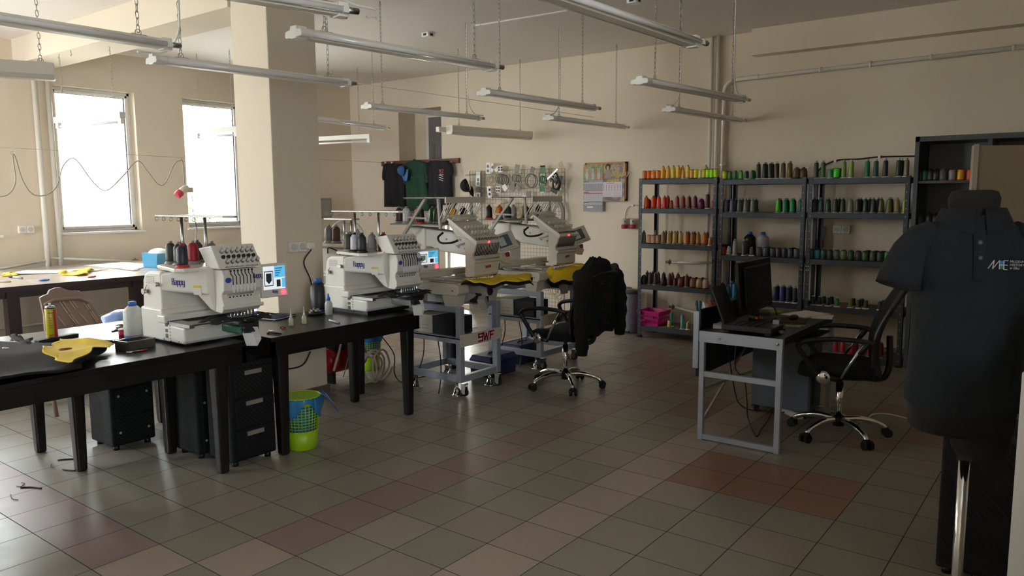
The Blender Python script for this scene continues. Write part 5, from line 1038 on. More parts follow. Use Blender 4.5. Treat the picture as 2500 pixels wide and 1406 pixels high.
def ring_hoop(lab, c, R, arms, m, n=2, sx=0.95, holes=(), group='embroidery hoops on the wire grid', r=0.007):
    t = thing('embroidery_hoop', lab, 'hoop', AY(c[0], c[1], yh), 0, group)
    for k in range(n):
        o = AY(c[0]+k*4.5, c[1]+k*1.0, yh-0.004+k*0.014); MB().torus(o, R, r, (0, 1, 0), 26, 6, sx=sx).build('ring', m, t)
    for (u0, v0, u1, v1, w, mm) in arms:
        mb = MB(); plate(mb, u0, v0, u1, v1, w, 0, yh-0.012); mb.build('bracket', mm, t)
    for (u, v, q) in holes: o = AY(u, v, yh-0.02); MB().cyl(o, o-V3(0, 0.002, 0), q, n=14).build('bracket_hole', M['dark'], t)
    return t
def flat_clip(lab, pts, holes, m, w):
    t = thing('hoop_bracket', lab, 'bracket', AY(pts[0][0], pts[0][1], yh), 0, 'hoop brackets on the wire grid')
    mb = MB(); plate(mb, *pts[0], *pts[1], w, 0, yh-0.01); mb.build('plate', m, t)
    for (u, v, q) in holes: o = AY(u, v, yh-0.0145); MB().cyl(o, o-V3(0, 0.002, 0), q, n=12).torus(o, q, 0.003, (0, 1, 0), 12, 4).build('plate_hole', GR, t)
    return t
flat_clip('white bracket with two holes at top left of the wire grid', ((1192, 397), (1192, 424)), ((1191, 406, .018), (1191, 417, .018)), WH, 0.075)
flat_clip('second white bracket half behind the top left one', ((1202, 399), (1201, 420)), ((1202, 408, .016),), WH, 0.045)
flat_clip('long white bracket strip on the narrow left grid panel, upper', ((1168, 420), (1166, 454)), ((1167, 439, .02), (1167, 448, .018)), WH, 0.075)
flat_clip('long white bracket strip on the narrow left grid panel, lower', ((1168, 470), (1167, 503)), ((1167, 477, .02), (1167, 486, .012), (1167, 496, .01)), WH, 0.065)
ring_hoop('small round grey hoop between the two white strips on the left panel', (1168, 463), 0.034, [], GR, 3)
ring_hoop('rounded square pale hoop under the top left bracket', (1195, 438), 0.05, [(1193, 455, 1196, 482, 0.07, WH)], BG, 2, 1.0, ((1195, 463, .018), (1195, 474, .018)))
ring_hoop('round grey hoop with white slotted brackets, second along the grid', (1219, 436), 0.065, [(1220, 405, 1222, 420, 0.07, WH), (1216, 455, 1215, 470, 0.07, WH), (1209, 418, 1216, 410, 0.05, WH), (1229, 452, 1236, 464, 0.07, WH)], GR, 4, 0.95, ((1218, 409, .012), (1224, 409, .012), (1218, 415, .012), (1224, 415, .012), (1213, 459, .012), (1218, 459, .012), (1213, 466, .012), (1218, 466, .012)))
ring_hoop('small grey hoop with wide grey strap plates, third along the grid', (1256, 434), 0.045, [(1264, 402, 1260, 424, 0.07, GR), (1256, 444, 1249, 465, 0.085, GR), (1268, 462, 1258, 450, 0.05, GR)], GR, 3)
ring_hoop('large thin grey hoop in the middle of the wire grid', (1295, 441), 0.088, [(1302, 408, 1298, 421, 0.06, GR), (1290, 466, 1290, 480, 0.07, GR), (1272, 481, 1284, 479, 0.03, WH)], GR, 2)
t = ring_hoop('tall green rectangular hoop on the right part of the grid', (1324, 438), 0.045, [(1325, 404, 1325, 424, 0.075, GN), (1323, 452, 1324, 468, 0.075, GN), (1325, 403, 1325, 407, 0.075, WH), (1324, 468, 1324, 471, 0.06, WH)], GN, 2, 0.85)
for s_ in (-1, 1): mb = MB(); plate(mb, 1324+s_*8, 422, 1324+s_*8, 454, 0.012, 0, yh-0.005); mb.build('side_bar', GN, t)
t = thing('cap_frame', 'tangle of black and steel cap frames at the right end of the grid', 'cap frame', AY(1352, 440, yh), 0)
for k, (u, v, R, tl) in enumerate(((1352, 440, .075, .5), (1356, 436, .07, .8), (1350, 444, .065, .2), (1358, 448, .075, 1.0))): MB().torus(AY(u, v, yh-0.02-0.012*k), R, 0.012 if k % 2 else 0.007, (0.5*math.sin(tl*3), 1, 0.5*math.cos(tl*2)), 24, 6, sx=0.7).build('frame_band', DK if k % 2 else M['steel'], t)
for (u0, v0, u1, v1, w, mm) in ((1367, 396, 1372, 410, .06, BG), (1343, 470, 1348, 475, .05, BG), (1340, 448, 1356, 452, .05, BG), (1362, 412, 1336, 438, .025, M['steel']), (1372, 430, 1362, 465, .04, DK), (1345, 462, 1360, 470, .05, DK)):
    mb = MB(); plate(mb, u0, v0, u1, v1, w, 0, yh-0.05); mb.build('clamp_plate', mm, t)
for (c, lab, arms) in (((1211, 517), 'round beige wooden hoop with straps low on the grid, left one', [(1220, 488, 1214, 505, .08, BG), (1209, 530, 1203, 546, .1, BG), (1217, 533, 1220, 548, .07, BG)]), ((1246, 516), 'round beige wooden hoop with straps low on the grid behind the thread tubes', [(1252, 492, 1249, 504, .08, BG), (1243, 530, 1237, 544, .09, BG)])):
    ring_hoop(lab, c, 0.055, arms, BG, 4, 0.9)
t = thing('coil_cord', 'dark springy coil cord stretched across the top of the left grid panel', 'cord', AY(1160, 424, yh))
MB().tube([AY(1136+k*0.55, 428-k*0.05+2.2*math.sin(k*0.9), yh-0.01+0.012*math.cos(k*0.9)) for k in range(70)], 0.002, 4).build('coil', M['dark'], t)
t = thing('cable_bundle', 'thick grey cable bundle hanging at the right edge of the grid', 'cable', AY(1372, 500, yh))
for k in range(3): MB().tube(bez([AY(1350+k*2, 491, yh), AY(1364+k*3, 496, yh), AY(1372+k*2.5, 520, yh), AY(1368+k*3, 548, yh), AY(1360+k*2, 570, yh)], 6), 0.012, 6).build('cord', GR, t)
t = thing('hose_coil', 'coils of pale hose hanging behind the further cream machine', 'hose', AY(1356, 700, yh))
for k in range(4): MB().torus(AY(1350+k*5, 690+k*5, yh-0.02*k-0.03), 0.15+0.012*k, 0.008, (0.3*(k-1.5), 1, 0.1), 26, 6, sx=0.55).build('hose_loop', mat('pale_hose', 'cbbba8', 0.4), t)
t = thing('cardboard_piece', 'folded beige cardboard behind the nearer cream machine screen', 'cardboard', (AY(1240, 600, YB-0.12)))
MB().bar(AY(1200, 570, YB-0.1), AY(1206, 590, YB-0.1), 0.09, 0.05, up=(0, 1, 0)).build('board', BG, t); 
# calendars on a cork board
yk = YB-0.02
a, b = AY(1431, 398, yk), AY(1530, 490, yk)
kb = thing('cork_board', 'wooden framed cork board under the calendars right of the grid', 'board', ((a[0]+b[0])/2, yk, b[2]))
zt, zb = a[2]+0.0, b[2]
fr = mat('pine_frame', 'b06c38', 0.5, var=0.1)
MB().box(a[0], b[0], yk-0.006, yk+0.015, zb, zt).build('cork', mat('cork', '8c6844', 0.9, var=0.2, scale=80), kb)
for q in ((a[0], b[0], zt-0.02, zt), (a[0], b[0], zb, zb+0.02), (a[0], a[0]+0.02, zb, zt), (b[0]-0.02, b[0], zb, zt)): MB().box(q[0], q[1], yk-0.02, yk+0.015, q[2], q[3]).build('frame', fr, kb)
def digits(mb, x0, x1, z0, z1, y, rows, cols, m, h):
    for r in range(rows):
        for c in range(cols): x = x0+(x1-x0)*(c+0.2)/cols; z = z1-(z1-z0)*(r+0.7)/rows; mb.box(x, x+h*0.8, y-0.0006, y, z, z+h, m)
def pic_mat(name, cols, scale):
    m = bpy.data.materials.new(name); m.use_nodes = True; n = m.node_tree.nodes; L = m.node_tree.links
    tc = n.new('ShaderNodeTexCoord'); vo = n.new('ShaderNodeTexNoise'); vo.inputs['Scale'].default_value = scale; vo.inputs['Detail'].default_value = 3; L.new(tc.outputs['Object'], vo.inputs['Vector'])
    cr = n.new('ShaderNodeValToRGB'); cr.color_ramp.interpolation = 'CONSTANT'
    while len(cr.color_ramp.elements) < len(cols): cr.color_ramp.elements.new(0.5)
    for k, c in enumerate(cols): e = cr.color_ramp.elements[k]; e.position = 0.0 if k == 0 else 0.33+0.34*k/len(cols); e.color = (*lin(c), 1)
    L.new(vo.outputs['Fac'], cr.inputs[0]); L.new(cr.outputs[0], n['Principled BSDF'].inputs['Base Color']); n['Principled BSDF'].inputs['Roughness'].default_value = 0.3
    return m
c1 = thing('wall_calendar', 'long three month calendar with husky puppies, left of the two', 'calendar', AY(1446, 518, yk-0.03))
A, B = AY(1423, 402, yk-0.03), AY(1472, 440, yk-0.03); zB = AY(1446, 517, yk-0.03)[2]; x0, x1 = A[0]+0.01, B[0]
y = yk-0.032
MB().box(x0, x1, y, y+0.003, B[2], A[2]).build('picture', pic_mat('dog_photo_background', ['3a6a30', '5a8a3c', 'c05040', '6a9a50', 'b84838'], 14), c1)
for fx in (0.2, 0.5, 0.8):
    xx = x0+(x1-x0)*fx; zz = B[2]+(A[2]-B[2])*0.45
    MB().ball((xx, y, zz-0.03), (0.026, 0.002, 0.055), 12, 8).ball((xx, y-0.001, zz+0.03), (0.023, 0.003, 0.026), 12, 8).ball((xx-0.015, y-0.001, zz+0.055), (0.007, 0.002, 0.014), 8, 6).ball((xx+0.015, y-0.001, zz+0.055), (0.007, 0.002, 0.014), 8, 6).build('puppy_picture', mat('puppy_fur', 'b4b0aa' if fx != .8 else 'b4b0aa', 0.5), c1)
    MB().ball((xx-0.009, y-0.0035, zz+0.034), (0.004, 0.001, 0.004), 6, 5).ball((xx+0.009, y-0.0035, zz+0.034), (0.004, 0.001, 0.004), 6, 5).ball((xx, y-0.0035, zz+0.022), (0.005, 0.001, 0.004), 6, 5).build('puppy_face', M['dark'], c1)
h = (B[2]-zB)/3
for k, col in enumerate(('a09ea6', 'c0bcc4', '9a98a0')):
    zt1 = B[2]-h*k; mb = MB().box(x0, x1, y, y+0.002, zt1-h+0.004, zt1, 0)
    digits(mb, x0, x1, zt1-h+0.02, zt1-0.045, y, 5, 8, 1, 0.006); mb.box(x0+0.01, x0+0.08, y-0.0006, y, zt1-0.02, zt1-0.012, 1)
    mb.box(x0+0.01, x1-0.01, y-0.0006, y, zt1-0.036, zt1-0.026, 2 if k == 1 else 3)
    mb.build('month_pad', [mat('month_'+col, col, 0.6), mat('ink', '4a4a52', 0.7), mat('red_band', 'b83050', 0.6), mat('pale_band', 'cfcdd2', 0.6)], c1)
mb = MB().box(x0+0.06, x0+0.14, y-0.001, y-0.0004, zB+0.05, zB+0.068); mb.build('print', M['white'], c1)
c2 = thing('wall_calendar', 'gold and purple picture calendar with white month sheet, right of the two', 'calendar', AY(1500, 492, yk-0.028))
A, B = AY(1473, 400, yk-0.026), AY(1525, 492, yk-0.026); y = yk-0.027; x0, x1 = A[0], B[0]; zm = AY(1500, 440, yk-0.026)[2]
MB().box(x0, x1, y, y+0.003, B[2], A[2]).build('backing', pic_mat('gold_purple_print', ['4a3450', '5a4058', '8a7028', 'a88c34', '54405a'], 9), c2)
w = x1-x0; cx, cz = x0+w*0.22, zm+0.09
MB().ball((cx, y-0.001, cz+0.075), (0.036, 0.001, 0.04), 14, 8, 1).ball((cx, y-0.002, cz+0.06), (0.019, 0.0015, 0.026), 12, 8, 0).prism([(cx-0.05, cz-0.06), (cx+0.05, cz-0.06), (cx+0.035, cz+0.02), (cx+0.012, cz+0.04), (cx-0.012, cz+0.04), (cx-0.035, cz+0.02)], 'y', y-0.0025, y-0.001, 2).build('portrait_picture', [mat('portrait_skin', 'b89880', 0.5), mat('portrait_hair', '3a2420', 0.6), mat('portrait_dress', '8c7a6c', 0.5)], c2)
mb = MB()
for k, q in enumerate('2021'): mb.text(q, (x0+w*(0.4+0.14*k), y-0.001, zm+0.14), (1, 0, 0), (0, 0, 1), 0.07, 0.001)
mb.build('lettering', mat('silver_ink', 'a8a494', 0.5), c2)
MB().text('Wilkasy', (x0+w*0.3, y-0.001, zm+0.035), (1, 0.0, 0.1), (-0.1, 0, 1), 0.085, 0.001, shear=0.4).tube([(x0+w*0.05, y-0.001, zm+0.015), (x0+w*0.4, y-0.001, zm+0.005), (x0+w*0.95, y-0.001, zm+0.035)], 0.003, 5).build('lettering', mat('gold_ink', 'c8a848', 0.4), c2)
mb = MB().box(x0, x1-0.03, y-0.006, y-0.001, B[2]+0.055, zm-0.02, 0); digits(mb, x0, x1-0.03, B[2]+0.13, zm-0.05, y-0.006, 5, 7, 1, 0.009); digits(mb, x0+0.01, x0+w*0.42, B[2]+0.06, B[2]+0.115, y-0.006, 5, 7, 1, 0.004); digits(mb, x0+w*0.48, x1-0.04, B[2]+0.06, B[2]+0.115, y-0.006, 5, 7, 1, 0.004)
mb.box(x0+0.05, x0+0.16, y-0.0066, y-0.006, zm-0.038, zm-0.033, 2); mb.build('month_sheet', [mat('month_sheet', 'd0c6ce', 0.6), mat('ink', '4a4a52', 0.7), mat('red_band', 'b83050', 0.6)], c2)
# red industrial plugs hung on the wall
ypl = YB-0.05
t = thing('power_plug', 'pair of grey and red industrial sockets hanging on cables left of the racks', 'socket', AY(1536, 560, ypl))
for u in (1525, 1545):
    p = AY(u, 544, ypl); MB().lathe([(0.02, 0.055), (0.034, 0.04), (0.036, -0.015), (0.034, -0.02)], p, 16).build('socket_body', mat('socket_grey', 'b8b2a6', 0.4), t)
    MB().lathe([(0.04, -0.02), (0.042, -0.06), (0.036, -0.07), (0.02, -0.072)], p, 16).build('socket_collar', mat('socket_red2', 'a82838', 0.4), t)
    MB().cyl(p+V3(0.02, -0.03, 0.02), p+V3(0.02, -0.038, 0.02), 0.008, n=10).build('latch', M['dark'], t)
gc = mat('grey_cord', 'a39a92', 0.6)
MB().tube(bez([AY(1543, 501, YB-0.015), AY(1533, 508, YB-0.02), AY(1528, 520, YB-0.02), AY(1527, 535, ypl)], 6), 0.005, 6).build('cord', gc, t)
MB().tube(bez([AY(1529, 540, ypl), AY(1532, 534, ypl), AY(1539, 533, ypl), AY(1545, 540, ypl)], 6), 0.005, 6).build('cord', gc, t)
MB().tube([AY(1543, 501, YB-0.015), AY(1600, 502, YB-0.015), AY(1740, 505, YB-0.015)], 0.004, 6).build('cord', gc, t)
p = AY(1544, 501, YB-0.01); MB().box(p[0]-0.02, p[0]+0.02, p[1]-0.012, p[1]+0.01, p[2]-0.012, p[2]+0.012).build('cable_clip', M['trim'], t)
t = thing('wall_cable', 'black cable clipped along the wall above the right rack', 'cable', AY(2100, 400, YB-0.012))
MB().tube(bez([AY(1985, 446, YB-0.012), AY(2000, 414, YB-0.012), AY(2040, 392, YB-0.012), AY(2100, 388, YB-0.012), AY(2147, 383, YB-0.012), AY(2240, 381, YB-0.012)], 6), 0.008, 6).build('cord', M['black'], t)
MB().tube([AY(1988, 440, YB-0.012), AY(1988, 500, YB-0.012)], 0.006, 6).build('cord', M['black'], t)
for u, v in ((2039, 393), (2147, 383)): p = AY(u, v, YB-0.012); MB().box(p[0]-0.012, p[0]+0.012, p[1]-0.012, p[1]+0.012, p[2]-0.014, p[2]+0.014).build('cable_clip', M['trim'], t)
t = thing('power_socket', 'grey and red industrial socket on the wall behind the right rack post', 'socket', AY(1995, 590, YB-0.05))
p = AY(1998, 580, YB-0.05); MB().box(p[0]-0.06, p[0]+0.06, YB-0.09, YB-0.002, p[2]-0.02, p[2]+0.12).build('socket_body', mat('socket_grey', 'b8b2a6', 0.4), t, bevel=0.01)
MB().cyl((p[0], YB-0.06, p[2]-0.02), (p[0], YB-0.06, p[2]-0.1), 0.055, n=18).build('socket_collar', mat('socket_red2', 'a82838', 0.4), t)
MB().cyl((p[0], YB-0.06, p[2]-0.1), (p[0], YB-0.06, p[2]-0.17), 0.045, n=18).build('plug', M['white'], t)
# fuse box and fan in the far corner
p0, p1 = AX(770, 484, XL+0.09), AX(811, 532, XL+0.09)
t = thing('fuse_box', 'grey fuse box on the window wall in the far corner', 'fuse box', ((XL+0.05), (p0[1]+p1[1])/2, p1[2]))
MB().box(XL, XL+0.09, p0[1]-0.15, p1[1], p1[2], p0[2]).build('box', mat('fuse_grey', '8e877e', 0.5), t, bevel=0.008)
MB().box(XL+0.09, XL+0.1, p0[1]-0.12, p1[1]-0.03, p1[2]+0.03, p0[2]-0.03).build('lid', mat('fuse_lid', '9a948c', 0.35), t, bevel=0.004)
MB().box(XL+0.1, XL+0.102, p1[1]-0.16, p1[1]-0.08, p1[2]+0.05, p1[2]+0.11).build('window', M['machg'], t)
MB().box(XL+0.0, XL+0.015, p0[1]-0.17, p1[1]+0.02, p1[2]-0.02, p0[2]+0.08).build('back_plate', M['wall'], t)
YFN = 3.6; c = AY(846, 579, YFN); R = abs(AY(882, 579, YFN)[0]-c[0])
t = thing('pedestal_fan', 'round pedestal fan in a wire cage behind the second white machine', 'fan', (c[0], YFN, 0)); ax = unit(CAM-c); ax[2] = 0; ax = unit(ax)
R = R*0.78
MB().torus(c, R, 0.009, ax, 32, 6).build('cage_rim', M['machg'], t)
cg = MB()
for k in range(5): cg.torus(c+ax*0.05*(1-((k+1)/6)**2), R*(k+1)/6, 0.002, ax, 28, 4)
r_ = unit(np.cross(ax, (0, 0, 1)))
for k in range(24): a_ = 2*PI*k/24; d = r_*math.cos(a_)+V3(0, 0, 1)*math.sin(a_); cg.tube([c+ax*0.06, c+ax*0.045+d*R*0.5, c+d*R], 0.0018, 4)
cg.build('cage', M['chain'], t)
MB().cyl(c-ax*0.03, c+ax*0.062, 0.05, n=18).build('hub', M['white'], t)
for k in range(3):
    a_ = 2*PI*k/3+0.4; d = r_*math.cos(a_)+V3(0, 0, 1)*math.sin(a_); e = r_*math.cos(a_+1.0)+V3(0, 0, 1)*math.sin(a_+1.0)
    MB().hexa([c+d*0.04, c+d*R*0.85, c+(d+e)/np.linalg.norm(d+e)*R*0.9, c+e*0.05], [c+d*0.04+ax*0.02, c+d*R*0.85+ax*0.004, c+(d+e)/np.linalg.norm(d+e)*R*0.9+ax*0.012, c+e*0.05+ax*0.02]).build('blade', mat('fan_blade', '8e8c8a', 0.4), t)
MB().cyl((c[0], YFN, 0.02), (c[0]-ax[0]*0.05, YFN-ax[1]*0.05, c[2]), 0.015).build('stand_pole', M['white'], t)
MB().lathe([(0.22, 0), (0.22, 0.015), (0.03, 0.04)], (c[0], YFN, 0), 20).build('base', M['white'], t); MB().box(c[0]-0.06, c[0]+0.06, YFN+0.0, YFN+0.14, c[2]-0.06, c[2]+0.06).build('motor', M['white'], t, bevel=0.02)
# things on the recess ledge
q = AY(1040, 538, YB+0.1); t = thing('ruler', 'green ruler lying on the recess ledge below the green shirt', 'ruler', q)
MB().box(q[0]-0.25, q[0]+0.2, YB+0.02, YB+0.05, 1.2365, 1.246).build('strip', mat('green_ruler', '1f9050', 0.4), t); t2 = MB().bar(AY(1000, 522, YB+0.02)-V3(0, 0, 0), AY(1075, 522, YB+0.02), 0.03, 0.01).build('steel_rod', M['steel'], org=AY(1000, 522, YB+0.02)); tag(t2, 'thin steel rod across the recess just above its ledge', 'rod')
# ------------------------------------------------------------------ computer desk
DX0, DX1, DY0, DY1, DZ = 1.07, 1.612, 1.735, 2.905, 0.735
t = thing('computer_desk', 'desk with silver steel frame and black top in front of the racks', 'desk', (1.34, 2.3, 0))
MB().box(DX0+0.0, DX1, DY0+0.003, DY1, DZ-0.018, DZ).build('desk_top', mat('black_laminate', '141212', 0.35, var=0.15, scale=20), t)
w = 0.035
for x in (DX0, DX1-w):
    for y in (DY0, DY1-w): MB().box(x, x+w, y, y+w, 0, DZ-0.018).build('leg', M['silver'], t, bevel=0.003)
for y in (DY0, DY1-w):
    MB().box(DX0+w, DX1-w, y+0.004, y+w-0.004, 0.006, 0.04).build('foot_rail', M['silver'], t)
    MB().box(DX0+w, DX1-w, y+0.004, y+w-0.004, 0.43, 0.465).build('side_rail', M['silver'], t)
    MB().box(DX0-0.002, DX1+0.002, y-0.002, y+w, DZ-0.075, DZ-0.001).build('top_rail', M['silver'], t, bevel=0.002)
for x in (DX0+0.14, DX1-0.03): MB().lathe([(0.011, 0), (0.011, 0.005), (0.005, 0.009)], (x, DY0-0.002, DZ-0.035), 14, axis=(0, -1, 0)).build('bolt', M['chrome'], t)
MB().box(DX1-w+0.005, DX1-0.008, DY0+w, DY1-w, DZ-0.05, DZ-0.018).build('long_rail', M['black'], t)
MB().box(DX1-0.45, DX1-0.02, DY1-0.5, DY1-0.04, DZ-0.12, DZ-0.11).build('keyboard_tray', M['black'], t)
MB().box(DX0-0.03, DX0-0.012, DY0+0.02, DY1+0.0, 0.42, DZ+0.13).build('back_panel', M['black'], t)
for y in (DY0-0.005, DY1-0.02): MB().box(DX0-0.042, DX0-0.004, y, y+0.026, 0.48, DZ+0.125).build('panel_post', M['silver'], t, bevel=0.002)
MB().bar((DX0+0.01, DY0+0.03, 0.1), (DX0+0.01, DY1-0.03, 0.66), 0.012, 0.02).build('brace', M['machg'], t); MB().bar((DX0+0.018, DY1-0.03, 0.28), (DX0+0.018, DY0+0.03, 0.34), 0.012, 0.02).build('brace', M['machg'], t)
# pedestal cabinet under the far end
o = thing('desk_cabinet', 'grey cabinet standing under the far end of the computer desk', 'cabinet', (1.47, 2.66, 0.04))
MB().box(1.12, 1.53, 2.60, 2.86, 0.055, 0.56).build('body', mat('cabinet_blue_grey', '6d7686', 0.55, var=0.05, scale=30), o)
MB().box(1.53, 1.545, 2.60, 2.86, 0.06, 0.55).build('door', mat('cabinet_door_dark', '4a5058', 0.5), o); MB().box(1.545, 1.55, 2.66, 2.70, 0.1, 0.5).build('handle', M['black'], o)
for x in (1.15, 1.5):
    for y in (2.63, 2.83): MB().box(x-0.015, x+0.015, y-0.015, y+0.015, 0, 0.056).build('foot', M['black'], o)
# monitor seen from behind
mc = V3(1.2, 2.36, DZ); t = thing('monitor', 'black computer monitor seen from behind on the desk', 'monitor', mc)
mz = MB(); pa, pb, pcv, pd = AX(1806, 650, 1.27), AX(1886, 638, 1.27), AX(1897, 716, 1.27), AX(1820, 738, 1.27)
a0, b0, c0, d0_ = V3(1.2, 1.98, 1.165), V3(1.2, 2.60, 1.165), V3(1.23, 2.60, 0.815), V3(1.23, 1.98, 0.815)
def mon(d0, d1, s=1.0, k=0.0):
    cc = (a0+b0+c0+d0_)/4; P4 = [cc+(q-cc)*s for q in (d0_, c0, b0, a0)]; n_ = unit(np.cross(b0-a0, d0_-a0)); n_ = n_ if n_[0] > 0 else -n_
    return [p+n_*d0 for p in P4], [p+n_*d1 for p in P4], n_
l_, h_, nn = mon(0, 0.025); MB().hexa(l_, h_).build('screen_casing', mat('glossy_black', '0a0a0b', 0.38, spec=0.3), t, bevel=0.005)
l_, h_, nn = mon(0.025, 0.05, 0.8); MB().hexa(l_, h_).build('rear_cover', mat('glossy_black', '0a0a0b', 0.38, spec=0.3), t, bevel=0.012)
lg = (a0+c0)/2+nn*0.0505
MB().torus(lg, 0.055, 0.0018, nn, 28, 5).bar(lg+V3(0, -0.02, -0.04), lg+V3(0, 0.01, 0.04), 0.006, 0.001, up=nn).bar(lg+V3(0, 0.01, 0.03), lg+V3(0, 0.02, -0.03), 0.006, 0.001, up=nn).build('emblem', mat('logo_grey', '3c3b36', 0.3), t)
MB().box(1.215, 1.245, 2.22, 2.36, DZ+0.015, 0.95).build('neck', M['black'], t, bevel=0.006); MB().box(1.1, 1.34, 2.12, 2.46, DZ, DZ+0.018).build('stand_base', M['black'], t, bevel=0.008)
MB().tube(bez([(1.25, 2.55, 0.83), (1.27, 2.6, 0.79), (1.28, 2.62, 0.745), (1.25, 2.7, 0.742)], 6), 0.004, 6).build('cord', M['black'], t)
# laptop, nearly edge on
L0 = AZ(1782, 812, DZ); t = thing('laptop', 'open black laptop standing at the near end of the desk', 'laptop', (1.32, 1.86, DZ))
MB().box(1.2, 1.53, 1.775, 1.995, DZ+0.012, DZ+0.05).build('base', M['black'], t, bevel=0.006)
for x in (1.23, 1.5): MB().box(x-0.02, x+0.02, 1.79, 1.98, DZ, DZ+0.013).build('foot', M['rubber'], t)
sa, sb = V3(1.205, 1.79, DZ+0.05), V3(1.115, 1.79, DZ+0.28)
MB().hexa([sa+V3(0, 0, 0), sa+V3(0.012, 0, 0.004), sa+V3(0.012, 0.22, 0.004), sa+V3(0, 0.22, 0)], [sb, sb+V3(0.01, 0, 0.004), sb+V3(0.01, 0.22, 0.004), sb+V3(0, 0.22, 0)]).build('screen', mat('laptop_lid', '1c1d1f', 0.4), t, bevel=0.003)
kb_ = MB(); 
for r in range(4):
    for k in range(11): kb_.box(1.25+r*0.045, 1.28+r*0.045, 1.79+k*0.018, 1.804+k*0.018, DZ+0.05, DZ+0.053)
kb_.build('keyboard', mat('key_dark', '232325', 0.5), t)
MB().box(1.47, 1.51, 1.97, 2.0, DZ+0.05, DZ+0.075).cyl((1.5, 1.98, DZ+0.05), (1.54, 2.0, DZ+0.01), 0.006).build('clip', M['steel'], t)
def flat_box(name, lab, cat, c, sx, sy, sz, m, rz=0.0, bev=0.002, z=DZ, group=None, zoff=0.0005):
    mb = MB(); mb.M = Matrix.Translation((c[0], c[1], z+zoff))@Matrix.Rotation(rz, 4, 'Z'); mb.box(-sx/2, sx/2, -sy/2, sy/2, 0, sz)
    o = mb.build(name, m, org=(c[0], c[1], z), bevel=bev); return tag(o, lab, cat, group)
flat_box('note_block', 'white memo block on the near left corner of the desk', 'memo block', AZ(1758, 801, DZ), 0.09, 0.075, 0.025, M['white'], 0.35)
t = thing('book', 'white and orange booklets leaning against the desk panel', 'book', (1.1, 1.9, DZ))
MB().bar(AZ(1748, 790, DZ)+V3(0, 0, 0.004), AZ(1733, 776, DZ)+V3(0.0, 0.0, 0.09), 0.012, 0.12, up=(0, 1, 0)).build('cover', M['white'], t); MB().bar(AZ(1757, 788, DZ)+V3(0, 0.02, 0.004), AZ(1743, 776, DZ)+V3(0, 0.02, 0.095), 0.03, 0.12, up=(0, 1, 0)).build('book_block', mat('orange_cover', '8a3c1c', 0.6), t)
t = thing('pliers', 'tool with two blue handles standing in the corner of the desk panel', 'pliers', (1.06, 1.77, DZ))
for s_ in (-1, 1): q = AY(1705+s_*4.5, 748, 1.77); MB().tube(bez([(1.06, 1.77, DZ+0.02), (q[0]*0.5+0.53, 1.77, DZ+0.06), (q[0], 1.77, q[2]+0.03), (q[0]+0.002*s_, 1.77, q[2]+0.05-0.045)], 5), 0.009, 8).build('handle', mat('teal_grip', '1c5470', 0.4), t)
flat_box('phone', 'lime green phone lying behind the tools on the desk', 'phone', AZ(1885, 763, DZ), 0.075, 0.15, 0.01, mat('lime_case', '8ea020', 0.4), -0.9)
flat_box('paper_sheet', 'white paper sheets at the far right corner of the desk', 'paper', AZ(1965, 768, DZ), 0.21, 0.3, 0.006, M['paper'], -0.35, 0)
flat_box('paper_sheet', 'second white sheet half under the papers at the desk edge', 'paper', AZ(2008, 774, DZ), 0.14, 0.2, 0.003, M['paper'], 0.2, 0)
flat_box('mouse_pad', 'brown mouse pad on the right side of the desk', 'mouse pad', AZ(1938, 783, DZ), 0.18, 0.22, 0.004, mat('brown_pad', '4a3428', 0.8), 0.2)
p = AZ(1938, 781, DZ); ms = MB().ball((p[0], p[1], DZ+0.018), (0.032, 0.055, 0.02), 14, 8).box(p[0]-0.003, p[0]+0.003, p[1]-0.02, p[1]-0.005, DZ+0.034, DZ+0.039).build('computer_mouse', M['black'], org=(p[0], p[1], DZ)); tag(ms, 'black computer mouse on the brown mouse pad', 'mouse')
flat_box('sticky_note', 'pale yellow notes near the front edge of the desk', 'note', AZ(1935, 797, DZ), 0.1, 0.075, 0.006, mat('pale_yellow_note', '8e8850', 0.7), 0.3)
pen('pen', 'silver pen by the notes at the front edge of the desk', AZ(1915, 793, DZ+0.007), AZ(1965, 796, DZ+0.007), M['steel'], M['steel'], 0.004)
pen('screwdriver', 'green and orange handled tool lying behind the laptop', AZ(1850, 777, DZ+0.06), AZ(1828, 772, DZ+0.06), mat('orange_grip', 'c8561c', 0.4), mat('green_grip', '2a9030', 0.4), 0.009, 'tool')
o = MB().ball(AZ(1858, 778, DZ+0.015), 0.014, 10, 7).build('thread_ball', mat('orange_ball', 'c85020', 0.5), org=AZ(1858, 778, DZ)); tag(o, 'small orange ball of thread on the desk behind the laptop', 'ball')
flat_box('tape_roll', 'dark boxes and leads piled before the monitor base', 'box', AZ(1862, 770, DZ), 0.1, 0.09, 0.03, mat('dark_blue_box', '1d2a34', 0.5), 0.5)
o = MB().ball(AZ(1907, 811, DZ+0.012), (0.018, 0.014, 0.012), 10, 7).build('eraser', mat('eraser_pink', 'a08078', 0.6), org=AZ(1907, 812, DZ)); tag(o, 'small pinkish lump at the near right corner of the desk', 'eraser')
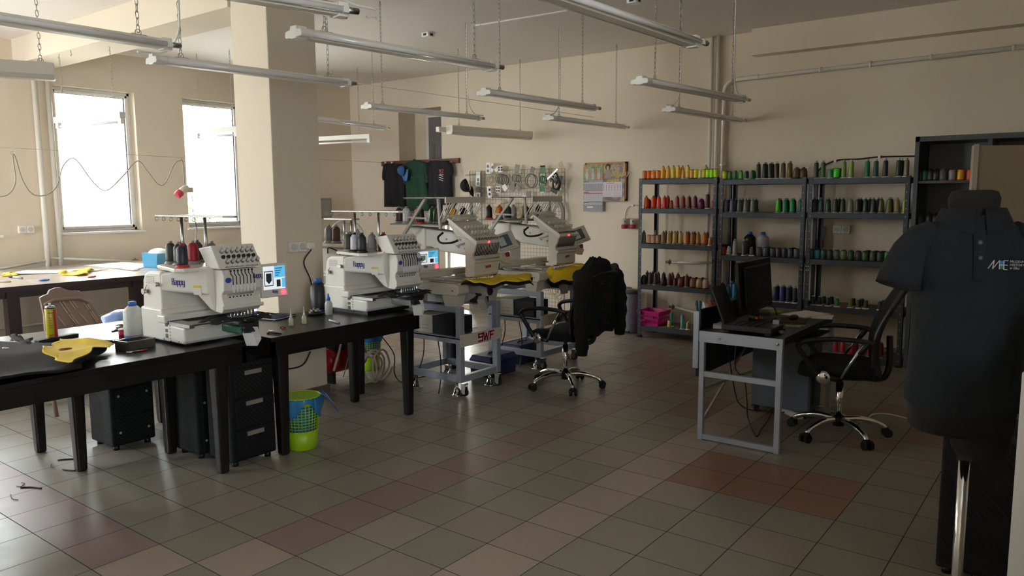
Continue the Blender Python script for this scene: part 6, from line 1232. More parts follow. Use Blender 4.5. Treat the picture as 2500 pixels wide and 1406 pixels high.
# cords under the desk
def floor_cord(name, lab, pts, r, m): o = MB().tube(bez(pts, 8), r, 6).build(name, m, org=pts[0]); return tag(o, lab, 'cord')
floor_cord('floor_cable', 'black cord hanging from the desk and looping on the floor beneath it', [(1.30, 1.78, DZ-0.08), (1.3, 1.79, 0.5), AZ(1818, 930, 0.3), AZ(1824, 985, 0.12), AZ(1826, 1020, 0.02), AZ(1845, 1065, 0.008), AZ(1860, 1045, 0.008), AZ(1875, 1025, 0.008), AZ(1885, 1005, 0.01)], 0.004, M['black'])
floor_cord('floor_cable', 'second black cord hanging down at the left under the desk', [(1.22, 1.85, DZ-0.08), (1.22, 1.9, 0.5), AZ(1795, 960, 0.25), AZ(1805, 985, 0.05), AZ(1830, 1000, 0.01), AZ(1870, 1003, 0.008)], 0.004, M['black'])
for k, lab in enumerate(('tangled black cords on the floor by the desk cabinet, front loop', 'tangled black cords on the floor by the desk cabinet, back loop')): c = AZ(1880+k*25, 1000-k*6, 0.008); floor_cord('cord_tangle', lab, [c+V3(0.14*math.cos(a)*(1+0.2*math.sin(3*a)), 0.09*math.sin(a), 0.008+0.012*k+0.003*math.sin(2*a)) for a in [0.5*i for i in range(20)]], 0.004, M['black'])
floor_cord('extension_cord', 'white cord running across the floor behind the desk chair', [AZ(1868, 1005, 0.006), AZ(1900, 990, 0.006), AZ(1960, 1000, 0.006), AZ(2040, 1005, 0.006), AZ(2100, 1030, 0.006), AZ(2130, 1012, 0.006), AZ(2165, 1010, 0.006), AZ(2230, 1025, 0.006), AZ(2330, 1050, 0.006)], 0.004, M['trim'])
c = AZ(1928, 1012, 0); t = thing('power_strip', 'white power strip on the floor under the computer desk', 'power strip', c)
mb = MB(); mb.M = Matrix.Translation(Vector(c))@Matrix.Rotation(0.9, 4, 'Z'); mb.box(-0.03, 0.03, -0.13, 0.13, 0, 0.045); mb.build('strip_body', M['white'], t, bevel=0.008)
for k in range(3): q = mb.M@Vector((0, -0.08+k*0.075, 0.045)); MB().cyl((q.x, q.y, 0.045), (q.x, q.y, 0.047), 0.02).build('outlet', M['machg'], t)
# ------------------------------------------------------------------ office chairs
def office_chair(lab, c, ang, base_ang, back=True, tilt=0.16, hb=0.62):
    t = thing('office_chair', lab, 'chair', (c[0], c[1], 0), ang, 'black office chairs with chrome bases'); K = dict(parent=t, local=True)
    for k in range(5):
        a = base_ang-ang+2*PI*k/5; d = V3(math.cos(a), math.sin(a), 0)
        MB().tube(bez([d*0.03+V3(0, 0, 0.115), d*0.14+V3(0, 0, 0.12), d*0.24+V3(0, 0, 0.098), d*0.29+V3(0, 0, 0.075), d*0.3+V3(0, 0, 0.06)], 4), [0.02]*8+[0.017]*9, 10).build('base_arm', M['chrome'], **K)
        s_ = V3(-d[1], d[0], 0); w = MB()
        for q in (-1, 1): w.cyl(d*0.315+s_*q*0.012+V3(0, 0, 0.029), d*0.315+s_*q*0.03+V3(0, 0, 0.029), 0.029, n=16)
        w.ball(d*0.305+V3(0, 0, 0.05), (0.026, 0.026, 0.02), 10, 7); w.build('caster', M['rubber'], **K)
    MB().cyl((0, 0, 0.07), (0, 0, 0.13), 0.036, n=18).build('hub', M['black'], **K)
    MB().cyl((0, 0, 0.13), (0, 0, 0.37), 0.025, n=18).build('gas_lift', M['chrome'], **K); MB().cyl((0, 0, 0.33), (0, 0, 0.42), 0.016).box(-0.11, 0.1, -0.06, 0.06, 0.405, 0.435).tube([(0.02, -0.06, 0.41), (0.03, -0.2, 0.4)], 0.006, 6).build('tilt_mechanism', M['black'], **K)
    rings = []
    for q, (z, s_) in enumerate(((0.43, 0.86), (0.44, 0.97), (0.475, 1.0), (0.505, 0.97), (0.52, 0.85))):
        rings.append([V3(0.02+0.25*s_*abs(math.cos(a))**0.6*math.copysign(1, math.cos(a)), 0.245*s_*abs(math.sin(a))**0.6*math.copysign(1, math.sin(a)), z-(0.05*max(0, math.cos(a))**3 if z > 0.44 else 0.02*max(0, math.cos(a))**3)) for a in [2*PI*i/28 for i in range(28)]])
    MB().loft(rings).build('seat', M['blackfab'], **K)
    def bfn(u, v):
        y = (u-0.5)*(0.44 if v < 0.75 else 0.44-0.10*(v-0.75)*4*0.7); z = 0.44+hb*v
        x = -0.24-tilt*v*0.75+0.07*math.sin(v*PI*1.3)*0.9-0.05*max(0, v-0.85)*6*0.35+0.10*(u-0.5)**2*1.6
        return V3(x, y, z), V3(1, 0, 0.1)
    if back:
        MB().slab(bfn, 10, 16, 0.022).build('backrest', M['blackfab'], **K)
        fr = [bfn(0, v)[0]+V3(-0.006, 0, 0) for v in np.linspace(0.05, 0.97, 10)]+[bfn(u, 1)[0] for u in (0.2, 0.5, 0.8)]+[bfn(1, v)[0]+V3(-0.006, 0, 0) for v in np.linspace(0.97, 0.05, 10)]
        MB().tube(fr, 0.016, 8).build('back_frame', M['black'], **K)
    MB().tube(bez([(-0.05, 0, 0.42), (-0.24, 0, 0.41), (-0.29, 0, 0.5), (-0.285, 0, 0.7)], 5), 0.02, 8).build('back_bar', M['black'], **K)
    for s_ in (-1, 1):
        y = s_*0.265
        MB().tube(bez([(0.13, y, 0.455), (0.16, y+s_*0.015, 0.5), (0.25, y+s_*0.02, 0.625), (0.25, y+s_*0.02, 0.66), (0.2, y+s_*0.02, 0.685), (0.05, y+s_*0.02, 0.705), (-0.12, y+s_*0.02, 0.70), (-0.19, y+s_*0.015, 0.685)], 5), 0.017, 8).build('armrest', M['black'], **K)
        MB().tube([(-0.13, y+s_*0.018, 0.69), (0.0, y+s_*0.01, 0.455)], 0.011, 8).build('armrest_stem', M['chrome'], **K)
        MB().tube([(-0.155, y+s_*0.018, 0.695), (-0.105, y+s_*0.016, 0.62)], 0.018, 8).tube([(0.13, y, 0.455), (0.0, y, 0.44)], 0.018, 8).build('armrest_sleeve', M['black'], **K)
        MB().lathe([(0.045, 0), (0.045, 0.006), (0.03, 0.016), (0.001, 0.019)], (0.1, y+s_*0.008, 0.45), 22, axis=(0, s_, 0)).build('chrome_disc', M['chrome'], **K)
    return t
CH1 = (-0.42, 2.40); CH2 = (1.80, 2.37)
office_chair('black office chair with a dark hoodie hung over its back', CH1, PI*1.0, PI*0.15, hb=0.56)
office_chair('black high back office chair pulled up to the computer desk', CH2, math.radians(194), math.radians(30), hb=0.66)
# hoodie draped over chair one (chair faces -x, its back is at +x)
bx_ = CH1[0]+0.27; t = thing('hoodie', 'black hoodie draped over the back of the office chair by the cream machines', 'hoodie', (bx_, CH1[1], 0.6))
HF = mat('hoodie_black', '0a0a0c', 0.95, bump=0.4, bscale=220); yc_ = CH1[1]
rings = []
for z, dx, hx, hy, wob in ((0.50, 0.03, 0.07, 0.235, 0.2), (0.58, 0.03, 0.085, 0.25, 0.2), (0.7, 0.03, 0.085, 0.25, 0.18), (0.85, 0.035, 0.08, 0.25, 0.12), (0.97, 0.035, 0.075, 0.245, 0.08), (1.03, 0.03, 0.065, 0.21, 0.05), (1.07, 0.02, 0.05, 0.13, 0.05), (1.09, 0.015, 0.045, 0.08, 0.05), (1.115, 0.02, 0.04, 0.06, 0.05)):
    rings.append([V3(bx_+dx+hx*math.cos(a)*(1+wob*math.sin(3*a+z*9)), yc_+hy*math.sin(a)*(1+0.3*wob*math.sin(4*a+z*5)), z+0.012*math.sin(5*a)) for a in [2*PI*i/30 for i in range(30)]])
MB().loft(rings).build('hoodie_body', HF, t)
for s_, pts in ((-1, [(0.03, -0.2, 0.99), (0.06, -0.26, 0.9), (0.06, -0.27, 0.72), (0.05, -0.255, 0.55), (0.045, -0.24, 0.40)]), (1, [(0.03, 0.2, 1.0), (0.06, 0.25, 0.93), (0.08, 0.275, 0.8), (0.09, 0.285, 0.68), (0.09, 0.285, 0.5)])):
    P_ = bez([V3(bx_+a, yc_+b, c) for a, b, c in pts], 5); n_ = len(P_)
    MB().tube(P_, [0.085-0.035*i/(n_-1)+0.006*math.sin(i*1.7) for i in range(n_)], 14).build('sleeve', HF, t)
    e = P_[-1]; MB().tube([e+V3(0, 0, 0.02), e-V3(0, 0, 0.05)], [0.052, 0.042], 14).build('cuff', HF, t)
hd = MB().ball((bx_+0.035, yc_+0.03, 1.06), (0.085, 0.12, 0.055), 16, 9).build('hood', HF, t)
def hp(y, z): return V3(bx_+0.121, yc_+y, z)
pr = MB()
pr.torus(hp(-0.09, 0.93), 0.022, 0.004, (1, 0, 0), 16, 5).torus(hp(-0.04, 0.93), 0.022, 0.004, (1, 0, 0), 16, 5).build('print', mat('print_dark_red', '4a1c20', 0.8), t)
MB().text('CAT', hp(0.01, 0.93), (0, 1, 0), (0, 0, 1), 0.04, 0.003).text('CREW', hp(0.01, 0.895), (0, 1, 0), (0, 0, 1), 0.03, 0.003).build('print', mat('print_dark_green', '143024', 0.8), t)
pq = MB()
for k, (y, z, r) in enumerate(((0.0, 0.83, 0.03), (0.03, 0.78, 0.02), (-0.03, 0.73, 0.028), (0.02, 0.69, 0.022), (-0.02, 0.64, 0.026))): pq.torus(hp(y, z), r, 0.003, (1, 0, 0), 14, 4)
pq.text('TOUR', hp(-0.07, 0.575), (0, 1, 0), (0, 0, 1), 0.045, 0.003).build('print', mat('print_dark_red', '4a1c20', 0.8), t)
# ------------------------------------------------------------------ mannequin with polo shirt
mo = V3(2.80, -0.195, 0); th = math.radians(18)
Rv = unit(_rt); Fv = unit((-_fw[0], -_fw[1], 0))
RR = Rv*math.cos(th)+Fv*math.sin(th); FF = Fv*math.cos(th)-Rv*math.sin(th)    # his left (photo right) and his front
t = thing('dress_form', 'black dress form torso on a chrome pole at the right, wearing a polo shirt', 'mannequin', mo)
def mp(a, b, z): return mo+RR*a+FF*b+V3(0, 0, z)
def ell(a, b, z, n=36, da=0.0, db=0.0, p=2.3):
    o = []
    for i in range(n):
        q = 2*PI*i/n; c_, s_ = math.cos(q), math.sin(q); o.append(mp(da+a*math.copysign(abs(c_)**(2/p), c_), db+b*math.copysign(abs(s_)**(2/p), s_), z))
    return o
FM = mat('form_cover', '141210', 0.9, bump=0.3, bscale=260)
MB().loft([ell(0.13, 0.10, 0.865), ell(0.15, 0.12, 0.88), ell(0.152, 0.122, 0.95), ell(0.145, 0.115, 1.1), ell(0.148, 0.115, 1.25), ell(0.145, 0.105, 1.42), ell(0.09, 0.075, 1.52), ell(0.066, 0.066, 1.545), ell(0.068, 0.07, 1.575), ell(0.07, 0.072, 1.605), ell(0.062, 0.066, 1.625), ell(0.045, 0.05, 1.63)]).build('torso', FM, t)
MB().loft([ell(0.07, 0.085, 0.795, da=0.06), ell(0.08, 0.095, 0.81, da=0.06), ell(0.083, 0.1, 0.9, da=0.06)]).build('thigh_stub', FM, t)
MB().cyl(mp(0.02, 0, 0.785), mp(0.02, 0, 0.85), 0.025, n=16).box(*(lambda p: (p[0]-0.02, p[0]+0.02, p[1]-0.02, p[1]+0.02, 0.772, 0.8))(mp(0.02, 0, 0))).build('pole_clamp', M['black'], t)
MB().cyl(mp(0.02, 0, 0.03), mp(0.02, 0, 0.785), 0.0165, n=24).build('pole', M['chrome'], t)
MB().lathe([(0.17, 0), (0.17, 0.015), (0.15, 0.025), (0.02, 0.04)], mp(0.02, 0, 0), 28).build('foot_plate', M['chrome'], t)
s = thing('polo_shirt', 'navy polo shirt with museum logo on the dress form', 'shirt', mp(0, 0, 0.94)); NF = M['navyfab']
def torso_ring(z):
    T_ = ((0.94, 0.165, 0.138), (1.0, 0.166, 0.14), (1.1, 0.158, 0.136), (1.25, 0.156, 0.132), (1.35, 0.162, 0.13), (1.43, 0.168, 0.122), (1.48, 0.16, 0.108), (1.51, 0.132, 0.094), (1.53, 0.105, 0.086), (1.555, 0.083, 0.082))
    for (z0, a0_, b0_), (z1, a1_, b1_) in zip(T_[:-1], T_[1:]):
        if z <= z1: q = (z-z0)/(z1-z0); return a0_+(a1_-a0_)*q, b0_+(b1_-b0_)*q
    return T_[-1][1:]
rg = []
for z in (0.94, 0.97, 1.03, 1.1, 1.18, 1.26, 1.34, 1.40, 1.43, 1.455, 1.48, 1.495, 1.51, 1.52, 1.53, 1.555):
    a_, b_ = torso_ring(z); o = []
    for i in range(48):
        q = 2*PI*i/48; c_, s_ = math.cos(q), math.sin(q); f = 1+0.02*math.sin(5*q+z*6)*max(0, 1.4-z)*2
        o.append(mp(a_*f*math.copysign(abs(c_)**0.87, c_), b_*f*math.copysign(abs(s_)**0.87, s_), z+(0.02*abs(c_) if z < 0.95 else 0)))
    rg.append(o)
MB().loft(rg, caps=False).build('shirt_body', NF, s)
for q in (-1, 1):
    P_ = [mp(q*0.10, 0, 1.495), mp(q*0.135, 0.0, 1.475), mp(q*0.165, 0.003, 1.435), mp(q*0.183, 0.008, 1.395), mp(q*0.197, 0.014, 1.35), mp(q*0.204, 0.018, 1.325)]
    rgs = []
    for i, p in enumerate(P_):
        d = unit(P_[min(i+1, 5)]-P_[max(i-1, 0)]); u_ = unit(np.cross(d, FF)); w_ = np.cross(u_, d); r1 = (0.045, 0.055, 0.06, 0.063, 0.066, 0.067)[i]; r2_ = (0.07, 0.078, 0.082, 0.084, 0.086, 0.087)[i]
        rgs.append([p+u_*r1*math.cos(2*PI*k/22)+w_*r2_*math.sin(2*PI*k/22) for k in range(22)])
    MB().loft(rgs).build('sleeve', NF, s)
cl = MB(); 
for (z0, z1, sc) in ((1.525, 1.575, 1.0),):
    def cf(u, v):
        q = -PI/2+PI*0.06+u*(2*PI-PI*0.12)+PI; q = PI/2+0.16+u*(2*PI-0.32); a_ = 0.082+0.022*(1-v)+0.004*abs(math.cos(q)); b_ = 0.08+0.024*(1-v)
        z = z0+(z1-z0)*v-(0.03*(1-v)*max(0, math.sin(q))**4)
        return mp(a_*math.cos(q), b_*math.sin(q), z), unit(RR*math.cos(q)+FF*math.sin(q))
    cl.slab(cf, 36, 4, 0.005)
cl.build('collar', NF, s)
def chest(a, z, off=0.0):
    A_, B_ = torso_ring(z); c_ = max(-0.98, min(0.98, a/A_)); k_ = abs(c_)**(1/0.87); ang = math.acos(min(1, k_)); b = B_*abs(math.sin(ang))**0.87
    return mp(a, b+off, z)
def placket(u, v): z = 1.36+0.16*v; a = (u-0.5)*0.032-0.004; return chest(a, min(z, 1.52), 0.004), FF
MB().slab(placket, 4, 10, 0.004).build('placket', NF, s)
for z in (1.475, 1.43): p = chest(-0.004, z, 0.0075); MB().cyl(p, p+FF*0.0025, 0.0065, n=16).torus(p+FF*0.0025, 0.005, 0.0012, FF, 14, 5).build('button', mat('button_navy', '2c3036', 0.3), s)
lz = 1.398
def on_chest(off): return lambda x, y, z: chest(off[0]+x, off[1]+y-0.055*x, 0.0035+z)
wm_ = mat('embroidery_white', 'b8b8bc', 0.7)
lm = MB(); sx0 = 0.018
def cs(lines, m, w=0.0022):
    for ln in lines:
        for (x0, y0), (x1, y1) in zip(ln[:-1], ln[1:]):
            lm.bar(chest(sx0+x0, lz+y0-0.05*x0, 0.0025), chest(sx0+x1, lz+y1-0.05*x1, 0.0025), w, 0.002, m, up=FF)
cs([[(0, 0), (0.016, 0.026), (0.012, 0.0), (0.03, 0.026), (0.03, 0.0)], [(0.03, 0.013), (0.042, 0.013)], [(0.042, 0.026), (0.042, 0), (0.052, 0)], [(0.042, 0.026), (0.054, 0.026)], [(0.042, 0.013), (0.052, 0.013)]], 0)
lm.hexa(*[[chest(sx0+x, lz+y-0.05*x, o) for x, y in ((0.0315, y0), (0.0405, y0), (0.0405, y0+0.011), (0.0315, y0+0.011))] for y0, o in ((0.0142, 0.002), (0.0142, 0.0035))], m=1)
lm.hexa(*[[chest(sx0+x, lz+y-0.05*x, o) for x, y in ((0.0315, y0), (0.0405, y0), (0.0405, y0+0.0105), (0.0315, y0+0.0105))] for y0, o in ((0.001, 0.002), (0.001, 0.0035))], m=2)
lm.build('embroidered_logo', [wm_, mat('logo_azure', '1f6cc8', 0.7), mat('logo_leaf', '1f7a3c', 0.7)], s)
tx = MB()
for k, w_ in enumerate(('Muzeum', 'Historyczne', 'w Ełku')): tx.text(w_.upper() if k < 2 else w_, (0, 0, 0), (1, 0, 0), (0, 1, 0), 0.0105, 0.001, shear=0.2, fn=on_chest((sx0+0.0575, lz+0.018-0.0095*k)))
tx.build('embroidered_lettering', wm_, s)
# ------------------------------------------------------------------ things on the black tables
def bottle(name, lab, cat, p, prof, m, extra=(), z=TZ, n=18):
    t = thing(name, lab, cat, (p[0], p[1], z)); MB().lathe(prof, (p[0], p[1], z), n).build('body', m, t)
    for nm, pr, mm in extra: MB().lathe(pr, (p[0], p[1], z), n).build(nm, mm, t)
    return t
cw, cwl = mat('can_yellow', 'c0b020', 0.35, var=0.06), mat('can_red', 'b03028', 0.4)
p = AZ(128, 828, TZ); t = bottle('spray_can', 'yellow and red spray can standing on the black table at left', 'spray can', p, [(0.030, 0.0), (0.032, 0.004), (0.032, 0.185), (0.030, 0.19)], cw, [('can_shoulder', [(0.031, 0.19), (0.026, 0.203), (0.02, 0.206)], M['steel']), ('valve', [(0.006, 0.206), (0.006, 0.222)], M['white'])])
a_ = math.atan2(CAM[1]-p[1], CAM[0]-p[0])
lb = MB()
for k in range(4):
    a0, a1 = a_+0.45+k*0.2, a_+0.65+k*0.2; r = 0.0325
    lb.add([(p[0]+r*math.cos(a0), p[1]+r*math.sin(a0), TZ+0.004), (p[0]+r*math.cos(a1), p[1]+r*math.sin(a1), TZ+0.004), (p[0]+r*math.cos(a1), p[1]+r*math.sin(a1), TZ+0.186), (p[0]+r*math.cos(a0), p[1]+r*math.sin(a0), TZ+0.186)], [(0, 1, 2, 3)])
lb.build('label_stripe', cwl, t)
lt = MB(); rr = V3(-math.sin(a_), math.cos(a_), 0); fp = p+V3(math.cos(a_), math.sin(a_), 0)*0.033
for z_, w_ in ((0.165, 0.03), (0.03, 0.028), (0.018, 0.028)): lt.bar(fp-rr*w_/2+V3(0, 0, z_), fp+rr*w_/2+V3(0, 0, z_), 0.001, 0.006, 0)
for z_ in (0.135, 0.12, 0.105, 0.09, 0.075): lt.bar(fp-rr*0.012+V3(0, 0, z_), fp+rr*0.010+V3(0, 0, z_), 0.001, 0.0025, 1)
lt.build('label_print', [cwl, mat('print_olive', '6a6428', 0.6)], t)
p = AZ(328, 822, TZ); spool('giant', 'b9bbb8', (p[0], p[1], TZ+0.0005), 'oversize white thread cone with blue cap beside the first white machine', 'oversize thread cones', s=0.92)
p = AZ(299, 824, TZ); t = bottle('thread_reel', 'small red thread reel beside the white oversize cone', 'thread reel', p, [(0.021, 0.0), (0.021, 0.05)], mat('reel_red', 'a81c30', 0.5), [('end_disc', [(0.023, 0.05), (0.023, 0.056)], M['white'])])
p = AZ(779, 757, TZ); spool('giant', '15181c', (p[0], p[1], TZ+0.0005), 'oversize black thread cone with blue cap standing by the pillar', 'oversize thread cones', s=1.0)
p = AZ(803, 768, TZ); bottle('squeeze_bottle', 'clear squeeze bottle with blue cap beside the second white machine', 'bottle', p, [(0.026, 0), (0.028, 0.004), (0.028, 0.08), (0.02, 0.1), (0.012, 0.105)], mat('milky_plastic', 'b8bab6', 0.3, alpha=0.75), [('cap', [(0.014, 0.105), (0.014, 0.125), (0.008, 0.13), (0.005, 0.155)], M['blue'])])
for u, v, lab in ((711, 795, 'small glue bottle with white nozzle, left one of two on the table'), (743, 790, 'small glue bottle with white nozzle, right one of two on the table')):
    p = AZ(u, v, TZ); bottle('glue_bottle', lab, 'bottle', p, [(0.014, 0), (0.016, 0.003), (0.016, 0.04), (0.009, 0.055)], mat('pale_glue', 'c6c8a4', 0.35), [('nozzle', [(0.009, 0.055), (0.008, 0.062), (0.002, 0.095), (0.0015, 0.115)], M['white'])])
p = AZ(676, 776, TZ); t = thing('notebook', 'dark blue notebook lying on the table behind the glue bottles', 'notebook', (p[0], p[1], TZ))
mb = MB(); mb.M = Matrix.Translation((p[0], p[1], TZ+0.0005))@Matrix.Rotation(0.25, 4, 'Z'); mb.box(-0.07, 0.07, -0.1, 0.1, 0.003, 0.012); mb.build('page_block', M['paper'], t)
mb2 = MB(); mb2.M = mb.M; mb2.box(-0.08, 0.08, -0.11, 0.11, 0.012, 0.0155).box(-0.08, 0.08, -0.11, 0.11, 0, 0.003).box(-0.081, -0.076, -0.11, 0.11, 0, 0.0155); mb2.build('cover', mat('navy_cover', '1c2236', 0.75, spec=0.2), t)
pen('pen', 'blue and white ballpoint pen on the table before the second machine', AZ(830, 789, TZ+0.007), AZ(804, 781, TZ+0.007), mat('pen_blue', '28246c', 0.35), M['white'], 0.0055)
flat_box('stapler', 'dark tool lying behind the spray can on the left table', 'tool', AZ(140, 829, TZ), 0.04, 0.26, 0.018, M['dark'], 0.25, z=TZ)
pk = AZ(770, 768, TZ); bb = thing('bobbin_pile', 'dark pile of bobbins and clips beside the black oversize cone', 'bobbins', (pk[0], pk[1], TZ)); rb = random.Random(4)
MB().lathe([(0.05, 0.0), (0.062, 0.012), (0.064, 0.014)], (pk[0], pk[1], TZ+0.0005), 18).build('dish', M['dark'], bb)
for k in range(16):
    a = rb.uniform(0, 6.3); r = 0.045*math.sqrt(rb.random()); c = V3(pk[0]+r*math.cos(a), pk[1]+r*math.sin(a), TZ+0.022+rb.uniform(0, 0.018)); d = unit((rb.uniform(-1, 1), rb.uniform(-1, 1), rb.uniform(-0.6, 0.6)))
    MB().cyl(c-d*0.004, c+d*0.004, 0.011, n=12, m=0).cyl(c-d*0.0045, c+d*0.0045, 0.004, n=8, m=1).build('bobbin', [mat('bobbin_straw', '8a8468', 0.5) if k % 3 else M['dark'], M['white']], bb)
o = MB().tube(bez([AZ(655, 806, TZ+0.004), AZ(668, 808, TZ+0.012), AZ(690, 814, TZ+0.004)], 5), 0.0022, 5).build('steel_wire', M['steel'], org=AZ(670, 808, TZ)); tag(o, 'bent steel wire lying at the left corner of the pillar table', 'wire')
t = thing('pliers', 'small black pliers lying at the left corner of the pillar table', 'pliers', AZ(672, 813, TZ))
for s_ in (-3, 3): MB().tube(bez([AZ(652, 812+s_*0.4, TZ+0.006), AZ(668, 812-s_*0.2, TZ+0.008), AZ(686, 815, TZ+0.006)], 5), 0.005, 6).build('handle', M['black'], t)
o = MB().tube(bez([AZ(684, 799, TZ+0.004), AZ(690, 797, TZ+0.01), AZ(696, 800, TZ+0.004)], 4), 0.0045, 6).build('thread_clip', mat('clip_red', 'a02c20', 0.5), org=AZ(690, 799, TZ)); tag(o, 'small red clip on the table in front of the notebook', 'clip')
# glass lidded tin by the first machine
A = AZ(306, 858, TZ); t = thing('steel_box', 'open steel box with glassy sides in front of the oversize white cone', 'box', (A[0], A[1], TZ))
bx0, by0 = AZ(316, 856, TZ)[:2]; mb = MB(); R_ = Matrix.Translation((bx0-0.05, by0+0.06, TZ+0.0005))@Matrix.Rotation(0.12, 4, 'Z'); mb.M = R_
mb.box(-0.06, 0.06, -0.085, 0.085, 0, 0.003).box(-0.06, 0.06, -0.085, -0.083, 0, 0.05).box(-0.06, 0.06, 0.083, 0.085, 0, 0.05).box(0.058, 0.06, -0.085, 0.085, 0, 0.05).box(-0.06, -0.058, -0.085, 0.085, 0, 0.05); mb.build('box_wall', mat('dull_steel', '6e6c68', 0.3, 0.7), t)
rm = MB(); rm.M = R_
for x0, x1, y0, y1 in ((-.062, .062, -.087, -.081), (-.062, .062, .081, .087), (-.062, -.056, -.087, .087), (.056, .062, -.087, .087)): rm.box(x0, x1, y0, y1, 0.048, 0.053)
rm.build('rim', M['steel'], t)
pen('tweezers', 'steel tweezers with red grip in front of the steel box', AZ(360, 853, TZ+0.006), AZ(308, 861, TZ+0.006), mat('grip_red', 'a02830', 0.4), M['steel'], 0.005, 'tweezers')
# black garment with the yellow embroidery on the left table
gq = [AZ(-60, 950, TZ), AZ(205, 905, TZ), AZ(285, 850, TZ), AZ(-40, 838, TZ)]
cloth_patch('garment', 'black garment heaped at the left end of the front black table', 'garment', gq, TZ, M['blackfab'], 0.055, 24, 0.012, seed=21)
cloth_patch('fabric_piece', 'yellow cloth with dark red emblem lying on the black garment', 'cloth', [AZ(95, 862, TZ+0.055), AZ(165, 893, TZ+0.05), AZ(288, 846, TZ+0.045), AZ(150, 832, TZ+0.045)], TZ+0.052, M['yellow'], 0.03, 20, 0.003, seed=4)
bp = MB(); bc = AZ(160, 852, TZ+0.085)
mb = MB().torus(bc, 0.03, 0.002, (0, 0, 1), 24, 5, sx=0.8).torus(bc, 0.021, 0.002, (0, 0, 1), 20, 5, sx=0.8).ball(bc, (0.012, 0.012, 0.003), 10, 6)
o = mb.build('emblem_patch', mat('emblem_red', '8c3420', 0.8), org=bc); tag(o, 'round dark red embroidered emblem on the yellow cloth', 'emblem')
gb = [AZ(20, 838, TZ+0.05), AZ(62, 846, TZ+0.05), AZ(75, 838, TZ+0.06), AZ(50, 828, TZ+0.08)]
cloth_patch('paper_piece', 'grey backing paper sticking up behind the black garment', 'paper', gb, TZ+0.06, mat('backing_grey', '5a5856', 0.85), 0.05, 8, 0.003, seed=2)
o = MB().torus(AZ(14, 850, TZ+0.075), 0.012, 0.004, (0, 0.2, 1), 16, 6).build('eyelet', M['chrome'], org=AZ(14, 850, TZ+0.075)); tag(o, 'shiny metal eyelet on the black garment at the left edge', 'eyelet')
for k, (pts, lab) in enumerate((([(268, 812), (306, 804), (308, 800), (285, 804)], 'dark leaf shaped paper scrap behind the red reel'), ([(288, 797), (308, 799), (309, 795), (296, 794)], 'dark jagged scrap behind the white oversize cone'))):
    cloth_patch('fabric_scrap', lab, 'scrap', [AZ(u, v, TZ) for u, v in pts], TZ, mat('scrap_brown', '584c44', 0.8), 0.012, 6, 0.002, seed=30+k)
# ------------------------------------------------------------------ woven drawer towers under the tables
def drawer_tower(lab, x0, x1, y0, y1, h, handles=True):
    t = thing('drawer_tower', lab, 'drawers', ((x0+x1)/2, (y0+y1)/2, 0), 0, 'black woven drawer towers')
    MB().box(x0, x1-0.01, y0, y1, 0.03, h).build('body', M['wovenb'], t, bevel=0.012)
    for x in (x0+0.04, x1-0.05):
        for y in (y0+0.04, y1-0.04): MB().cyl((x, y, 0), (x, y, 0.032), 0.02, n=12).build('foot', M['black'], t)
    n = 3
    for k in range(n):
        z0 = 0.05+(h-0.07)*k/n; z1 = 0.05+(h-0.07)*(k+1)/n-0.012
        d = MB().box(x1-0.012, x1, y0+0.03, y1-0.012, z0, z1).build('drawer', M['wovenb'], t, bevel=0.006)
        if handles: MB().bar((x1+0.004, (y0+y1)/2-0.055, z1-0.03), (x1+0.004, (y0+y1)/2+0.06, z1-0.03), 0.008, 0.026, up=(0, 0, 1)).build('handle', mat('handle_taupe', '9a928c', 0.4, 0.4), d)
    if not handles:
        for y in (y0+0.05, y1-0.05):
            for z in (0.12, 0.36): MB().cyl((x1-0.001, y, z), (x1+0.004, y, z), 0.008, n=10).build('bolt', M['machg'], t)
    return t
drawer_tower('black woven drawer tower with three handles under the front table end', -1.18, -0.915, -0.45, -0.14, 0.635)
drawer_tower('black woven tower with small bolts under the left tables', -2.12, -1.81, -0.735, -0.45, 0.62, False)
drawer_tower('black woven tower standing behind the bolted one under the left tables', -2.08, -1.77, -0.25, 0.05, 0.62, False)
drawer_tower('dark woven tower half hidden behind the one with three handles', -1.50, -1.22, -0.49, -0.19, 0.63, False)
drawer_tower('black woven tower standing behind the dress form at the right edge', 2.65, 2.98, 0.62, 1.05, 0.62, False)
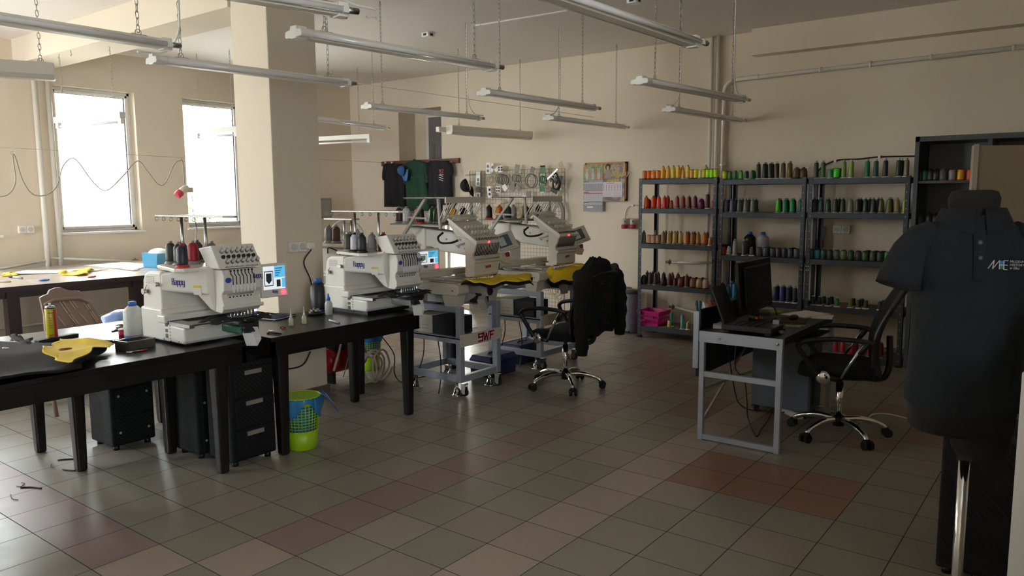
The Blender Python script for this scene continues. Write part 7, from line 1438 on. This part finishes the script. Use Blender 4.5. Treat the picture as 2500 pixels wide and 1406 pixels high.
# ------------------------------------------------------------------ bins, tool boxes, compressor
def mesh_bin(lab, c, r0, r1, h, flare, bag):
    t = thing('waste_basket', lab, 'waste basket', (c[0], c[1], 0), 0, 'lime green waste baskets')
    LM = mat('lime_plastic', '9cc41c', 0.4); R = lambda z: r0+(r1-r0)*z/h
    zb = h*0.36; MB().lathe([(r0*0.96, 0), (r0, 0.004), (R(zb), zb), (R(zb)-0.003, zb), (r0-0.004, 0.006)], (c[0], c[1], 0), 36).build('solid_base', LM, t)
    mb = MB(); nr, nc = 9, 30; zt = h*0.86
    for k in range(nr+1): z = zb+(zt-zb)*k/nr; mb.torus((c[0], c[1], z), R(z)-0.0015, 0.0028, (0, 0, 1), 36, 4)
    for k in range(nc): a = 2*PI*k/nc; d = V3(math.cos(a), math.sin(a), 0); mb.tube([V3(c[0], c[1], zb)+d*(R(zb)-0.0015), V3(c[0], c[1], zt)+d*(R(zt)-0.0015)], 0.0034, 4)
    mb.build('lattice', LM, t); MB().lathe([(R(zt)-0.003, zt), (R(zt), zt), (R(h)+0.002, h), (R(h)-0.003, h)], (c[0], c[1], 0), 36).torus((c[0], c[1], h), R(h), 0.005, (0, 0, 1), 36, 6).build('rim', LM, t)
    BM = mat('blue_bag', '2f86c8', 0.25, alpha=0.62)
    def fn(u, v):
        a = 2*PI*u; w = 0.004*math.sin(9*a)+0.003*math.sin(17*a+1)
        if v < 0.5: q = v/0.5; z = h*0.2+(h*0.82)*q; r = (R(z)-0.008)*(0.9+0.08*q)+w*q
        else:
            q = (v-0.5)/0.5; dl = 0.05+0.05*math.sin(a*2+flare)**2+0.03*math.sin(5*a); z = h+0.012*math.sin(PI*q)-dl*q; r = R(h)+0.007+w+0.008*q
        return V3(c[0]+r*math.cos(a), c[1]+r*math.sin(a), z), V3(math.cos(a), math.sin(a), 0.1)
    MB().slab(fn, 48, 14, 0.0012).build('bin_liner', BM, t)
    if bag:
        a = flare; d = V3(math.cos(a), math.sin(a), 0); s_ = V3(-d[1], d[0], 0); b0 = V3(c[0], c[1], h)+d*(r1-0.01)
        def tf(u, v): w = 0.05*(1-v)+0.012; return b0+d*(0.10*v+0.02)+s_*(u-0.5)*2*w+V3(0, 0, 0.01-0.13*v**1.3+0.006*math.sin(9*u+4*v)), d*0.6+V3(0, 0, 0.8)
        MB().slab(tf, 10, 10, 0.0012).build('liner_flap', mat('blue_bag_flap', '2f6fc0', 0.3, alpha=0.8), t)
    return t
mesh_bin('lime green lattice waste basket with blue liner under the pillar table front', (-0.93, 0.06), 0.095, 0.125, 0.345, 0.9, True)
mesh_bin('lime green lattice waste basket further back behind the table legs', (-2.3, 1.88), 0.10, 0.125, 0.36, 2.2, False)
def pedal_bin(lab, c, m, r=0.105, h=0.47):
    t = thing('trash_bin', lab, 'bin', (c[0], c[1], 0)); MB().lathe([(r*0.8, 0), (r*0.82, 0.01), (r, h-0.03), (r, h)], (c[0], c[1], 0), 28).build('body', m, t)
    MB().lathe([(r+0.004, h), (r+0.004, h+0.02), (r*0.9, h+0.04), (0.01, h+0.05)], (c[0], c[1], 0), 28).build('lid', mat('bin_lid', '4a4c52', 0.4), t)
    MB().box(c[0]-0.03, c[0]+0.03, c[1]-r*0.8-0.03, c[1]-r*0.75, 0.01, 0.025).build('pedal', M['black'], t)
pedal_bin('light grey round bin standing left of the racks', (-1.24, 5.05), mat('bin_grey', '80838e', 0.4))
pedal_bin('dark grey round bin behind the light grey one', (-1.42, 5.2), mat('bin_dark', '5a5c62', 0.45))
def tool_box(lab, x0, x1, y0, y1, h):
    t = thing('tool_box', lab, 'tool box', ((x0+x1)/2, (y0+y1)/2, 0), 0, 'navy tool boxes'); NV = mat('tool_navy', '1c2048', 0.45); yc, xc = (y0+y1)/2, (x0+x1)/2
    MB().hexa([(x0+.01, y0+.01, 0), (x1-.01, y0+.01, 0), (x1-.01, y1-.01, 0), (x0+.01, y1-.01, 0)], [(x0, y0, h*0.72), (x1, y0, h*0.72), (x1, y1, h*0.72), (x0, y1, h*0.72)]).build('body', NV, t, bevel=0.008)
    MB().hexa([(x0-.005, y0-.005, h*0.73), (x1+.005, y0-.005, h*0.73), (x1+.005, y1+.005, h*0.73), (x0-.005, y1+.005, h*0.73)], [(x0+.02, y0+.015, h), (x1-.02, y0+.015, h), (x1-.02, y1-.015, h), (x0+.02, y1-.015, h)]).build('lid', mat('tool_lid', '262b5e', 0.45), t, bevel=0.008)
    MB().tube([(xc, yc-0.07, h), (xc, yc-0.065, h+0.012), (xc, yc+0.065, h+0.012), (xc, yc+0.07, h)], 0.008, 8).build('handle', mat('tool_handle', '7a2c48', 0.4), t); MB().box(x1+0.005, x1+0.012, yc-0.02, yc+0.02, h*0.62, h*0.82).build('latch', M['black'], t)
tool_box('navy tool box on the floor between the two wheeled stands, nearer one', -1.36, -1.1, 2.24, 2.62, 0.19)
tool_box('navy tool box under the further wheeled stand', -1.46, -1.22, 2.84, 3.2, 0.19)
t = thing('compressor', 'red air compressor with coiled pale hose behind the pillar', 'compressor', (-2.1, 1.5, 0)); RD = mat('compressor_red', '9a1420', 0.35)
MB().cyl((-2.15, 1.25, 0.2), (-2.15, 1.62, 0.2), 0.11, n=24).ball((-2.15, 1.25, 0.2), (0.11, 0.05, 0.11)).ball((-2.15, 1.62, 0.2), (0.11, 0.05, 0.11)).build('tank', RD, t)
MB().tube([(-2.1, 1.52, 0.28), (-2.1, 1.52, 0.6), (-2.16, 1.52, 0.63), (-2.24, 1.52, 0.6), (-2.24, 1.52, 0.28)], 0.018, 8).build('handle', RD, t)
MB().box(-2.25, -2.08, 1.28, 1.45, 0.29, 0.5).build('motor', M['dark'], t, bevel=0.02); MB().cyl((-2.05, 1.56, 0.42), (-2.05, 1.66, 0.42), 0.03).cyl((-2.05, 1.6, 0.36), (-2.05, 1.6, 0.48), 0.022).cyl((-2.05, 1.66, 0.42), (-2.05, 1.72, 0.42), 0.012).build('regulator', M['machg'], t)
for y in (1.3, 1.58): MB().box(-2.2, -2.1, y-0.015, y+0.015, 0, 0.1).build('foot', M['black'], t)
hs = mat('air_hose', 'c8b4a8', 0.35)
t = thing('air_hose', 'coil of pale air hose leaning on the red compressor', 'hose', (-1.85, 1.42, 0))
pts = [V3(-1.86+0.03*math.sin(k*0.21), 1.40+0.013*k*0.25+0.13*math.cos(k*0.42)*(1+0.08*math.sin(k*1.1)), 0.145+0.13*math.sin(k*0.42)*(1+0.08*math.cos(k*0.9))+0.0) for k in range(75)]
MB().tube(pts, 0.0095, 8).build('hose_coil', hs, t); MB().tube(bez([AX(836, 815, -1.9), AX(830, 850, -1.9), AX(822, 880, -1.9), AX(815, 905, -1.88)], 6), 0.0095, 8).tube(bez([AX(855, 850, -1.9), AX(845, 895, -1.9), AX(838, 920, -1.88)], 6), 0.004, 6).build('hose_end', hs, t)
# loose black cords by the stands and tables
def cord(lab, pts, r=0.005, m=None): o = MB().tube(bez(pts, 8), r, 6).build('loose_cable', m or M['black'], org=pts[0]); return tag(o, lab, 'cable')
cord('black cable sagging from the pillar table to the floor by its right leg', [(-1.35, 1.06, TZ-0.13), AZ(960, 860, 0.3), AZ(962, 905, 0.1), AZ(970, 925, 0.01), AZ(985, 933, 0.008), AZ(1005, 925, 0.008), AZ(1045, 917, 0.008), AZ(1060, 908, 0.008)])
cord('black cable hanging under the pillar table against the pillar', [AX(758, 858, PX+0.04), AX(745, 885, PX+0.05), AX(728, 896, PX+0.05), AX(700, 900, PX+0.05), AX(660, 893, PX+0.06)])
# scraps on the floor
for k, (pts, lab) in enumerate((([(50, 1190), (75, 1189), (101, 1192)], 'dark fabric strip on the floor at far left'), ([(141, 1123), (160, 1121), (182, 1120)], 'dark strip on the floor left of the second table leg'), ([(153, 1146), (168, 1148), (184, 1149)], 'dark strip on the floor touching the front table leg'), ([(40, 1186), (52, 1187), (60, 1180), (52, 1178)], 'dark curled scrap on the floor at far left'), ([(26, 1206), (30, 1217), (44, 1220)], 'dark bent scrap near the lower left edge of the floor'), ([(126, 1132), (125, 1138), (131, 1142)], 'tiny dark thread scrap on the floor left of the front leg'))):
    o = MB().tube(bez([AZ(u, v, 0.004) for u, v in pts], 5), 0.0045 if k < 3 else 0.002, 5).build('floor_scrap', M['dark'], org=AZ(*pts[0], 0)); tag(o, lab, 'scrap')
o = MB().tube(bez([AZ(u, v, 0.002) for u, v in ((713, 1355), (716, 1362), (728, 1363), (738, 1359))], 5), 0.0012, 5).build('thread_scrap', mat('yellow_thread', '8a8438', 0.6), org=AZ(716, 1360, 0)); tag(o, 'short yellowish thread on the floor at the bottom edge', 'thread')
# ------------------------------------------------------------------ behind the tables: brown folding chair, blue sack
XCH = -3.1
def chp(u, v, dx=0.0): return AX(u, v, XCH+dx)
t = thing('folding_chair', 'brown slatted plastic chair back between the tables at left', 'chair', AX(180, 815, XCH)*V3(1, 1, 0))
BR = mat('brown_plastic', '8c766c', 0.5, var=0.05)
out = [(98, 727), (106, 722), (117, 718), (122, 708), (135, 703), (150, 702), (162, 707), (180, 710), (197, 711), (204, 718), (217, 732), (220, 738), (232, 756), (246, 778), (256, 800), (262, 830), (112, 830), (108, 770), (102, 745)]
def poly3(pts, dx): return [chp(u, v, dx-0.35*((v-760)/100.0)*-0.25) for u, v in pts]
A_ = poly3(out, 0.0); B_ = [p+V3(-0.025, 0, 0) for p in A_]; n = len(out)
mb = MB().add(A_+B_, [(i, (i+1) % n, n+(i+1) % n, n+i) for i in range(n)]); 
for fce in (tuple(range(n)), tuple(reversed(range(n, 2*n)))): mb.f.append(fce); mb.m.append(0); mb.s.append(False)
mb.build('backrest', BR, t)
sl_ = MB()
for u0, v0, u1, v1 in ((143, 733, 165, 765), (150, 731, 172, 763), (165, 728, 184, 755), (171, 727, 190, 752), (199, 731, 217, 757), (207, 735, 222, 756), (141, 772, 160, 797), (167, 768, 187, 792), (172, 766, 192, 791), (192, 762, 214, 787), (219, 760, 237, 786), (224, 759, 239, 782)):
    a = poly3([(u0, v0)], 0.003)[0]; b = poly3([(u1, v1)], 0.003)[0]; sl_.bar(a, b, 0.008, 0.006, up=(1, 0, 0))
sl_.build('slat_gap', mat('gap_cream', 'b8a488', 0.6), t)
cr = MB(); pts = [(108, 745), (130, 733), (160, 730), (195, 728), (215, 738)]
cr.tube([poly3([q], 0.01)[0] for q in pts], 0.014, 8).build('top_rail', BR, t)
base = AX(180, 830, XCH)
for y in (base[1]-0.2, base[1]+0.2): MB().tube([(XCH-0.02, y, 0.45), (XCH+0.1, y, 0.0)], 0.016, 8).tube([(XCH-0.02, y, 0.42), (XCH-0.4, y, 0.0)], 0.016, 8).build('leg', BR, t)
MB().box(XCH-0.42, XCH-0.02, base[1]-0.22, base[1]+0.22, 0.40, 0.43).build('seat', BR, t)
p = AX(290, 775, -3.3); st = thing('plastic_sack', 'blue plastic sack behind the left tables beside the brown chair', 'sack', (p[0], p[1], 0))
rg = []
for k, (z, r) in enumerate(((0.0, 0.16), (0.05, 0.2), (0.3, 0.22), (0.5, 0.2), (p[2]+0.02, 0.15), (p[2]+0.06, 0.05))): rg.append([V3(p[0]+r*math.cos(a)*(1+0.08*math.sin(5*a+k)), p[1]+0.03+r*math.sin(a)*(1+0.08*math.sin(4*a+2*k)), z) for a in [2*PI*i/24 for i in range(24)]])
MB().loft(rg).build('sack_body', mat('blue_sack', '6f86bc', 0.35, var=0.35, scale=30, bump=0.6, bscale=30), st)
# ------------------------------------------------------------------ right side: grey shelving cabinet, door leaf, counter
CX0, CX1, CY0, CY1, CH = 1.745, 3.5, 4.82, 5.34, 2.125
t = thing('shelving_cabinet', 'tall dark grey shelving cabinet right of the metal racks', 'cabinet', (2.6, 5.1, 0)); CG = M['cabgrey']
MB().box(CX0, CX0+0.035, CY0, CY1, 0, CH).build('side_panel', CG, t); MB().box(CX1-0.035, CX1, CY0, CY1, 0, CH).build('side_panel', CG, t)
MB().box(CX0, CX1, CY0, CY1, CH-0.045, CH).build('top_panel', CG, t); MB().box(CX0, CX1, CY1-0.012, CY1, 0, CH).build('back_panel', mat('cabinet_back', '8e9194', 0.6), t)
dvx = AY(2412, 345, CY0+0.02)[0]
MB().box(dvx, dvx+0.035, CY0+0.01, CY1-0.012, 0.08, CH-0.045).build('divider', CG, t); MB().box(CX0+0.035, CX1-0.035, CY0+0.02, CY1-0.012, 0.0, 0.08).build('plinth', CG, t)
SHZ = (0.45, 0.9, 1.325, 1.73)
for z in SHZ: MB().box(CX0+0.035, dvx, CY0+0.015, CY1-0.012, z-0.022, z).build('shelf', CG, t); MB().box(dvx+0.035, CX1-0.035, CY0+0.015, CY1-0.012, z-0.022, z).build('shelf', CG, t)
for u, c, kd, lab in ((2247, '22282a', 'king', 'black thread spool leftmost on the upper cabinet shelf'), (2258, '1a5c4c', 'king', 'green thread spool on the upper cabinet shelf'), (2272, '1c2222', 'dome', 'black domed thread cone on the upper cabinet shelf, left of the grey'), (2286, '1a1c20', 'dome', 'second black domed cone on the upper cabinet shelf'), (2302, '505254', 'dome', 'dark grey domed thread cone on the upper cabinet shelf'), (2324, '8c8c90', 'king', 'pale grey thread spool on the upper cabinet shelf'), (2345, 'e0a01c', 'king', 'yellow thread spool on the upper cabinet shelf'), (2368, 'e05020', 'king', 'orange red thread spool on the upper cabinet shelf by the door')):
    q = AY(u, 440, CY0+0.07); spool(kd, c, (q[0], CY0+0.07, SHZ[3]+0.0005), lab, 'thread on the cabinet shelves', 'base_red' if u > 2290 else None)
for u, c, kd, lab in ((2245, '141618', 'dome', 'black thread cone leftmost on the lower cabinet shelf'), (2268, '18191c', 'dome', 'black thread cone second on the lower cabinet shelf'), (2285, '101214', 'dome', 'black thread cone third on the lower cabinet shelf'), (2304, '1c7cac', 'dome', 'turquoise thread cone on the lower cabinet shelf by the polo shirt')):
    q = AY(u, 545, CY0+0.08); spool(kd, c, (q[0], CY0+0.08, SHZ[2]+0.0005), lab, 'thread on the cabinet shelves', s=1.1)
for z, hh, x1, lab in ((0.0805, 0.3, 2.05, 'brown cardboard box on the cabinet floor'), (0.4505, 0.33, 2.1, 'brown cardboard box on the shelf above the cabinet floor')):
    bxm = MB().box(CX0+0.05, x1, CY0+0.04, CY1-0.05, z, z+hh); o = bxm.build('cardboard_box', mat('cardboard', '9a7a56', 0.85, var=0.06), org=((CX0+x1)/2, 5.08, z), bevel=0.003); tag(o, lab, 'box')
d0 = V3(*(CAM+_ray(2380, 355)*6.15)); dl = 0.44; tk = unit(np.cross(Rv, (0, 0, 1)))*0.04
dp = [V3(d0[0], d0[1], 0.01), V3(d0[0], d0[1], 0.01)+Rv*dl, V3(d0[0], d0[1], 0.01)+Rv*dl-tk, V3(d0[0], d0[1], 0.01)-tk]
d2 = struct('door_2', MB().hexa(dp, [p+V3(0, 0, d0[2]-0.01) for p in dp]), mat('door_beige', 'a89c8a', 0.5, var=0.03))
e0 = dp[0]-Rv*0.004+tk*0.1; MB().hexa([e0-Rv*0.006, e0+Rv*0.035, e0+Rv*0.035+tk*0.08, e0-Rv*0.006+tk*0.08], [p+V3(0, 0, d0[2]) for p in (e0-Rv*0.006, e0+Rv*0.035, e0+Rv*0.035+tk*0.08, e0-Rv*0.006+tk*0.08)]).build('door_edge', mat('door_edge_white', 'c9c4b8', 0.5), d2)
c0 = V3(*(CAM+_ray(2494, 930)*2.0)); cz = c0[2]; c0[2] = 0; bk_ = _ray(2494, 930)*V3(1, 1, 0); bk_ = unit(unit(bk_)+0.25*Rv)
ct = thing('counter', 'pale counter end standing at the right edge of the picture', 'counter', c0)
cp = [c0, c0+Rv*0.6, c0+Rv*0.6+bk_*0.12, c0+bk_*0.12]
MB().hexa(cp, [p+V3(0, 0, cz-0.0) for p in cp]).build('end_panel', mat('counter_pale', 'b4b0a6', 0.55), ct); cq = [c0+V3(0, 0, cz)-Rv*0.0, c0+Rv*0.62+V3(0, 0, cz), c0+Rv*0.62+bk_*0.45+V3(0, 0, cz), c0+bk_*0.45+V3(0, 0, cz)]
MB().hexa(cq, [p+V3(0, 0, 0.022) for p in cq]).build('counter_top', mat('counter_pale', 'b4b0a6', 0.55), ct)
pb = c0+Rv*0.04+bk_*0.12+V3(0, 0, cz+0.0225); 
o = MB().hexa([pb, pb+Rv*0.25, pb+Rv*0.25+bk_*0.3, pb+bk_*0.3], [p+V3(0, 0, 0.06) for p in (pb, pb+Rv*0.25, pb+Rv*0.25+bk_*0.3, pb+bk_*0.3)]).build('paper_stack', mat('brown_papers', '5c4238', 0.7, var=0.2, scale=40), org=pb); tag(o, 'stack of brownish papers on the counter at the right edge', 'papers')
pb = pb+V3(0, 0, 0.0605)+bk_*0.05
o = MB().hexa([pb, pb+Rv*0.2, pb+Rv*0.2+bk_*0.2, pb+bk_*0.2], [p+V3(0, 0, 0.08) for p in (pb, pb+Rv*0.2, pb+Rv*0.2+bk_*0.2, pb+bk_*0.2)]).build('package', mat('teal_package', '1f6a80', 0.3, var=0.3, scale=50), org=pb, bevel=0.008); tag(o, 'shiny teal package on the papers at the right edge', 'package')
